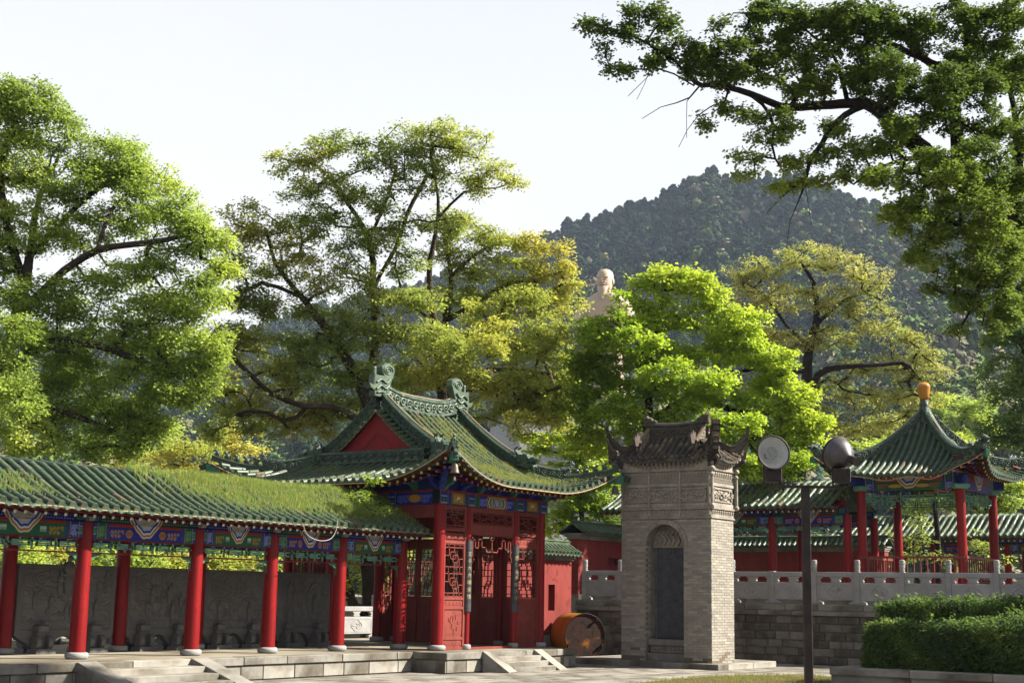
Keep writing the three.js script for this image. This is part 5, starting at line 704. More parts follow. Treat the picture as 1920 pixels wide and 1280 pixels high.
{
  const t = pav, f = rng(41), C = [41.47, -14.4], hs = 1.46, FY = 2.0, top = 4.83, cx = C[0], cz = C[1], hx = 2.3;
  mesh('floor_slab', span(cx - 1.9, cx + 1.9, terraceY - .02, FY, cz - 1.9, cz + 1.9, .02), M.stoneB, t);
  for (const sx of [-1, 1]) for (const sz of [-1, 1]) { const c = mesh('column', cyl(.135, .125, top - FY - .1, 0, .1, 0, 22), M.red, t); c.position.set(cx + sx * hs, FY, cz + sz * hs); mesh('pedestal', pedestalGeo, M.pale, c); const cp = mesh('capital', boxUV(extrude([[-.14, 0], [.14, 0], [.22, .05], [.22, .12], [-.22, .12], [-.22, .05]], .28, .01).translate(0, 0, -.14)), M.teal, t); cp.position.set(cx + sx * hs, top, cz + sz * hs); cp.rotation.y = sx * sz > 0 ? Math.PI / 4 : -Math.PI / 4; const sn = mesh('cloud_bracket', merge([box(.5, .26, .12, 0, 0, 0, .04), plain(new THREE.TorusGeometry(.08, .014, 5, 20).translate(.12, 0, .065)), plain(new THREE.TorusGeometry(.045, .012, 5, 16).translate(.12, 0, .067)), plain(new THREE.TorusGeometry(.08, .014, 5, 20).translate(.12, 0, -.065))]), M.blue, t); sn.position.set(cx + sx * (hs + .1), top + .27, cz + sz * (hs + .1)); sn.rotation.y = Math.atan2(-sz, sx); }
  const pk = [canvasTex(1024, 192, (g, w, h) => { g.fillStyle = '#8a4632'; g.fillRect(0, 0, w, h * .5); g.fillStyle = GRN; g.fillRect(0, h * .5, w, h * .5); for (const x of [0, w - 140]) { g.fillStyle = '#2a3486'; g.fillRect(x, 0, 140, h); g.fillStyle = '#2a5c48'; g.fillRect(x + 45, 0, 50, h * .5); dots(g, x + 20, 0, 16, h, '#151515', '#c9c4b6', 13); dots(g, x + 104, 0, 16, h, '#151515', '#c9c4b6', 13); scrollPaint(g, x + 42, h * .5, 56, h * .5, '#7a86c0', 4); } scrollPaint(g, 160, h * .53, 120, h * .42, '#a0643c', 3); scrollPaint(g, w - 280, h * .53, 120, h * .42, '#a0643c', 5); g.fillStyle = '#b8923c'; for (const x of [360, w - 360]) { g.beginPath(); g.ellipse(x, h * .76, 80, 22, 0, 0, 7); g.fill(); } cartouche(g, w / 2, -120, 420, 300, 6); weather(g, w, h, 3); }), canvasTex(1024, 192, (g, w, h) => { g.fillStyle = '#7c3a2c'; g.fillRect(0, 0, w, h * .5); g.fillStyle = '#3c3478'; g.fillRect(0, h * .5, w, h * .5); for (const x of [0, w - 120]) { g.fillStyle = '#2a5c48'; g.fillRect(x, 0, 120, h); dots(g, x + 10, 0, 16, h, '#151515', '#c9c4b6', 13); dots(g, x + 94, 0, 16, h, '#151515', '#c9c4b6', 13); } cartouche(g, w / 2, -120, 420, 300, 9); weather(g, w, h, 4); })];
  const w = 2 * hs - .2; [[0, 1, 0, 1], [0, -1, Math.PI, 1], [-1, 0, -Math.PI / 2, 0], [1, 0, Math.PI / 2, 0]].forEach(([dx, dz, ry, k]) => {
    const b = mesh('painted_beam', frontUV(plain(new THREE.BoxGeometry(w, .46, .15)), -w / 2, w / 2, -.23, .23), M['pv' + k] ??= std(lin(1, 1, 1), .6, { map: pk[k] }), t); b.position.set(cx + dx * hs, top + .23, cz + dz * hs); b.rotation.y = ry;
    const l = mesh('lattice', latticeStrip(w, .38), M.teal, t); l.position.set(cx + dx * hs, top - .24, cz + dz * hs); l.rotation.y = ry;
    if (!(dx > 0)) { const rl = [], n = 15; for (let i = 0; i <= n; i++) rl.push(i); const grp = mesh('rail', merge([span(-hs - .1, hs + .1, .88, .94, -.03, .03), span(-hs, hs, .38, .44, -.2, .02), span(-hs, hs, .1, .15, -.02, .02)]), M.frame, t); grp.position.set(cx + dx * (hs + .12), FY, cz + dz * (hs + .12)); grp.rotation.y = ry; for (let i = 0; i <= 15; i++) { const bl = mesh('baluster', box(.028, .85, .035), M.frame, grp); bl.position.set(-hs + i * 2 * hs / 15, .46, 0); } }
  });
  mesh('ceiling', span(cx - hs, cx + hs, top + .5, top + .54, cz - hs, cz + hs), M.frame, t);
  const prof = e => 5.22 + .40 * e + .10 * e * e + .045 * e * e * e, roof = hipRoof({ cx, cz, hx, hz: hx, prof, rise: .62, reach: 1.6, spread: .2, decay: 1.8 });
  const em = x => Math.max(0, Math.min(hx - .14, hx - Math.abs(x))); const out = [], dr = []; const A = roof.rows('l', em, .2, 3), B = roof.rows('f', em, .2, 2), Cc = roof.rows('b', em, .2, -2), D = roof.rows('r', em, .2, -3);
  for (const r of [A, B, Cc, D]) { mesh('roof_bed', roofBed(r, 8), M.pan, t); tileRows(r, .3, out, glaze, f, true, dr); } pieces(t, 'cover_tile', out, 300); pieces(t, 'drip_tile', dr, 50);
  eaveTrim(t, roof, ['l', 'f', 'b', 'r'], () => hx + .08, .22);
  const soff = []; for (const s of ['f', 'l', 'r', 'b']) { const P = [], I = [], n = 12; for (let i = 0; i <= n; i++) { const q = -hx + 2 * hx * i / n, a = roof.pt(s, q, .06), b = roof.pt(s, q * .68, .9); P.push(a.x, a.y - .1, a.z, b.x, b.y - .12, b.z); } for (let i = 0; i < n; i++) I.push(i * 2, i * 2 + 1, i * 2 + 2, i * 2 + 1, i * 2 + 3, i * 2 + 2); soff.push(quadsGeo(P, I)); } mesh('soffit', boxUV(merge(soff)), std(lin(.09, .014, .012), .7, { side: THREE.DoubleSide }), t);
  for (const sx of [-1, 1]) for (const sz of [-1, 1]) { const h = roof.hip(sx, sz, hx - .12, 0, 16).map(p => p.add(V3(0, -.02, 0))); const r = mesh('hip_ridge', sweepRidge(h, .2, .31), M.ridge, t); mesh('ridge_scrolls', scrolls(h, .21, .32, .21), M.ridgeLight, r); const da = Math.atan2(-sz, sx); for (const [i, s] of [[13, .3], [16, .24]]) { const d = mesh('dragon_head', dragonGeo, M.ridge, t); d.position.copy(h[i]).add(V3(0, .24, 0)); d.rotation.y = da; d.scale.setScalar(s); } for (let i = 0; i < 3; i++) { const g = mesh('ridge_figure', figureGeo, M.ridge, t); g.position.copy(h[14]).lerp(h[16], i / 3).add(V3(0, .23, 0)); g.rotation.y = da; } const cb = mesh('corner_beam', span(-.45, .12, -.09, .09, -.06, .06, .01), M.tealDark, t); cb.position.copy(h[16]).add(V3(0, -.12, 0)); cb.rotation.y = da; }
  const ay = prof(hx - .12); mesh('finial_stem', lathe([[.26, -.12], [.2, .0], [.15, .1], [.17, .14], [.17, .18], [.13, .2], [.15, .26], [.15, .32], [.125, .34], [.14, .4], [.14, .46], [.12, .48], [.13, .54], [.1, .58], [0, .58]], 20).translate(cx, ay, cz), M.ridge, t);
  mesh('finial_jar', lathe([[0, .57], [.12, .57], [.155, .72], [.19, .94], [.195, 1.0], [.17, 1.03], [.1, 1.09], [0, 1.11]], 24).translate(cx, ay, cz), std(lin(.55, .23, .03), .25, { map: rep(T.soft, .6) }), t);
  const el = s => Array.from({ length: 17 }, (_, i) => roof.pt(s, -2.34 + 4.68 * i / 16, -.05).add(V3(0, -.07 - .1 * Math.sin(i * .7) ** 2, 0)));
  tag(mesh('light_cable', tube(el('l'), .013, 5, 60), M.cable), 'tan light cable along the pavilion eave', 'cable', 'light cables on the roofs');
  tag(mesh('light_cable', tube(roof.hip(-1, 1, hx - .2, 0, 10).map((p, i) => p.add(V3(0, .26 + .04 * Math.sin(i), 0))), .013, 5, 60), M.cable), 'tan light cable down the near hip of the pavilion', 'cable', 'light cables on the roofs');
  grass('pavilion_roof_grass', 'small tuft of grass on the far slope of the pavilion roof', 1500, (u, v, q) => { const x = -1.9 + u * 3.8, e = .3 + v * 1.1; if (e > 2.2 - Math.abs(x) || cn(x * 2 + 3, e * 2, 9) < .5) return null; return { p: roof.pt('f', x, e), k: 1 }; }, .04, .11, 61);
}
grass('terrace_roof_grass', 'grass growing on the terrace corridor roof', 5200, (u, v, f) => { const z = -24 + u * 7.9, s = .15 + v * .8, n = cn(z * 1.6 + 20, s * 3, 71); if (f() > (n > .5 ? .7 : .08) * (z > -18.2 ? .25 : 1)) return null; const x = 40 - (tc.mid + (tc.zE - tc.mid) * (1 - s)); return { p: V3(x, 1.8 + tc.prof(s), z), k: .6 + .6 * n }; }, .05, .13, 62);
// ---------------------------------------------------------------- floodlight mast
{
  const t = thing('floodlight_mast', 'dark steel post with crossbar and two round floodlights', 'floodlight'), D = 20;
  const b = V3(18.72, 0, -8.24); t.position.copy(b); t.rotation.y = -Math.atan2(camRight.z, camRight.x); // crossbar across the view
  const steel = std(lin(.06, .045, .04), .55, { map: rep(T.rough, 1.1), metalness: .2 });
  mesh('post', span(-.055, .055, 0, 3.2, -.055, .055, .008), steel, t).rotation.z = 0; mesh('crossbar', span(-.5, .56, 3.2, 3.24, -.03, .03, .006), steel, t);
  for (const [x, back] of [[-.47, false], [.5, true]]) {
    const ballast = mesh('ballast_box', box(.22, .2, .2, x + (back ? 0 : .03), 3.38, back ? .06 : -.06, .012), steel, t); mesh('bracket', merge([span(x - .12, x - .1, 3.24, 3.5, -.02, .02), span(x + .1, x + .12, 3.24, 3.5, -.02, .02)]), steel, t);
    const h = new THREE.Group(); h.name = 'lamp_head'; t.add(h); h.position.set(x, 3.68, 0); h.rotation.set(back ? .38 : -.1, back ? Math.PI + .42 : .2, 0);
    const shell = lathe([[.045, -.24], [.06, -.2], [.09, -.17], [.13, -.13], [.19, -.06], [.225, .02], [.24, .08]], 36).rotateX(Math.PI / 2); mesh('reflector_shell', shell, std(lin(.13, .12, .125), .5, { map: rep(T.rough, .8), metalness: .55, side: THREE.DoubleSide }), h);
    mesh('reflector', lathe([[.03, -.19], [.1, -.14], [.17, -.06], [.21, .02], [.228, .076]], 36).rotateX(Math.PI / 2), std(new THREE.Color(.86, .86, .83), .55, { map: rep(T.soft, 2), side: THREE.DoubleSide }), h);
    mesh('rim', plain(new THREE.TorusGeometry(.236, .014, 8, 48).translate(0, 0, .08)), steel, h); mesh('lamp_socket', plain(new THREE.CylinderGeometry(.05, .065, .2, 16).rotateX(Math.PI / 2).translate(0, 0, -.28)), steel, h);
    mesh('bulb', lathe([[0, -.16], [.04, -.15], [.045, -.08], [.085, -.03], [.095, .01], [.06, .05], [0, .06]], 20).rotateX(Math.PI / 2), new THREE.MeshPhysicalMaterial({ color: lin(.9, .92, .9), roughness: .08, transmission: .75, thickness: .02 }), h);
    mesh('glass_cover', plain(new THREE.CircleGeometry(.23, 40).translate(0, 0, .074)), new THREE.MeshPhysicalMaterial({ color: lin(.93, .94, .92), roughness: .06, transmission: 1, thickness: 0 }), h);
  }
  mesh('wire', merge([tube([V3(-.36, 3.3, 0), V3(-.3, 3.26, .03), V3(-.24, 3.3, .02), V3(-.2, 3.245, .02)], .006, 4), tube([V3(.38, 3.3, 0), V3(.34, 3.27, .03), V3(.28, 3.245, .02)], .006, 4)]), steel, t);
}
// ---------------------------------------------------------------- planter
{
  const t = thing('stone_planter', 'low stone planter wall around the clipped hedge', 'planter'), f = rng(5); const x0 = 25.35, z0 = -10.75;
  mesh('soil', span(x0 + .3, 40, .1, .36, z0 + .3, 6), std(lin(.05, .04, .03), 1), t); const L = [], C = [];
  for (let z = z0; z < 5;) { const l = rr(1.1, 1.7, f); C.push({ g: cbox(l - .008, .14, .36, .015), m: place(x0 + .17, .38, z + l / 2, -Math.PI / 2), mat: [M.stone, M.stoneB][f() * 2 | 0], pri: 1 }); L.push({ g: cbox(l - .008, .33, .26, .012), m: place(x0 + .2, .155, z + l / 2, -Math.PI / 2), mat: [M.stoneB, M.stone][f() * 2 | 0], pri: 1 }); z += l; }
  for (let x = x0 + .36; x < 34;) { const l = rr(1.1, 1.7, f); C.push({ g: cbox(l - .008, .14, .36, .015), m: place(x + l / 2, .38, z0 + .17), mat: M.stone, pri: 0 }); L.push({ g: cbox(l - .008, .33, .26, .012), m: place(x + l / 2, .155, z0 + .2), mat: M.stoneB, pri: 0 }); x += l; }
  pieces(t, 'coping_stone', C); pieces(t, 'planter_stone', L);
}
// ---------------------------------------------------------------- trees
function leafSpray(n, rad, size, flat, seed, wide = .62) { // a spray of n small leaves
  const f = rng(seed), P = [], I = [];
  for (let i = 0; i < n; i++) {
    const a = f() * 6.283, r = rad * Math.sqrt(f()), c = V3(r * Math.cos(a), (f() - .5) * rad * flat, r * Math.sin(a)), s = size * rr(.7, 1.25, f);
    const d = V3(Math.cos(a) + rr(-.8, .8, f), rr(-.7, .35, f), Math.sin(a) + rr(-.8, .8, f)).normalize(), u = V3(rr(-.5, .5, f), 1, rr(-.5, .5, f)).normalize(), w = V3().crossVectors(d, u).normalize(), nn = V3().crossVectors(w, d);
    const k = P.length / 3, q = (x, y, z) => { const p = c.clone().addScaledVector(d, x * s).addScaledVector(w, y * s).addScaledVector(nn, z * s); P.push(p.x, p.y, p.z); };
    q(0, 0, 0); q(.5, wide * .5, .1); q(1, 0, -.06); q(.5, -wide * .5, .1); I.push(k, k + 1, k + 2, k, k + 2, k + 3);
  }
  return quadsGeo(P, I);
}
const sprays = {};
// limbs: polylines of [px, py, ddepth, radius]; clumps: [px, py, rx, ry, ddepth]
function tree({ name, label, category = 'tree', group, D, limbs = [], clumps, k = 1.2, leaf = .1, nLeaf = 9, per = 6, rad = .3, flat = .5, mat, tints, bark = M.bark, seed = 1, tip = .009, ground = 0, deep = .85, droop = 0, step = .45, extra = 0, wide, thick = .6 }) {
  const t = thing(name, label, category, group), f = rng(seed), S = D / LENS;
  const N = []; // nodes: p, parent, r
  const add = (p, parent, r0 = 0) => { N.push({ p, parent, r: r0, w: 0 }); return N.length - 1; };
  for (const L of limbs) {
    const pts = L.map(([x, y, d = 0, r = 0]) => ({ p: at(x, y, D + d), r: r * thick })); if (L.root !== false && L === limbs[0] && ground !== null) { const b = pts[0].p.clone(); b.y = ground - .1; pts.unshift({ p: b, r: pts[0].r * 1.15 }); }
    const c = new THREE.CatmullRomCurve3(pts.map(q => q.p), false, 'centripetal'), len = c.getLength(), n = Math.max(2, Math.round(len / step)); let prev = -1;
    if (N.length) { let best = 1e9; N.forEach((q, i) => { const d = q.p.distanceToSquared(pts[0].p); if (d < best) { best = d; prev = i; } }); }
    for (let i = 0; i <= n; i++) { const u = i / n, s = u * (pts.length - 1), j = Math.min(pts.length - 2, s | 0), r = pts[j].r + (pts[j + 1].r - pts[j].r) * (s - j), p = c.getPoint(u); p.x += rr(-.02, .02, f); p.z += rr(-.02, .02, f); prev = add(p, prev, r); }
  }
  const A = [];
  for (const [x, y, rx, ry, dz = 0, dens = 1] of clumps) { const n = Math.max(3, Math.round(k * dens * rx * ry / 100)); const c = at(x, y, D + dz); for (let i = 0; i < n; i++) { let a, b, e; do { a = f() * 2 - 1; b = f() * 2 - 1; e = f() * 2 - 1; } while (a * a + b * b + e * e > 1); const q = Math.pow(a * a + b * b + e * e, -.12); A.push(c.clone().addScaledVector(camRight, a * q * rx * S).addScaledVector(camUp, b * q * ry * S).addScaledVector(fwd, e * q * deep * (rx + ry) / 2 * S)); } }
  if (!N.length) add(A[0].clone().setY(ground), -1, .03);
  const dist = A.map(p => { let b = 1e9; for (const n of N) b = Math.min(b, n.p.distanceToSquared(p)); return b; }), ord = A.map((_, i) => i).sort((a, b) => dist[a] - dist[b]), tips = [];
  for (const i of ord) {
    const p = A[i]; let best = 1e9, bi = 0; for (let j = 0; j < N.length; j++) { const q = N[j].p, dx = p.x - q.x, dy = p.y - q.y, dz = p.z - q.z, d = dx * dx + dy * dy * (dy < 0 ? 2.2 : 1) + dz * dz; if (d < best) { best = d; bi = j; } }
    const s0 = N[bi].p, len = s0.distanceTo(p), n = Math.max(1, Math.round(len / step)); let prev = bi; const arc = len * rr(.05, .18, f), side = V3(rr(-1, 1, f), 0, rr(-1, 1, f)).multiplyScalar(len * .1);
    for (let q = 1; q <= n; q++) { const u = q / n, m = s0.clone().lerp(p, u); m.y -= droop * 0 + arc * Math.sin(Math.PI * u) * .6; m.addScaledVector(side, Math.sin(Math.PI * u)); m.x += rr(-.03, .03, f); m.y += rr(-.03, .03, f); prev = add(m, prev); } tips.push(prev);
  }
  tips.forEach(i => { N[i].w = 1; }); for (let i = N.length - 1; i >= 0; i--) { if (N[i].parent >= 0) N[N[i].parent].w += N[i].w || .5; }
  N.forEach(n => { n.r = Math.max(n.r, tip * Math.pow(Math.max(1, n.w), .44)); });
  const P = [], Nn = [], UV = []; // tapered tubes
  N.forEach((n, i) => {
    if (n.parent < 0) return; const a = N[n.parent], d = n.p.clone().sub(a.p), l = d.length(); if (l < 1e-4) return; d.divideScalar(l); const r1 = n.r, r0 = Math.min(a.r, Math.max(r1 * 1.6, r1)), sides = r0 > .12 ? 10 : r0 > .04 ? 6 : 4, u = Math.abs(d.y) < .9 ? V3(0, 1, 0).cross(d).normalize() : V3(1, 0, 0).cross(d).normalize(), v = V3().crossVectors(d, u); const ext = Math.min(r1 * .6, .05);
    for (let s = 0; s < sides; s++) { const q = [0, 1].map(e => { const t2 = (s + e) / sides * 6.2832, c = Math.cos(t2), w = Math.sin(t2); return V3(u.x * c + v.x * w, u.y * c + v.y * w, u.z * c + v.z * w); }); const pt = (e, top) => { const b = top ? n.p : a.p, rad2 = top ? r1 : r0, o = top ? ext : -ext; P.push(b.x + q[e].x * rad2 + d.x * o, b.y + q[e].y * rad2 + d.y * o, b.z + q[e].z * rad2 + d.z * o); Nn.push(q[e].x, q[e].y, q[e].z); UV.push((s + e) / sides * r0 * 6.28, b.y + (top ? .1 : 0)); }; pt(0, 0); pt(1, 0); pt(0, 1); pt(1, 0); pt(1, 1); pt(0, 1); }
  });
  const g = new THREE.BufferGeometry(); g.setAttribute('position', new THREE.Float32BufferAttribute(P, 3)); g.setAttribute('normal', new THREE.Float32BufferAttribute(Nn, 3)); g.setAttribute('uv', new THREE.Float32BufferAttribute(UV, 2)); mesh('trunk', g, bark, t);
  // leaves
  const ms = []; for (const i of tips) { const n = N[i], pa = N[n.parent] ?? n; for (let q = 0; q < per; q++) { const p = pa.p.clone().lerp(n.p, rr(-.1, 1.1, f)).add(V3(rr(-1, 1, f), rr(-.6, .6, f), rr(-1, 1, f)).multiplyScalar(rad * .8)); ms.push(p); } }
  const vs = [0, 1, 2].map(v => sprays[[nLeaf, rad, leaf, flat, v, wide]] ??= leafSpray(nLeaf, rad, leaf, flat, 100 + v, wide)), by = [[], [], []]; ms.forEach((p, i) => by[i % 3].push(p));
  const crown = new THREE.Group(); crown.name = 'crown'; 
  by.forEach((ps, v) => { const im = new THREE.InstancedMesh(vs[v], mat, ps.length); ps.forEach((p, i) => { im.setMatrixAt(i, M4().compose(p, new THREE.Quaternion().setFromEuler(new THREE.Euler(rr(-.5, .5, f), f() * 6.28, rr(-.5, .5, f))), V3(1, 1, 1).multiplyScalar(rr(.75, 1.25, f)))); const c = tints[Math.min(tints.length - 1, Math.max(0, Math.floor((cn(p.x * .5 + 50, p.y * .6 + p.z * .4 + 90, seed) * 1.3 - .15) * tints.length + rr(-.5, .5, f))))], b = rr(.8, 1.2, f); im.setColorAt(i, lin(c[0] * b, c[1] * b, c[2] * b)); }); im.name = 'crown'; im.userData.kind = 'stuff'; t.add(im); });
  return t;
}
const LF = leafMat(white);
const GRN1 = [[.36, .48, .07], [.46, .59, .085], [.55, .67, .10], [.61, .71, .12]], GRN2 = [[.32, .39, .07], [.40, .49, .08], [.50, .56, .10], [.58, .58, .11]], YEL = [[.46, .52, .08], [.54, .59, .09], [.62, .63, .10], [.67, .62, .11]], MAP = [[.34, .50, .03], [.43, .60, .04], [.52, .68, .05], [.60, .73, .06]], OLV = [[.42, .45, .09], [.50, .52, .11], [.57, .56, .14], [.50, .54, .11]], DRK = [[.11, .19, .035], [.15, .26, .045], [.21, .34, .06], [.29, .42, .075]];
tree({ name: 'broadleaf_tree', label: 'large spreading light green tree behind the left end of the corridor', D: 39, seed: 2, mat: LF, tints: GRN1, k: 1.45, per: 6, leaf: 0.092, nLeaf: 16, rad: 0.25, flat: 0.55, limbs: [[[-30, 900, 0, .42], [10, 680, 0, .36], [40, 560, 0, .3], [55, 480, 0, .2], [70, 380, 1, .13], [110, 290, 1, .07]], [[30, 600, 0, .22], [110, 515, -1, .17], [180, 470, -1, .13], [300, 452, -1.5, .08], [380, 430, -1.5, .05]], [[45, 540, 0, .2], [15, 430, 0, .15], [0, 320, 0, .1], [30, 220, 0, .05]], [[10, 690, 0, .2], [100, 640, -1.5, .13], [190, 650, -2, .09], [290, 690, -2, .05]], [[55, 480, 0, .12], [130, 400, .5, .09], [190, 350, .5, .06], [260, 320, .5, .03]], [[180, 470, -1, .07], [205, 400, -.6, .05], [250, 350, 0, .03]], [[0, 720, 0, .2], [80, 760, -2, .12], [170, 790, -2, .06], [250, 830, -2, .03]]],
  clumps: [[40, 190, 70, 50], [90, 240, 60, 45], [-40, 200, 80, 60], [200, 295, 80, 45, .5], [120, 330, 90, 50], [20, 300, 70, 60], [270, 335, 75, 40, .5], [330, 400, 60, 45, -1], [250, 400, 70, 40], [390, 445, 45, 40, -1.5], [40, 430, 80, 50], [150, 440, 70, 35], [420, 480, 30, 40, -1.5], [320, 490, 60, 30, -1.5], [230, 520, 70, 30, -1], [370, 560, 60, 45, -2], [280, 590, 80, 40, -1.5], [150, 560, 80, 45, -1], [60, 560, 60, 40, -1], [200, 650, 90, 40, -1.5], [330, 650, 70, 40, -2], [390, 700, 35, 35, -2], [90, 690, 80, 50, -1], [240, 730, 90, 45, -2], [150, 790, 80, 40, -1.5], [20, 640, 50, 50, -3], [20, 760, 45, 70, -4], [60, 830, 40, 40, -3], [260, 810, 60, 40, -2], [-60, 500, 90, 140], [-60, 720, 80, 100], [340, 720, 70, 40, -2], [300, 770, 70, 40, -2], [400, 640, 40, 36, -2], [200, 830, 80, 34, -1], [330, 580, 60, 36, -1.5], [100, 620, 70, 40, -1], [130, 740, 70, 40, -1]] });
tree({ name: 'broadleaf_tree', label: 'tall open crowned green tree rising behind the gate hall', D: 43, seed: 5, mat: LF, tints: GRN2, k: 1.5, per: 5, leaf: 0.092, nLeaf: 15, rad: 0.24, flat: 0.5, bark: M.bark, limbs: [[[692, 1140, 0, .36], [690, 1040, 0, .33], [705, 880, 0, .31], [690, 760, 0, .29], [645, 665, 0, .26], [595, 595, 0, .2], [560, 550, 0, .15], [520, 500, 0, .1], [500, 440, 0, .06]], [[665, 1140, -.5, .26], [645, 1080, -.5, .24], [640, 980, -.3, .22], [668, 860, 0, .2]], [[692, 740, .5, .2], [702, 640, .6, .17], [700, 540, .6, .14], [692, 450, .6, .11], [655, 385, .6, .08], [612, 325, .6, .04]], [[692, 450, .6, .09], [722, 380, .6, .06], [745, 310, .6, .03]], [[700, 540, .6, .1], [738, 470, .8, .08], [765, 400, .8, .05], [800, 330, .8, .03]], [[835, 880, 1, .3], [828, 720, 1, .25], [812, 600, 1, .2], [806, 500, 1, .15], [822, 400, 1, .1], [812, 300, 1, .05]], [[822, 410, 1, .08], [870, 360, 1, .06], [930, 352, 1, .035], [970, 340, 1, .02]], [[690, 800, -.5, .18], [661, 782, -.6, .17], [616, 761, -.8, .15], [576, 762, -1, .13], [523, 745, -1, .12], [491, 724, -1, .1], [456, 689, -1, .08], [424, 655, -1, .06], [400, 600, -1, .03]], [[576, 762, -1, .07], [540, 790, -1, .05], [490, 770, -1, .03], [440, 775, -1, .02]], [[560, 555, 0, .1], [490, 530, 0, .07], [440, 560, 0, .04], [400, 575, 0, .02]], [[812, 600, 1, .12], [760, 560, .5, .08], [740, 500, .4, .05]]],
  clumps: [[540, 305, 40, 25], [590, 290, 40, 28], [640, 270, 45, 28], [700, 290, 55, 32], [760, 260, 45, 30], [820, 250, 50, 30], [880, 275, 50, 32], [930, 320, 38, 22], [965, 345, 20, 12], [560, 360, 42, 26], [630, 350, 55, 32], [700, 370, 60, 32], [790, 330, 55, 32], [870, 345, 50, 24], [455, 395, 40, 16], [500, 420, 45, 22], [450, 450, 45, 22], [560, 430, 50, 26], [630, 430, 55, 30], [720, 450, 55, 32], [480, 500, 60, 26], [570, 500, 55, 26], [660, 510, 50, 28], [440, 560, 45, 22], [530, 580, 50, 26], [620, 590, 50, 26], [710, 560, 55, 28], [770, 500, 40, 26], [430, 625, 40, 26], [510, 640, 55, 28], [600, 660, 55, 30], [760, 620, 50, 32], [680, 640, 40, 28], [460, 740, 50, 26], [540, 730, 50, 24], [620, 720, 45, 28], [500, 800, 60, 28], [580, 800, 50, 26], [420, 760, 30, 26], [640, 760, 50, 30], [700, 700, 44, 30], [740, 680, 44, 30], [660, 610, 46, 26], [560, 690, 50, 26], [480, 590, 44, 24], [600, 540, 44, 24], [420, 500, 36, 24], [760, 560, 44, 28], [720, 620, 44, 26], [420, 690, 36, 26], [650, 470, 44, 24], [760, 420, 40, 26], [800, 290, 40, 24], [440, 650, 44, 30], [500, 690, 50, 30], [560, 650, 50, 30], [620, 640, 44, 28], [470, 780, 50, 26], [390, 720, 40, 40, 3], [400, 800, 40, 30, 3], [550, 770, 50, 30], [610, 770, 44, 28], [660, 700, 44, 28], [480, 560, 44, 24], [540, 470, 44, 22], [600, 400, 40, 22], [450, 430, 36, 18], [830, 640, 40, 26, -1], [800, 560, 36, 24], [850, 420, 36, 22]] });
tree({ name: 'broadleaf_tree', label: 'yellow bronze leaved tree beside the gate roof ridge', D: 47, seed: 8, mat: LF, tints: YEL, k: 1.6, per: 6, leaf: 0.092, nLeaf: 15, rad: 0.25, flat: 0.5, limbs: [[[850, 950, 0, .34], [840, 760, 0, .3], [828, 640, 0, .24], [838, 590, 0, .2], [845, 520, 0, .13], [835, 450, 0, .07]], [[838, 600, 0, .15], [890, 570, 0, .12], [940, 540, 0, .09], [1000, 525, 0, .05], [1050, 510, 0, .03]], [[845, 520, 0, .08], [900, 470, 0, .05], [960, 450, 0, .03]], [[840, 740, 0, .16], [900, 700, -1, .1], [960, 690, -1, .07], [1030, 700, -1, .04]], [[840, 720, 0, .14], [800, 690, -1, .1], [770, 660, -1, .06]]],
  clumps: [[830, 410, 45, 22], [870, 430, 55, 28], [930, 450, 50, 28], [990, 460, 42, 24], [830, 480, 45, 30], [890, 500, 60, 30], [960, 510, 60, 30], [1030, 500, 45, 34], [1060, 560, 35, 40], [860, 560, 55, 30], [930, 570, 60, 30], [1010, 570, 55, 34], [800, 640, 50, 28], [860, 640, 55, 30], [940, 640, 60, 30], [1020, 650, 55, 36], [790, 710, 45, 24], [860, 710, 60, 28], [940, 710, 60, 28], [1020, 720, 55, 34], [900, 770, 60, 28], [980, 770, 55, 34], [1020, 760, 55, 34], [960, 740, 50, 30], [1060, 700, 40, 40], [770, 720, 40, 26], [1050, 790, 40, 30], [830, 650, 46, 28, -4], [860, 700, 50, 28, -4], [800, 700, 44, 26, -4], [900, 650, 50, 28, -4], [960, 620, 50, 28, -3], [1000, 690, 50, 30, -3], [930, 720, 50, 28, -3], [1040, 620, 40, 34, -3], [1060, 460, 22, 16], [900, 590, 50, 26, -2], [980, 560, 46, 26, -2], [1000, 800, 50, 30, -2], [1060, 750, 40, 30, -2]] });
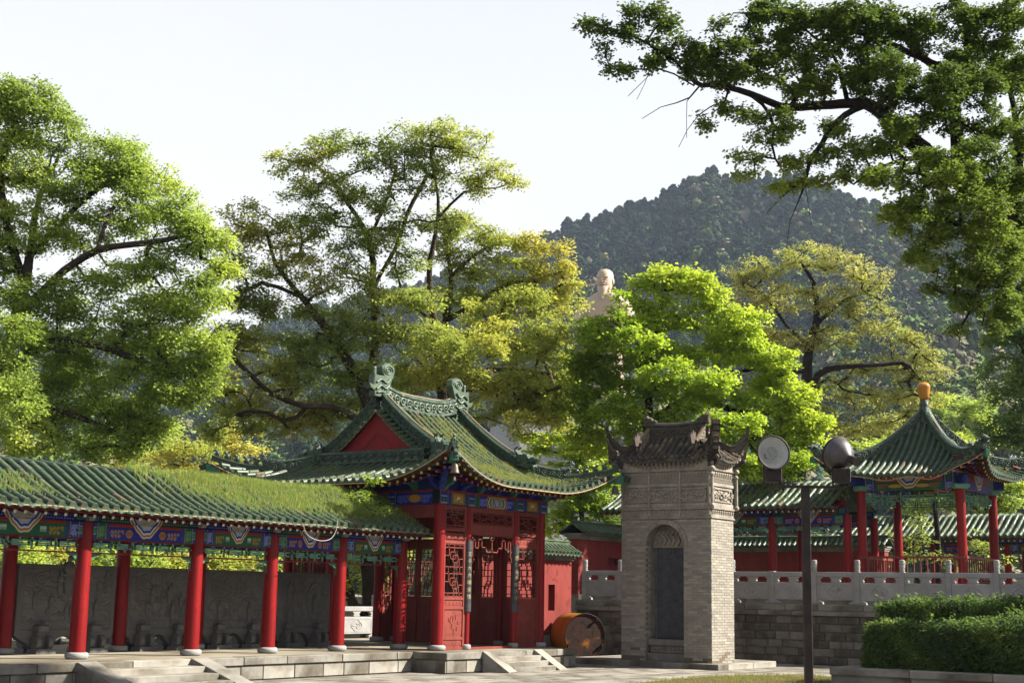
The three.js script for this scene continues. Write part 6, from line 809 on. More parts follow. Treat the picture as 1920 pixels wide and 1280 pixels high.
tree({ name: 'maple_tree', label: 'round bright lime green maple behind the brick pier', D: 45, seed: 11, mat: LF, tints: MAP, bark: M.barkDark, k: 1.9, per: 5, leaf: 0.1, nLeaf: 15, rad: 0.23, flat: 0.7, thick: .5, wide: .95, ground: 1.5, limbs: [[[1215, 900, 0, .3], [1218, 790, 0, .27], [1216, 700, 0, .22], [1228, 630, 0, .15], [1240, 570, 0, .07]], [[1217, 800, 0, .18], [1160, 745, .6, .14], [1120, 690, .6, .09], [1095, 640, .6, .05]], [[1217, 730, 0, .15], [1280, 690, .8, .11], [1340, 655, .8, .08], [1400, 625, .8, .04]], [[1218, 790, 0, .18], [1300, 740, .6, .13], [1370, 700, .6, .09], [1450, 690, .6, .05]], [[1216, 700, 0, .12], [1192, 645, .5, .08], [1185, 590, .5, .04]], [[1160, 745, .6, .1], [1125, 760, .4, .07], [1085, 775, .4, .04]], [[1300, 740, .6, .1], [1380, 770, .4, .07], [1460, 775, .4, .04]], [[1228, 630, 0, .1], [1290, 590, .5, .07], [1340, 555, .5, .03]]],
  clumps: [[1232, 530, 42, 26], [1195, 560, 22, 22], [1290, 535, 45, 26], [1340, 555, 35, 26], [1098, 610, 22, 24], [1212, 605, 36, 28], [1170, 612, 22, 18, -1], [1150, 585, 16, 12, -1], [1118, 600, 20, 16, -1], [1168, 560, 14, 12, -1], [1240, 508, 30, 14], [1300, 515, 30, 14], [1130, 640, 30, 20, -1], [1260, 590, 50, 28], [1330, 610, 50, 28], [1395, 600, 45, 30], [1105, 660, 36, 26], [1185, 670, 40, 26], [1250, 660, 55, 28], [1330, 670, 55, 28], [1410, 660, 50, 30], [1460, 680, 40, 30], [1100, 720, 45, 28], [1170, 730, 55, 28], [1260, 730, 55, 26], [1350, 740, 60, 28], [1430, 740, 55, 30], [1500, 745, 40, 28], [1130, 790, 60, 30], [1090, 680, 36, 30], [1140, 690, 40, 26], [1080, 760, 36, 30], [1100, 830, 50, 28], [1150, 640, 26, 20, -1], [1220, 800, 60, 26], [1310, 810, 60, 28], [1400, 810, 60, 28], [1480, 810, 55, 30], [1535, 800, 30, 26], [1440, 870, 60, 26, -1], [1380, 880, 40, 26, -1], [1500, 870, 40, 26, -1], [1170, 850, 60, 22], [1280, 850, 50, 20], [1540, 840, 30, 26], [1500, 790, 44, 30], [1450, 720, 44, 28], [1380, 640, 44, 28], [1330, 710, 50, 28, -1.5], [1250, 700, 50, 28, -1.5], [1170, 770, 50, 28, -1.5], [1290, 780, 50, 28, -1.5], [1380, 790, 50, 28, -1.5], [1200, 640, 44, 26, -1.2]] });
tree({ name: 'broadleaf_tree', label: 'olive green old tree with bent dark limbs behind the pavilion', D: 64, seed: 14, mat: LF, tints: OLV, bark: M.barkDark, k: 1.7, per: 6, leaf: 0.105, nLeaf: 14, rad: 0.3, flat: 0.5, ground: 1.5, tip: .012, limbs: [[[1500, 900, 0, .5], [1512, 740, 0, .42], [1518, 650, 0, .34], [1532, 600, 0, .26], [1525, 530, 0, .16], [1500, 490, 0, .08]], [[1514, 735, 0, .3], [1545, 695, -1, .25], [1600, 686, -1.5, .2], [1650, 684, -1.5, .16], [1700, 682, -1.5, .09], [1722, 706, -1.5, .05]], [[1518, 650, 0, .18], [1475, 610, .5, .13], [1440, 560, .5, .07], [1400, 530, .5, .04]], [[1530, 610, 0, .18], [1580, 565, .5, .12], [1640, 540, .5, .06]], [[1515, 700, 0, .15], [1470, 690, 1, .1], [1430, 660, 1, .05]]],
  clumps: [[1440, 500, 50, 26], [1520, 480, 60, 24], [1590, 500, 50, 26], [1640, 530, 40, 24], [1390, 510, 34, 24], [1400, 560, 42, 30], [1470, 560, 55, 30], [1550, 560, 55, 28], [1630, 580, 45, 28], [1420, 630, 45, 30], [1490, 640, 50, 26], [1580, 630, 55, 28], [1670, 620, 45, 28], [1720, 650, 40, 30], [1620, 680, 50, 22], [1690, 690, 45, 28], [1740, 700, 32, 30], [1560, 730, 55, 28], [1640, 750, 55, 28], [1720, 750, 45, 30], [1600, 800, 60, 28], [1690, 800, 50, 28], [1540, 790, 40, 30]] });
tree({ name: 'broadleaf_tree', label: 'dense dark green tree at the picture edge behind the pavilion', D: 56, seed: 17, mat: LF, tints: DRK, k: 1.5, per: 6, leaf: 0.14, nLeaf: 12, rad: 0.3, flat: 0.6, ground: 1.5, limbs: [[[1960, 900, 0, .3], [1950, 760, 0, .25], [1930, 680, 0, .15], [1900, 620, 0, .08]]], clumps: [[1890, 640, 40, 40], [1930, 600, 50, 50], [1880, 710, 50, 40], [1950, 720, 60, 60], [1900, 780, 55, 45], [1860, 810, 35, 26], [1940, 830, 50, 40], [1980, 650, 60, 80]] });
tree({ name: 'broadleaf_tree', label: 'bright green leafy tree between the gate hall and brick pier', D: 50, seed: 19, mat: LF, tints: MAP, bark: M.barkDark, k: 1.6, per: 6, leaf: 0.14, nLeaf: 12, rad: 0.22, flat: 0.6, ground: 1.5, limbs: [[[1095, 1010, 0, .2], [1090, 950, 0, .16], [1085, 890, 0, .09], [1090, 840, 0, .05]]], clumps: [[1060, 930, 50, 36], [1120, 930, 50, 36], [1040, 980, 40, 30], [1090, 980, 50, 30], [1150, 970, 36, 36], [1100, 880, 50, 30], [1040, 890, 36, 28], [1150, 890, 30, 26], [1010, 830, 36, 26], [1060, 830, 40, 28], [1110, 830, 40, 26]] });
tree({ name: 'broadleaf_tree', label: 'pale green young tree low beyond the pavilion roof', D: 95, seed: 23, mat: LF, tints: OLV, k: 1.4, per: 6, leaf: 0.2, nLeaf: 12, rad: 0.4, flat: 0.6, ground: 2, tip: .015, limbs: [[[1620, 900, 0, .3], [1625, 840, 0, .2], [1640, 800, 0, .1]]], clumps: [[1620, 830, 60, 34], [1570, 850, 40, 30], [1700, 840, 50, 34], [1670, 800, 40, 30]] });
tree({ name: 'broadleaf_tree', label: 'soft green tree on the slope at the far side of the pavilion', D: 110, seed: 24, mat: LF, tints: GRN1, k: 1.4, per: 6, leaf: 0.22, nLeaf: 12, rad: 0.45, flat: 0.6, ground: 2, tip: .015, limbs: [[[1800, 900, 0, .35], [1800, 820, 0, .25], [1810, 770, 0, .1]]], clumps: [[1790, 780, 50, 40], [1830, 820, 50, 40], [1760, 830, 50, 34], [1850, 770, 40, 36]] });
// ginkgo reaching in from beyond the right edge
const GNK = leafMat(white, { transmission: .4 });
tree({ name: 'ginkgo_tree', label: 'big dark limbed ginkgo hanging over the court from beyond the frame', D: 25, seed: 31, mat: GNK, tints: [[.13, .20, .03], [.18, .26, .036], [.25, .34, .046], [.34, .44, .06]], bark: M.barkDark, k: 1.75, per: 6, leaf: 0.056, nLeaf: 13, rad: 0.11, flat: 1.1, wide: 1.0, thick: .55, step: .28, tip: .0055, deep: 1.1, limbs: [[[2030, 1000, 2, .55], [1990, 700, 1.5, .5], [1940, 520, 1, .46], [1890, 420, .6, .42], [1800, 335, .3, .36], [1748, 295, 0, .3], [1700, 255, 0, .26], [1660, 220, 0, .22], [1624, 193, 0, .19], [1590, 194, 0, .16], [1538, 198, 0, .14], [1470, 200, -.2, .12], [1408, 176, -.4, .1], [1345, 159, -.5, .08], [1312, 158, -.5, .06], [1270, 118, -.6, .045], [1235, 93, -.6, .035], [1190, 70, -.7, .025], [1145, 57, -.7, .018], [1081, 26, -.8, .008]],
  [[1624, 195, 0, .13], [1604, 206, 0, .12], [1566, 230, -.2, .1], [1535, 276, -.3, .085], [1515, 308, -.3, .07], [1512, 340, -.4, .05], [1500, 370, -.4, .025], [1487, 400, -.4, .015], [1478, 455, -.4, .006]], [[1512, 335, -.4, .02], [1475, 360, -.4, .015], [1440, 400, -.4, .005]], [[1512, 345, -.4, .014], [1518, 390, -.4, .008], [1522, 420, -.4, .004]],
  [[1408, 178, -.4, .06], [1440, 205, -.5, .05], [1452, 240, -.5, .045], [1450, 285, -.5, .035], [1470, 322, -.6, .015]], [[1312, 160, -.5, .03], [1288, 188, -.6, .022], [1250, 195, -.7, .014], [1206, 222, -.8, .005]], [[1288, 190, -.6, .012], [1287, 225, -.6, .008], [1290, 258, -.6, .004]], [[1360, 188, -.5, .018], [1310, 215, -.5, .01], [1272, 275, -.5, .004]], [[1235, 95, -.6, .012], [1215, 140, -.6, .008], [1197, 186, -.7, .003]], [[1250, 110, -.6, .02], [1228, 128, -.6, .012], [1178, 180, -.7, .004]], [[1300, 160, -.5, .02], [1240, 128, -.6, .015], [1200, 130, -.6, .01], [1145, 130, -.7, .004]],
  [[1800, 335, .3, .25], [1795, 250, .5, .22], [1788, 180, .6, .18], [1768, 130, .6, .15], [1735, 112, .6, .12], [1690, 60, .6, .1], [1637, 16, .6, .07], [1600, -30, .6, .05]], [[1788, 200, .6, .14], [1817, 154, .9, .11], [1811, 66, 1, .09], [1800, -10, 1, .06]], [[1590, 196, 0, .09], [1580, 150, .4, .07], [1560, 100, .6, .05], [1500, 50, .6, .04], [1440, 20, .4, .03]], [[1735, 112, .6, .06], [1640, 70, .2, .05], [1540, 40, 0, .04], [1420, 24, -.3, .03], [1375, 25, -.4, .02]], [[1890, 420, .6, .2], [1850, 470, -.4, .12], [1834, 550, -.6, .06], [1806, 610, -.7, .03], [1800, 650, -.7, .008]], [[1870, 420, .4, .14], [1800, 420, -.4, .09], [1730, 400, -.8, .05], [1680, 390, -1, .02]], [[1748, 296, 0, .1], [1690, 300, -.5, .06], [1640, 320, -.8, .03], [1600, 345, -.9, .012]], [[1900, 410, .6, .2], [1912, 300, 1, .15], [1900, 200, 1.4, .1], [1880, 100, 1.4, .06]], [[1930, 500, .9, .16], [1890, 560, .2, .08], [1880, 620, 0, .03]]],
  clumps: [[1130, 55, 42, 11, -.7], [1180, 62, 26, 14, -.7], [1120, 95, 24, 10, -.7], [1200, 30, 9, 34, -.6], [1175, 25, 9, 26, -.7], [1235, 45, 12, 50, -.6], [1262, 70, 14, 50, -.6], [1225, 118, 32, 14, -.6], [1165, 133, 32, 10, -.7], [1290, 100, 22, 40, -.5], [1320, 120, 28, 36, -.5], [1350, 80, 16, 60, -.4], [1385, 110, 26, 50, -.4], [1345, 145, 36, 14, -.4], [1420, 70, 22, 60, -.2], [1450, 130, 36, 40, -.2], [1490, 90, 34, 46], [1440, 20, 40, 24], [1510, 30, 44, 34], [1540, 120, 40, 40], [1510, 170, 50, 22], [1580, 60, 44, 50, .3], [1640, 110, 46, 40, .2], [1660, 40, 46, 40, .4], [1720, 60, 46, 46, .6], [1720, 160, 46, 36, .2], [1660, 180, 40, 24], [1790, 40, 46, 44, .8], [1860, 60, 50, 50, 1], [1800, 120, 36, 40, .6], [1880, 150, 46, 44, 1], [1760, 220, 44, 34], [1850, 230, 50, 40, .6], [1400, 215, 34, 16, -.5], [1440, 255, 36, 18, -.5], [1400, 292, 44, 8, -.5], [1350, 205, 26, 12, -.5], [1320, 230, 26, 8, -.5], [1480, 230, 26, 26, -.4], [1560, 240, 30, 20, -.2], [1500, 300, 30, 20, -.4], [1600, 280, 40, 20, -.5], [1660, 270, 40, 26, -.3], [1470, 345, 44, 14, -.4], [1400, 325, 30, 8, -.5], [1560, 335, 40, 10, -.5], [1640, 330, 46, 18, -.8], [1720, 340, 44, 30, -.5], [1790, 370, 46, 34, -.3], [1860, 340, 46, 40, .3], [1690, 395, 44, 22, -.9], [1750, 430, 46, 26, -.6], [1830, 440, 46, 34, -.4], [1890, 460, 40, 44, .3], [1720, 480, 36, 18, -.7], [1790, 500, 44, 26, -.6], [1860, 530, 44, 34, -.3], [1750, 540, 26, 12, -.6], [1820, 570, 36, 22, -.6], [1885, 590, 34, 26], [1800, 620, 12, 26, -.7], [1850, 610, 22, 18, -.5], [1915, 380, 30, 60, .8], [1920, 250, 40, 60, 1], [1930, 560, 30, 50, .6], [1610, 150, 34, 30], [1700, 230, 34, 26, -.3], [1690, 240, 36, 24, -1], [1790, 320, 44, 30, -1.4], [1850, 380, 44, 30, -1.2], [1750, 290, 36, 24, -1.1], [1900, 110, 44, 44, 1], [1910, 20, 40, 40, 1], [1840, 160, 44, 36, .2], [1830, 290, 44, 34, -.8], [1600, 30, 40, 34, 0], [1780, 160, 40, 40, -.6], [1680, 120, 40, 36, -.6], [1890, 320, 44, 40, -.6], [1690, 420, 14, 36, -1], [1740, 470, 14, 40, -1], [1805, 545, 14, 40, -.8], [1840, 490, 16, 44, -.8], [1885, 560, 16, 44, -.4], [1655, 330, 14, 34, -.9], [1600, 310, 14, 26, -.6], [1770, 430, 16, 40, -1], [1900, 480, 16, 50, -.6], [1720, 380, 30, 26, -1], [1860, 430, 40, 30, -1], [1550, 290, 12, 24, -.3]] });
// shrubs and small trees close behind the corridor
for (let i = 0; i < 8; i++) tree({ name: 'garden_shrub', label: ['yellow green shrub at the far left end behind the corridor', 'second shrub behind the corridor counting from the far left end', 'third shrub behind the corridor, behind the standing figure screen', 'fourth shrub behind the corridor, above the crowded figure screen', 'fifth shrub behind the corridor, above the screen with wide ovals', 'sixth shrub behind the corridor, above the screen nearest the gate', 'seventh shrub behind the corridor, filling the gap before the gate hall', 'eighth shrub, behind the lattice of the gate hall rear wall'][i], category: 'shrub', group: 'shrubs behind the corridor', D: [34, 36, 36, 38, 39, 41, 42, 44][i], seed: 50 + i, mat: LF, tints: i % 3 === 2 ? GRN1 : YEL.concat(GRN1), bark: M.barkDark, k: .9, per: 8, leaf: .1, rad: .26, ground: 0, limbs: [[[20 + i * 98, 1120, 0, .07], [24 + i * 98, 1070, 0, .05], [16 + i * 98, 1030, 0, .03]]], clumps: [[10 + i * 98, 1050, 50, 32], [60 + i * 98, 1040, 50, 34, 1], [30 + i * 98, 1005, 50, 26, 1], [20 + i * 98, 1100, 50, 30, .5]] });
for (const [x, y, D, s, l] of [[340, 850, 58, 71, 'yellow green small tree above the corridor ridge beside the gate roof corner'], [250, 880, 62, 72, 'small yellow green tree peeping over the grassy middle of the corridor roof'], [430, 830, 60, 73, 'bronze green small tree close behind the rear corner of the gate roof']]) tree({ name: 'small_tree', label: l, group: 'small trees behind the corridor roof', D, seed: s, mat: LF, tints: YEL, k: 1, per: 8, leaf: .13, rad: .35, limbs: [[[x, 1000, 0, .14], [x, y + 30, 0, .09], [x + 8, y - 20, 0, .04]]], clumps: [[x, y - 20, 46, 26], [x - 40, y + 10, 40, 26], [x + 42, y + 8, 44, 26], [x, y + 40, 60, 26]] });
tree({ name: 'garden_shrub', label: 'leafy shrub growing inside the terrace court behind the pavilion columns', category: 'shrub', D: 46, seed: 81, mat: LF, tints: GRN2, bark: M.barkDark, k: .8, per: 6, leaf: .09, rad: .22, ground: 1.5, limbs: [[[1735, 1060, 0, .05], [1730, 1010, 0, .04], [1725, 970, 0, .02]], [[1740, 1060, 0, .04], [1840, 1030, 0, .03], [1860, 1000, 0, .02]]], clumps: [[1720, 990, 34, 26], [1700, 1030, 36, 24], [1760, 1030, 34, 22], [1840, 1010, 30, 24], [1860, 1040, 34, 22], [1690, 1000, 20, 20]] });
tree({ name: 'broadleaf_tree', label: 'leafy tree inside the terrace court, just beyond the pavilion eave', D: 53, seed: 83, mat: LF, tints: GRN1, bark: M.barkDark, k: 1.5, per: 6, leaf: 0.12, nLeaf: 12, rad: 0.25, flat: 0.6, ground: 1.5, limbs: [[[1855, 1040, 0, .16], [1850, 960, 0, .12], [1840, 900, 0, .06]]], clumps: [[1800, 915, 50, 30], [1860, 900, 50, 34], [1900, 930, 40, 34], [1840, 950, 50, 26], [1760, 935, 40, 26], [1720, 945, 40, 20]] });
tree({ name: 'broadleaf_tree', label: 'green tree close behind the pavilion roof, shading the far terrace wall', D: 48.5, seed: 84, mat: LF, tints: GRN1, bark: M.barkDark, k: 1.5, per: 6, leaf: 0.12, nLeaf: 12, rad: 0.25, flat: 0.6, ground: 1.5, limbs: [[[1760, 1040, 0, .18], [1755, 940, 0, .14], [1760, 880, 0, .08]]], clumps: [[1640, 860, 44, 30], [1700, 850, 50, 34], [1760, 840, 50, 34], [1810, 850, 44, 34], [1720, 900, 50, 26], [1600, 880, 34, 24], [1640, 850, 44, 30, 4], [1720, 840, 50, 34, 4]] });
// a weed tree rooted where the corridor roof meets the gate
tree({ name: 'roof_sapling', label: 'small bright green sapling growing where the corridor roof meets the gate eave', category: 'sapling', D: 30.6, seed: 91, mat: LF, tints: MAP, k: 2, per: 3, leaf: .06, rad: .07, ground: null, step: .15, tip: .004, limbs: [[[688, 935, 0, .012], [690, 912, 0, .01], [686, 895, 0, .006]]], clumps: [[688, 892, 18, 14], [700, 902, 14, 10], [690, 925, 16, 8]] });
tree({ name: 'roof_weeds', label: 'tangle of green weeds on the end of the corridor roof', category: 'weeds', D: 30.3, seed: 92, mat: LF, tints: GRN1, k: 1.3, per: 4, leaf: .06, rad: .12, ground: null, step: .15, tip: .004, limbs: [[[690, 955, 0, .01], [680, 940, 0, .008], [670, 930, 0, .005]]], clumps: [[675, 938, 30, 14], [705, 950, 26, 14], [650, 932, 24, 9], [725, 962, 18, 10]] });
// ---------------------------------------------------------------- clipped hedges in the planter
function hedge(label, boxes, seed, n) {
  const t = thing('clipped_hedge', label, 'hedge', 'clipped hedges in the planter'), f = rng(seed), sp = [0, 1].map(v => leafSpray(8, .1, .066, 1.3, 300 + v, .6)), ps = [];
  const vol = boxes.map(([x0, x1, y0, y1, z0, z1]) => 2 * ((x1 - x0) * (y1 - y0) + (y1 - y0) * (z1 - z0) + (x1 - x0) * (z1 - z0))), tot = vol.reduce((a, b) => a + b);
  boxes.forEach(([x0, x1, y0, y1, z0, z1], b) => { const m = Math.round(n * vol[b] / tot); for (let i = 0; i < m; i++) { let u = f(), v = f(), w = f(); const s = f() * 5 | 0, d = Math.pow(f(), 2) * .3; if (s === 0) u = d / (x1 - x0); else if (s === 1) w = 1 - d / (z1 - z0); else if (s === 2) w = d / (z1 - z0); else if (s === 3) v = 1 - d / (y1 - y0); else v = v * v; const q = .14 * (cn(u * 7 + b * 9, w * 7 + v * 3, seed) - .5) + .3 * (cn(u * 3 + b * 5 + 20, w * 3, seed + 2) - .5); const e = Math.abs(u - .5) * 2, g = Math.abs(w - .5) * 2; let y = y0 + v * (y1 - y0) + q * v - .1 * Math.pow(Math.max(e, g), 6) * v; if (v > .9 && f() < .03) y += rr(.04, .2, f); ps.push(V3(x0 + u * (x1 - x0) + q * .9, y, z0 + w * (z1 - z0) + q * .9)); } });
  const stems = []; boxes.forEach(([x0, x1, y0, y1, z0, z1]) => { for (let i = 0; i < 14; i++) { const x = rr(x0 + .1, x1 - .1, f), z = rr(z0 + .1, z1 - .1, f); stems.push(tube([V3(x, .3, z), V3(x + rr(-.06, .06, f), (y0 + y1) / 2, z), V3(x + rr(-.15, .15, f), y1 - .1, z + rr(-.15, .15, f))], .012, 4, 5)); } }); const sm = mesh('stems', merge(stems), M.barkDark, t); sm.userData.kind = 'stuff';
  sp.forEach((g, v) => { const q = ps.filter((_, i) => i % 2 === v), im = new THREE.InstancedMesh(g, LF, q.length); q.forEach((p, i) => { im.setMatrixAt(i, M4().compose(p, new THREE.Quaternion().setFromEuler(new THREE.Euler(rr(-.9, .9, f), f() * 6.28, rr(-.9, .9, f))), V3(1, 1, 1).multiplyScalar(rr(.8, 1.3, f)))); const c = DRK[Math.min(3, Math.floor(cn(p.x * 3, p.z * 3 + p.y * 4, 77) * 4.4 + rr(-.9, .6, f)) < 0 ? 0 : Math.max(0, Math.min(3, Math.floor(cn(p.x * 3, p.z * 3 + p.y * 4, 77) * 4.4 + rr(-.9, .6, f)))))], b = rr(.5, .8, f); im.setColorAt(i, lin(c[0] * b, c[1] * b, c[2] * b)); }); im.name = 'foliage'; im.userData.kind = 'stuff'; t.add(im); });
}
hedge('lower clipped hedge block at the front corner of the planter', [[26.0, 27.2, .36, 1.2, -10.25, -8.7]], 3, 9000);
hedge('taller clipped hedge filling the back and right of the planter', [[27.25, 28.9, .36, 1.66, -10.5, -7.4], [26.1, 27.3, .36, 1.46, -8.6, -3.5], [27.25, 28.9, .36, 1.74, -7.4, -3.5]], 4, 19000);
// ---------------------------------------------------------------- hills with far forest
const RID = [[-900, 560], [-300, 610], [0, 632], [400, 642], [470, 625], [560, 592], [700, 560], [900, 505], [1040, 440], [1150, 405], [1240, 375], [1290, 348], [1330, 330], [1380, 346], [1450, 341], [1520, 336], [1600, 372], [1680, 402], [1800, 385], [1920, 352], [2300, 380], [2900, 420]];
const ridgePx = x => { for (let i = 0; i + 1 < RID.length; i++) if (x <= RID[i + 1][0]) { const u = Math.max(0, (x - RID[i][0]) / (RID[i + 1][0] - RID[i][0])); return RID[i][1] + (RID[i + 1][1] - RID[i][1]) * u; } return RID.at(-1)[1]; };
const HR = 950, H0 = 130, dirAt = x => { const p = at(x, 1000, 100).sub(EYE).setY(0).normalize(); return p; };
const hillTop = x => { const p = at(x, ridgePx(x) + 4, 1); const d = p.clone().sub(EYE), h = Math.hypot(d.x, d.z); return EYE.y + d.y / h * HR; };
function hillY(x, r) { // x: bearing in photo units, r: metres from the camera
  const u = Math.min(1, Math.max(0, (r - H0) / (HR - H0))), top = hillTop(x); let s = .30 * u + .70 * u * u; s += .05 * Math.sin(u * 9 + x * .006) * u * (1 - u) * 2; const spur = Math.sin(x * .011 + u * 3.2) * .05 + Math.sin(x * .023 - u * 5) * .025; const back = r > HR ? 1 - Math.pow((r - HR) / 900, 1.3) : 1;
  return (top * (s + spur * u * (1 - u) * 2)) * back - 2 * (1 - u) * 0 + 0;
}
{
  const P = [], I = [], nx = 150, nr = 46; for (let i = 0; i <= nx; i++) { const x = -900 + 3800 * i / nx, d = dirAt(x); for (let j = 0; j <= nr; j++) { const r = H0 - 40 + (1500 - H0 + 40) * Math.pow(j / nr, 1.15), y = j === 0 ? -3 : hillY(x, r) + 5 * (cn(x * .03, r * .03, 4) - .5) * Math.min(1, (r - 90) / 300); P.push(d.x * r, y, d.z * r); } }
  for (let i = 0; i < nx; i++) for (let j = 0; j < nr; j++) { const a = i * (nr + 1) + j, b = a + nr + 1; I.push(a, b, a + 1, b, b + 1, a + 1); }
  const g = new THREE.BufferGeometry(); g.setAttribute('position', new THREE.Float32BufferAttribute(P, 3)); g.setIndex(I); g.computeVertexNormals(); const q = boxUV(plain(g));
  tag(mesh('hills', q, std(lin(.075, .075, .04), 1, { map: rep(T.rough, .012) })), 'wooded mountain slope rising behind the temple', 'mountain', null, 'structure');
  // a far tree crown: lobes of small leafy facets, so that its outline is uneven
  const blob = (seed, tall, fine = 1) => { const f = rng(seed), P = [], I = [], NN = [], lobes = Array.from({ length: tall ? 6 : 7 }, (_, i) => tall ? [rr(-.28, .28, f), .4 + i * .24, rr(-.28, .28, f), .62 - i * .075] : [rr(-.5, .5, f), .7 + rr(-.25, .5, f), rr(-.5, .5, f), rr(.34, .56, f)]);
    for (const [x, y, z, r] of lobes) for (let i = 0; i < 46 * fine; i++) { const d = V3(rr(-1, 1, f), rr(-.8, 1, f), rr(-1, 1, f)).normalize(), c = V3(x, y, z).addScaledVector(d, r * rr(.7, 1.05, f)), n = d.clone().add(V3(rr(-.7, .7, f), rr(-.2, .9, f), rr(-.7, .7, f))).normalize(), u = V3(n.y, n.z, n.x).cross(n).normalize().multiplyScalar(rr(.16, .3, f) / Math.sqrt(fine)), w = V3().crossVectors(n, u), k = P.length / 3; for (const [a, b] of [[-1, -.6], [1, -.7], [.7, .8], [-.8, 1]]) { P.push(c.x + u.x * a + w.x * b, c.y + u.y * a + w.y * b, c.z + u.z * a + w.z * b); } NN.push(d); I.push(k, k + 1, k + 2, k, k + 2, k + 3); }
    const g = quadsGeo(P, I), nn = g.attributes.normal; for (let i = 0; i < nn.count; i++) { const d = NN[i / 6 | 0]; nn.setXYZ(i, d.x, d.y, d.z); } return g; };
  const fm = std(white, 1, { side: THREE.DoubleSide }), f = rng(99), kinds = [blob(1, true), blob(2, false), blob(3, false), blob(4, true, 7), blob(5, false, 7)], sets = [[], [], [], [], []];
  for (let i = 0; i < 52000; i++) {
    const x = -700 + 3300 * f(), u = Math.pow(f(), .75), r = H0 + 10 + (HR + 30 - H0) * u; const d = dirAt(x), y = hillY(x, r); const n = cn(x * .012 + 40, r * .012, 15), m = cn(x * .05, r * .04, 18);
    if (n < .16 && f() < .6) continue;
    // light deciduous growth low down and on the right spur, dark pines above
    const edge = 1640 + (HR - r) * .12, decid = (x > edge + 40 * (m - .5) * 4 && x < 2200 ? .75 : 0) + (u < .45 ? .5 : 0) + (n > .62 ? .35 : 0);
    const k = f() < decid ? 1 + (f() * 2 | 0) : 0, s = (k ? 2.6 + 5 * f() * f() : 2.4 + 4.2 * f() * f()) * (r < 300 ? .7 : 1); const c = k ? [[.10, .17, .035], [.13, .19, .05], [.15, .16, .06], [.09, .15, .035], [.17, .16, .10]][f() * 5 | 0] : [[.024, .054, .028], [.032, .068, .032], [.044, .085, .038], [.028, .052, .034]][f() * 4 | 0], b = rr(.75, 1.25, f);
    sets[r < 460 ? (k ? 4 : 3) : k].push([V3(d.x * r, y - s * .3, d.z * r), s, lin(c[0] * b, c[1] * b, c[2] * b)]);
  }
  const forest = thing('far_forest', 'far off wood of dark pines and pale spring trees covering the mountain', 'forest', null, 'stuff');
  sets.forEach((S, k) => { const im = new THREE.InstancedMesh(kinds[k], fm, S.length); S.forEach(([p, s, c], i) => { im.setMatrixAt(i, M4().compose(p, new THREE.Quaternion().setFromAxisAngle(V3(0, 1, 0), f() * 6.28), V3(s, s * rr(.8, 1.3, f), s))); im.setColorAt(i, c); }); im.name = 'tree_crowns'; im.userData.kind = 'stuff'; forest.add(im); });
}
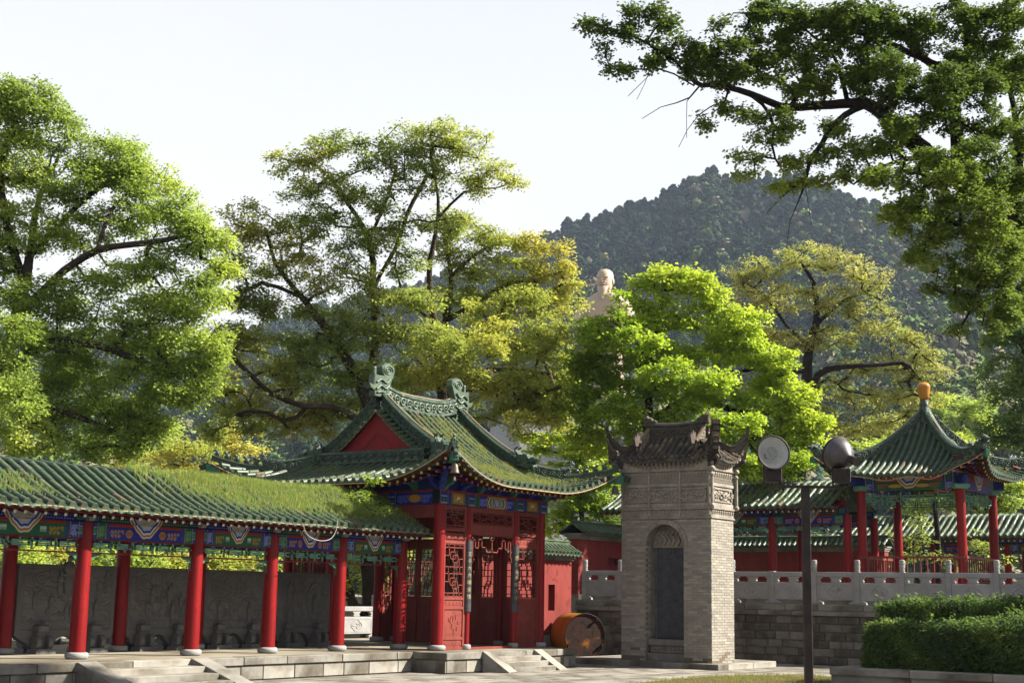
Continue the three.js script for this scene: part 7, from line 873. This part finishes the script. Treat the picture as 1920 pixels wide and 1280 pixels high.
// ---------------------------------------------------------------- robed statue on the slope
{
  const t = thing('statue', 'tall golden stone statue of a bald bearded robed man above the trees', 'statue'), D = 150, S = D / LENS, base = at(1133, 770, D);
  const H = (1130 - 498 - 0) && (770 - 498) * S; t.position.copy(base); t.rotation.y = -Math.atan2(camRight.z, camRight.x) - .35; // faces the court, turned a little
  const gold = std(lin(.66, .49, .36), .5, { map: rep(T.soft, .2) }), u = H / 6.0; // head unit
  const ring = (prof, n = 28, folds = 0) => { const P = [], I = []; prof.forEach(([y, rx, rz, cx = 0, cz = 0, fo = folds]) => { for (let i = 0; i < n; i++) { const a = i / n * 6.2832, w = 1 + fo * Math.sin(a * 9 + y * .8); P.push((cx + rx * w * Math.cos(a)) * u, y * u, (cz + rz * w * Math.sin(a)) * u); } }); for (let j = 0; j + 1 < prof.length; j++) for (let i = 0; i < n; i++) { const a = j * n + i, b = j * n + (i + 1) % n; I.push(a, a + n, b, b, a + n, b + n); } const c = P.length / 3, L = prof.at(-1); P.push((L[3] ?? 0) * u, L[0] * u, (L[4] ?? 0) * u); for (let i = 0; i < n; i++) I.push((prof.length - 1) * n + i, c, (prof.length - 1) * n + (i + 1) % n); const g = new THREE.BufferGeometry(); g.setAttribute('position', new THREE.Float32BufferAttribute(P, 3)); g.setIndex(I); g.computeVertexNormals(); return plain(g); };
  const limb = (pts, rs) => { const gs = []; const c = new THREE.CatmullRomCurve3(pts.map(p => p.clone().multiplyScalar(u))); const g = new THREE.TubeGeometry(c, 24, 1, 14), p = g.attributes.position, n = g.attributes.normal; for (let i = 0; i < p.count; i++) { const k = Math.floor(i / 15) / 24, j = Math.min(rs.length - 2, k * (rs.length - 1) | 0), r = (rs[j] + (rs[j + 1] - rs[j]) * (k * (rs.length - 1) - j)) * u; const q = c.getPointAt(k); p.setXYZ(i, q.x + n.getX(i) * r, q.y + n.getY(i) * r, q.z + n.getZ(i) * r); } return plain(g); };
  // one continuous robed body, head and beard
  mesh('figure', merge([
    ring([[0, .95, .8, 0, 0, .06], [.6, .9, .76, 0, 0, .06], [1.6, .78, .66, 0, 0, .05], [2.6, .72, .58, 0, 0, .03], [3.3, .74, .54, 0, 0, .02], [3.9, .82, .54, 0, 0, .01], [4.4, .88, .52], [4.75, .78, .46], [4.95, .45, .36], [5.05, .25, .26], [5.12, .22, .24]]),
    ring([[5.02, .2, .22, 0, .04], [5.1, .27, .3, 0, .06], [5.2, .31, .36, 0, .06], [5.35, .335, .4, 0, .04], [5.55, .35, .42, 0, .02], [5.72, .35, .42, 0, -.01], [5.86, .31, .37, 0, -.03], [5.96, .2, .24, 0, -.03], [6.0, .07, .08, 0, -.03]]),
    ball(.065 * u, 0, 5.42 * u, .46 * u, .8, 1.5, 1), ball(.07 * u, .1 * u, 5.36 * u, .38 * u, 1, .7, 1), ball(.07 * u, -.1 * u, 5.36 * u, .38 * u, 1, .7, 1), ball(.09 * u, .15 * u, 5.58 * u, .38 * u, 1.3, .4, .7), ball(.09 * u, -.15 * u, 5.58 * u, .38 * u, 1.3, .4, .7), ball(.11 * u, .36 * u, 5.45 * u, 0, .4, 1.3, .8), ball(.11 * u, -.36 * u, 5.45 * u, 0, .4, 1.3, .8), ball(.1 * u, 0, 5.27 * u, .42 * u, 1.5, .4, .7),
    ring([[4.62, .04, .04, 0, .5], [4.8, .12, .08, 0, .46], [5.0, .19, .12, 0, .4], [5.2, .24, .14, 0, .3]], 16, .05),
    limb([V3(.75, 4.5, 0), V3(1.0, 3.9, .1), V3(.95, 3.45, .4), V3(.5, 3.5, .72), V3(.15, 3.6, .8)], [.3, .33, .34, .3, .2]), limb([V3(-.75, 4.5, 0), V3(-1.0, 3.9, .1), V3(-.92, 3.5, .45), V3(-.5, 3.6, .75), V3(-.1, 3.75, .8)], [.3, .33, .34, .28, .18]),
    limb([V3(.55, 3.35, .7), V3(.6, 2.6, .7), V3(.62, 1.9, .6)], [.26, .3, .16]), limb([V3(-.55, 3.4, .7), V3(-.6, 2.6, .7), V3(-.62, 2.0, .6)], [.26, .3, .16]), ball(.15 * u, .05 * u, 3.66 * u, .88 * u, 1.2, .8, 1)]), gold, t);
  mesh('robe_collar', merge([limb([V3(-.42, 4.85, .15), V3(-.22, 4.4, .42), V3(.08, 3.9, .5), V3(.08, 3.4, .54)], [.035, .045, .045, .04]), limb([V3(.42, 4.85, .15), V3(.22, 4.4, .42), V3(.06, 4.1, .48)], [.035, .045, .035]), limb([V3(-.7, 3.25, .2), V3(0, 3.2, .6), V3(.7, 3.25, .2)], [.07, .08, .07])]), gold, t);
  mesh('pedestal', box(2.6 * u, 14, 2.4 * u, 0, -7, 0, .2), M.pale, t);
}
// ---------------------------------------------------------------- white tiled building behind the trees
{
  const t = thing('tiled_building', 'white tiled building half hidden by the trees near the gate ridge', 'building'), D = 92, S = D / LENS, p = at(1065, 800, D); t.position.set(p.x, 0, p.z); t.rotation.y = -Math.atan2(camRight.z, camRight.x) + .25;
  const w = 190 * S, top = at(1065, 712, D).y, mid = at(1065, 778, D).y, wm = std(lin(.5, .52, .56), .5, { map: canvasTex(256, 256, (g) => { g.fillStyle = '#e8e8e8'; g.fillRect(0, 0, 256, 256); g.strokeStyle = '#b4b8c0'; g.lineWidth = 3; for (let i = 0; i <= 256; i += 32) { g.beginPath(); g.moveTo(i, 0); g.lineTo(i, 256); g.moveTo(0, i); g.lineTo(256, i); g.stroke(); } }) }); wm.map.wrapS = wm.map.wrapT = THREE.RepeatWrapping; wm.map.repeat.set(.5, .5);
  mesh('wall', box(w, mid, 8, 0, mid / 2, -4), wm, t); mesh('stair_tower', box(26 * S, top, 3, -w / 2 + 13 * S, top / 2, -1.2), wm, t); mesh('parapet', box(w + .3, .35, 8.3, 0, mid + .17, -4), M.pale, t);
  for (let i = 0; i < 5; i++) for (const y of [mid - 2, mid - 5.2]) { const wn = mesh('window', box(1.5, 1.5, .12, -w / 2 + 2 + i * 1.4 * w / 8 + .6, y, .02), M.pale, t); mesh('pane', box(1.3, 1.3, .06, -w / 2 + 2 + i * 1.4 * w / 8 + .6, y, .08), std(lin(.06, .07, .09), .1), wn); }
  mesh('eave', box(w + .5, .25, 1.2, 0, mid - 3.4, .5), std(lin(.14, .1, .09), .7), t);
}
scene.fog = new THREE.FogExp2(new THREE.Color().setRGB(.6, .72, .95), .0001);
scene.traverse(o => { if (o.isMesh) { o.castShadow = true; o.receiveShadow = true; } });
renderer.render(scene, camera);
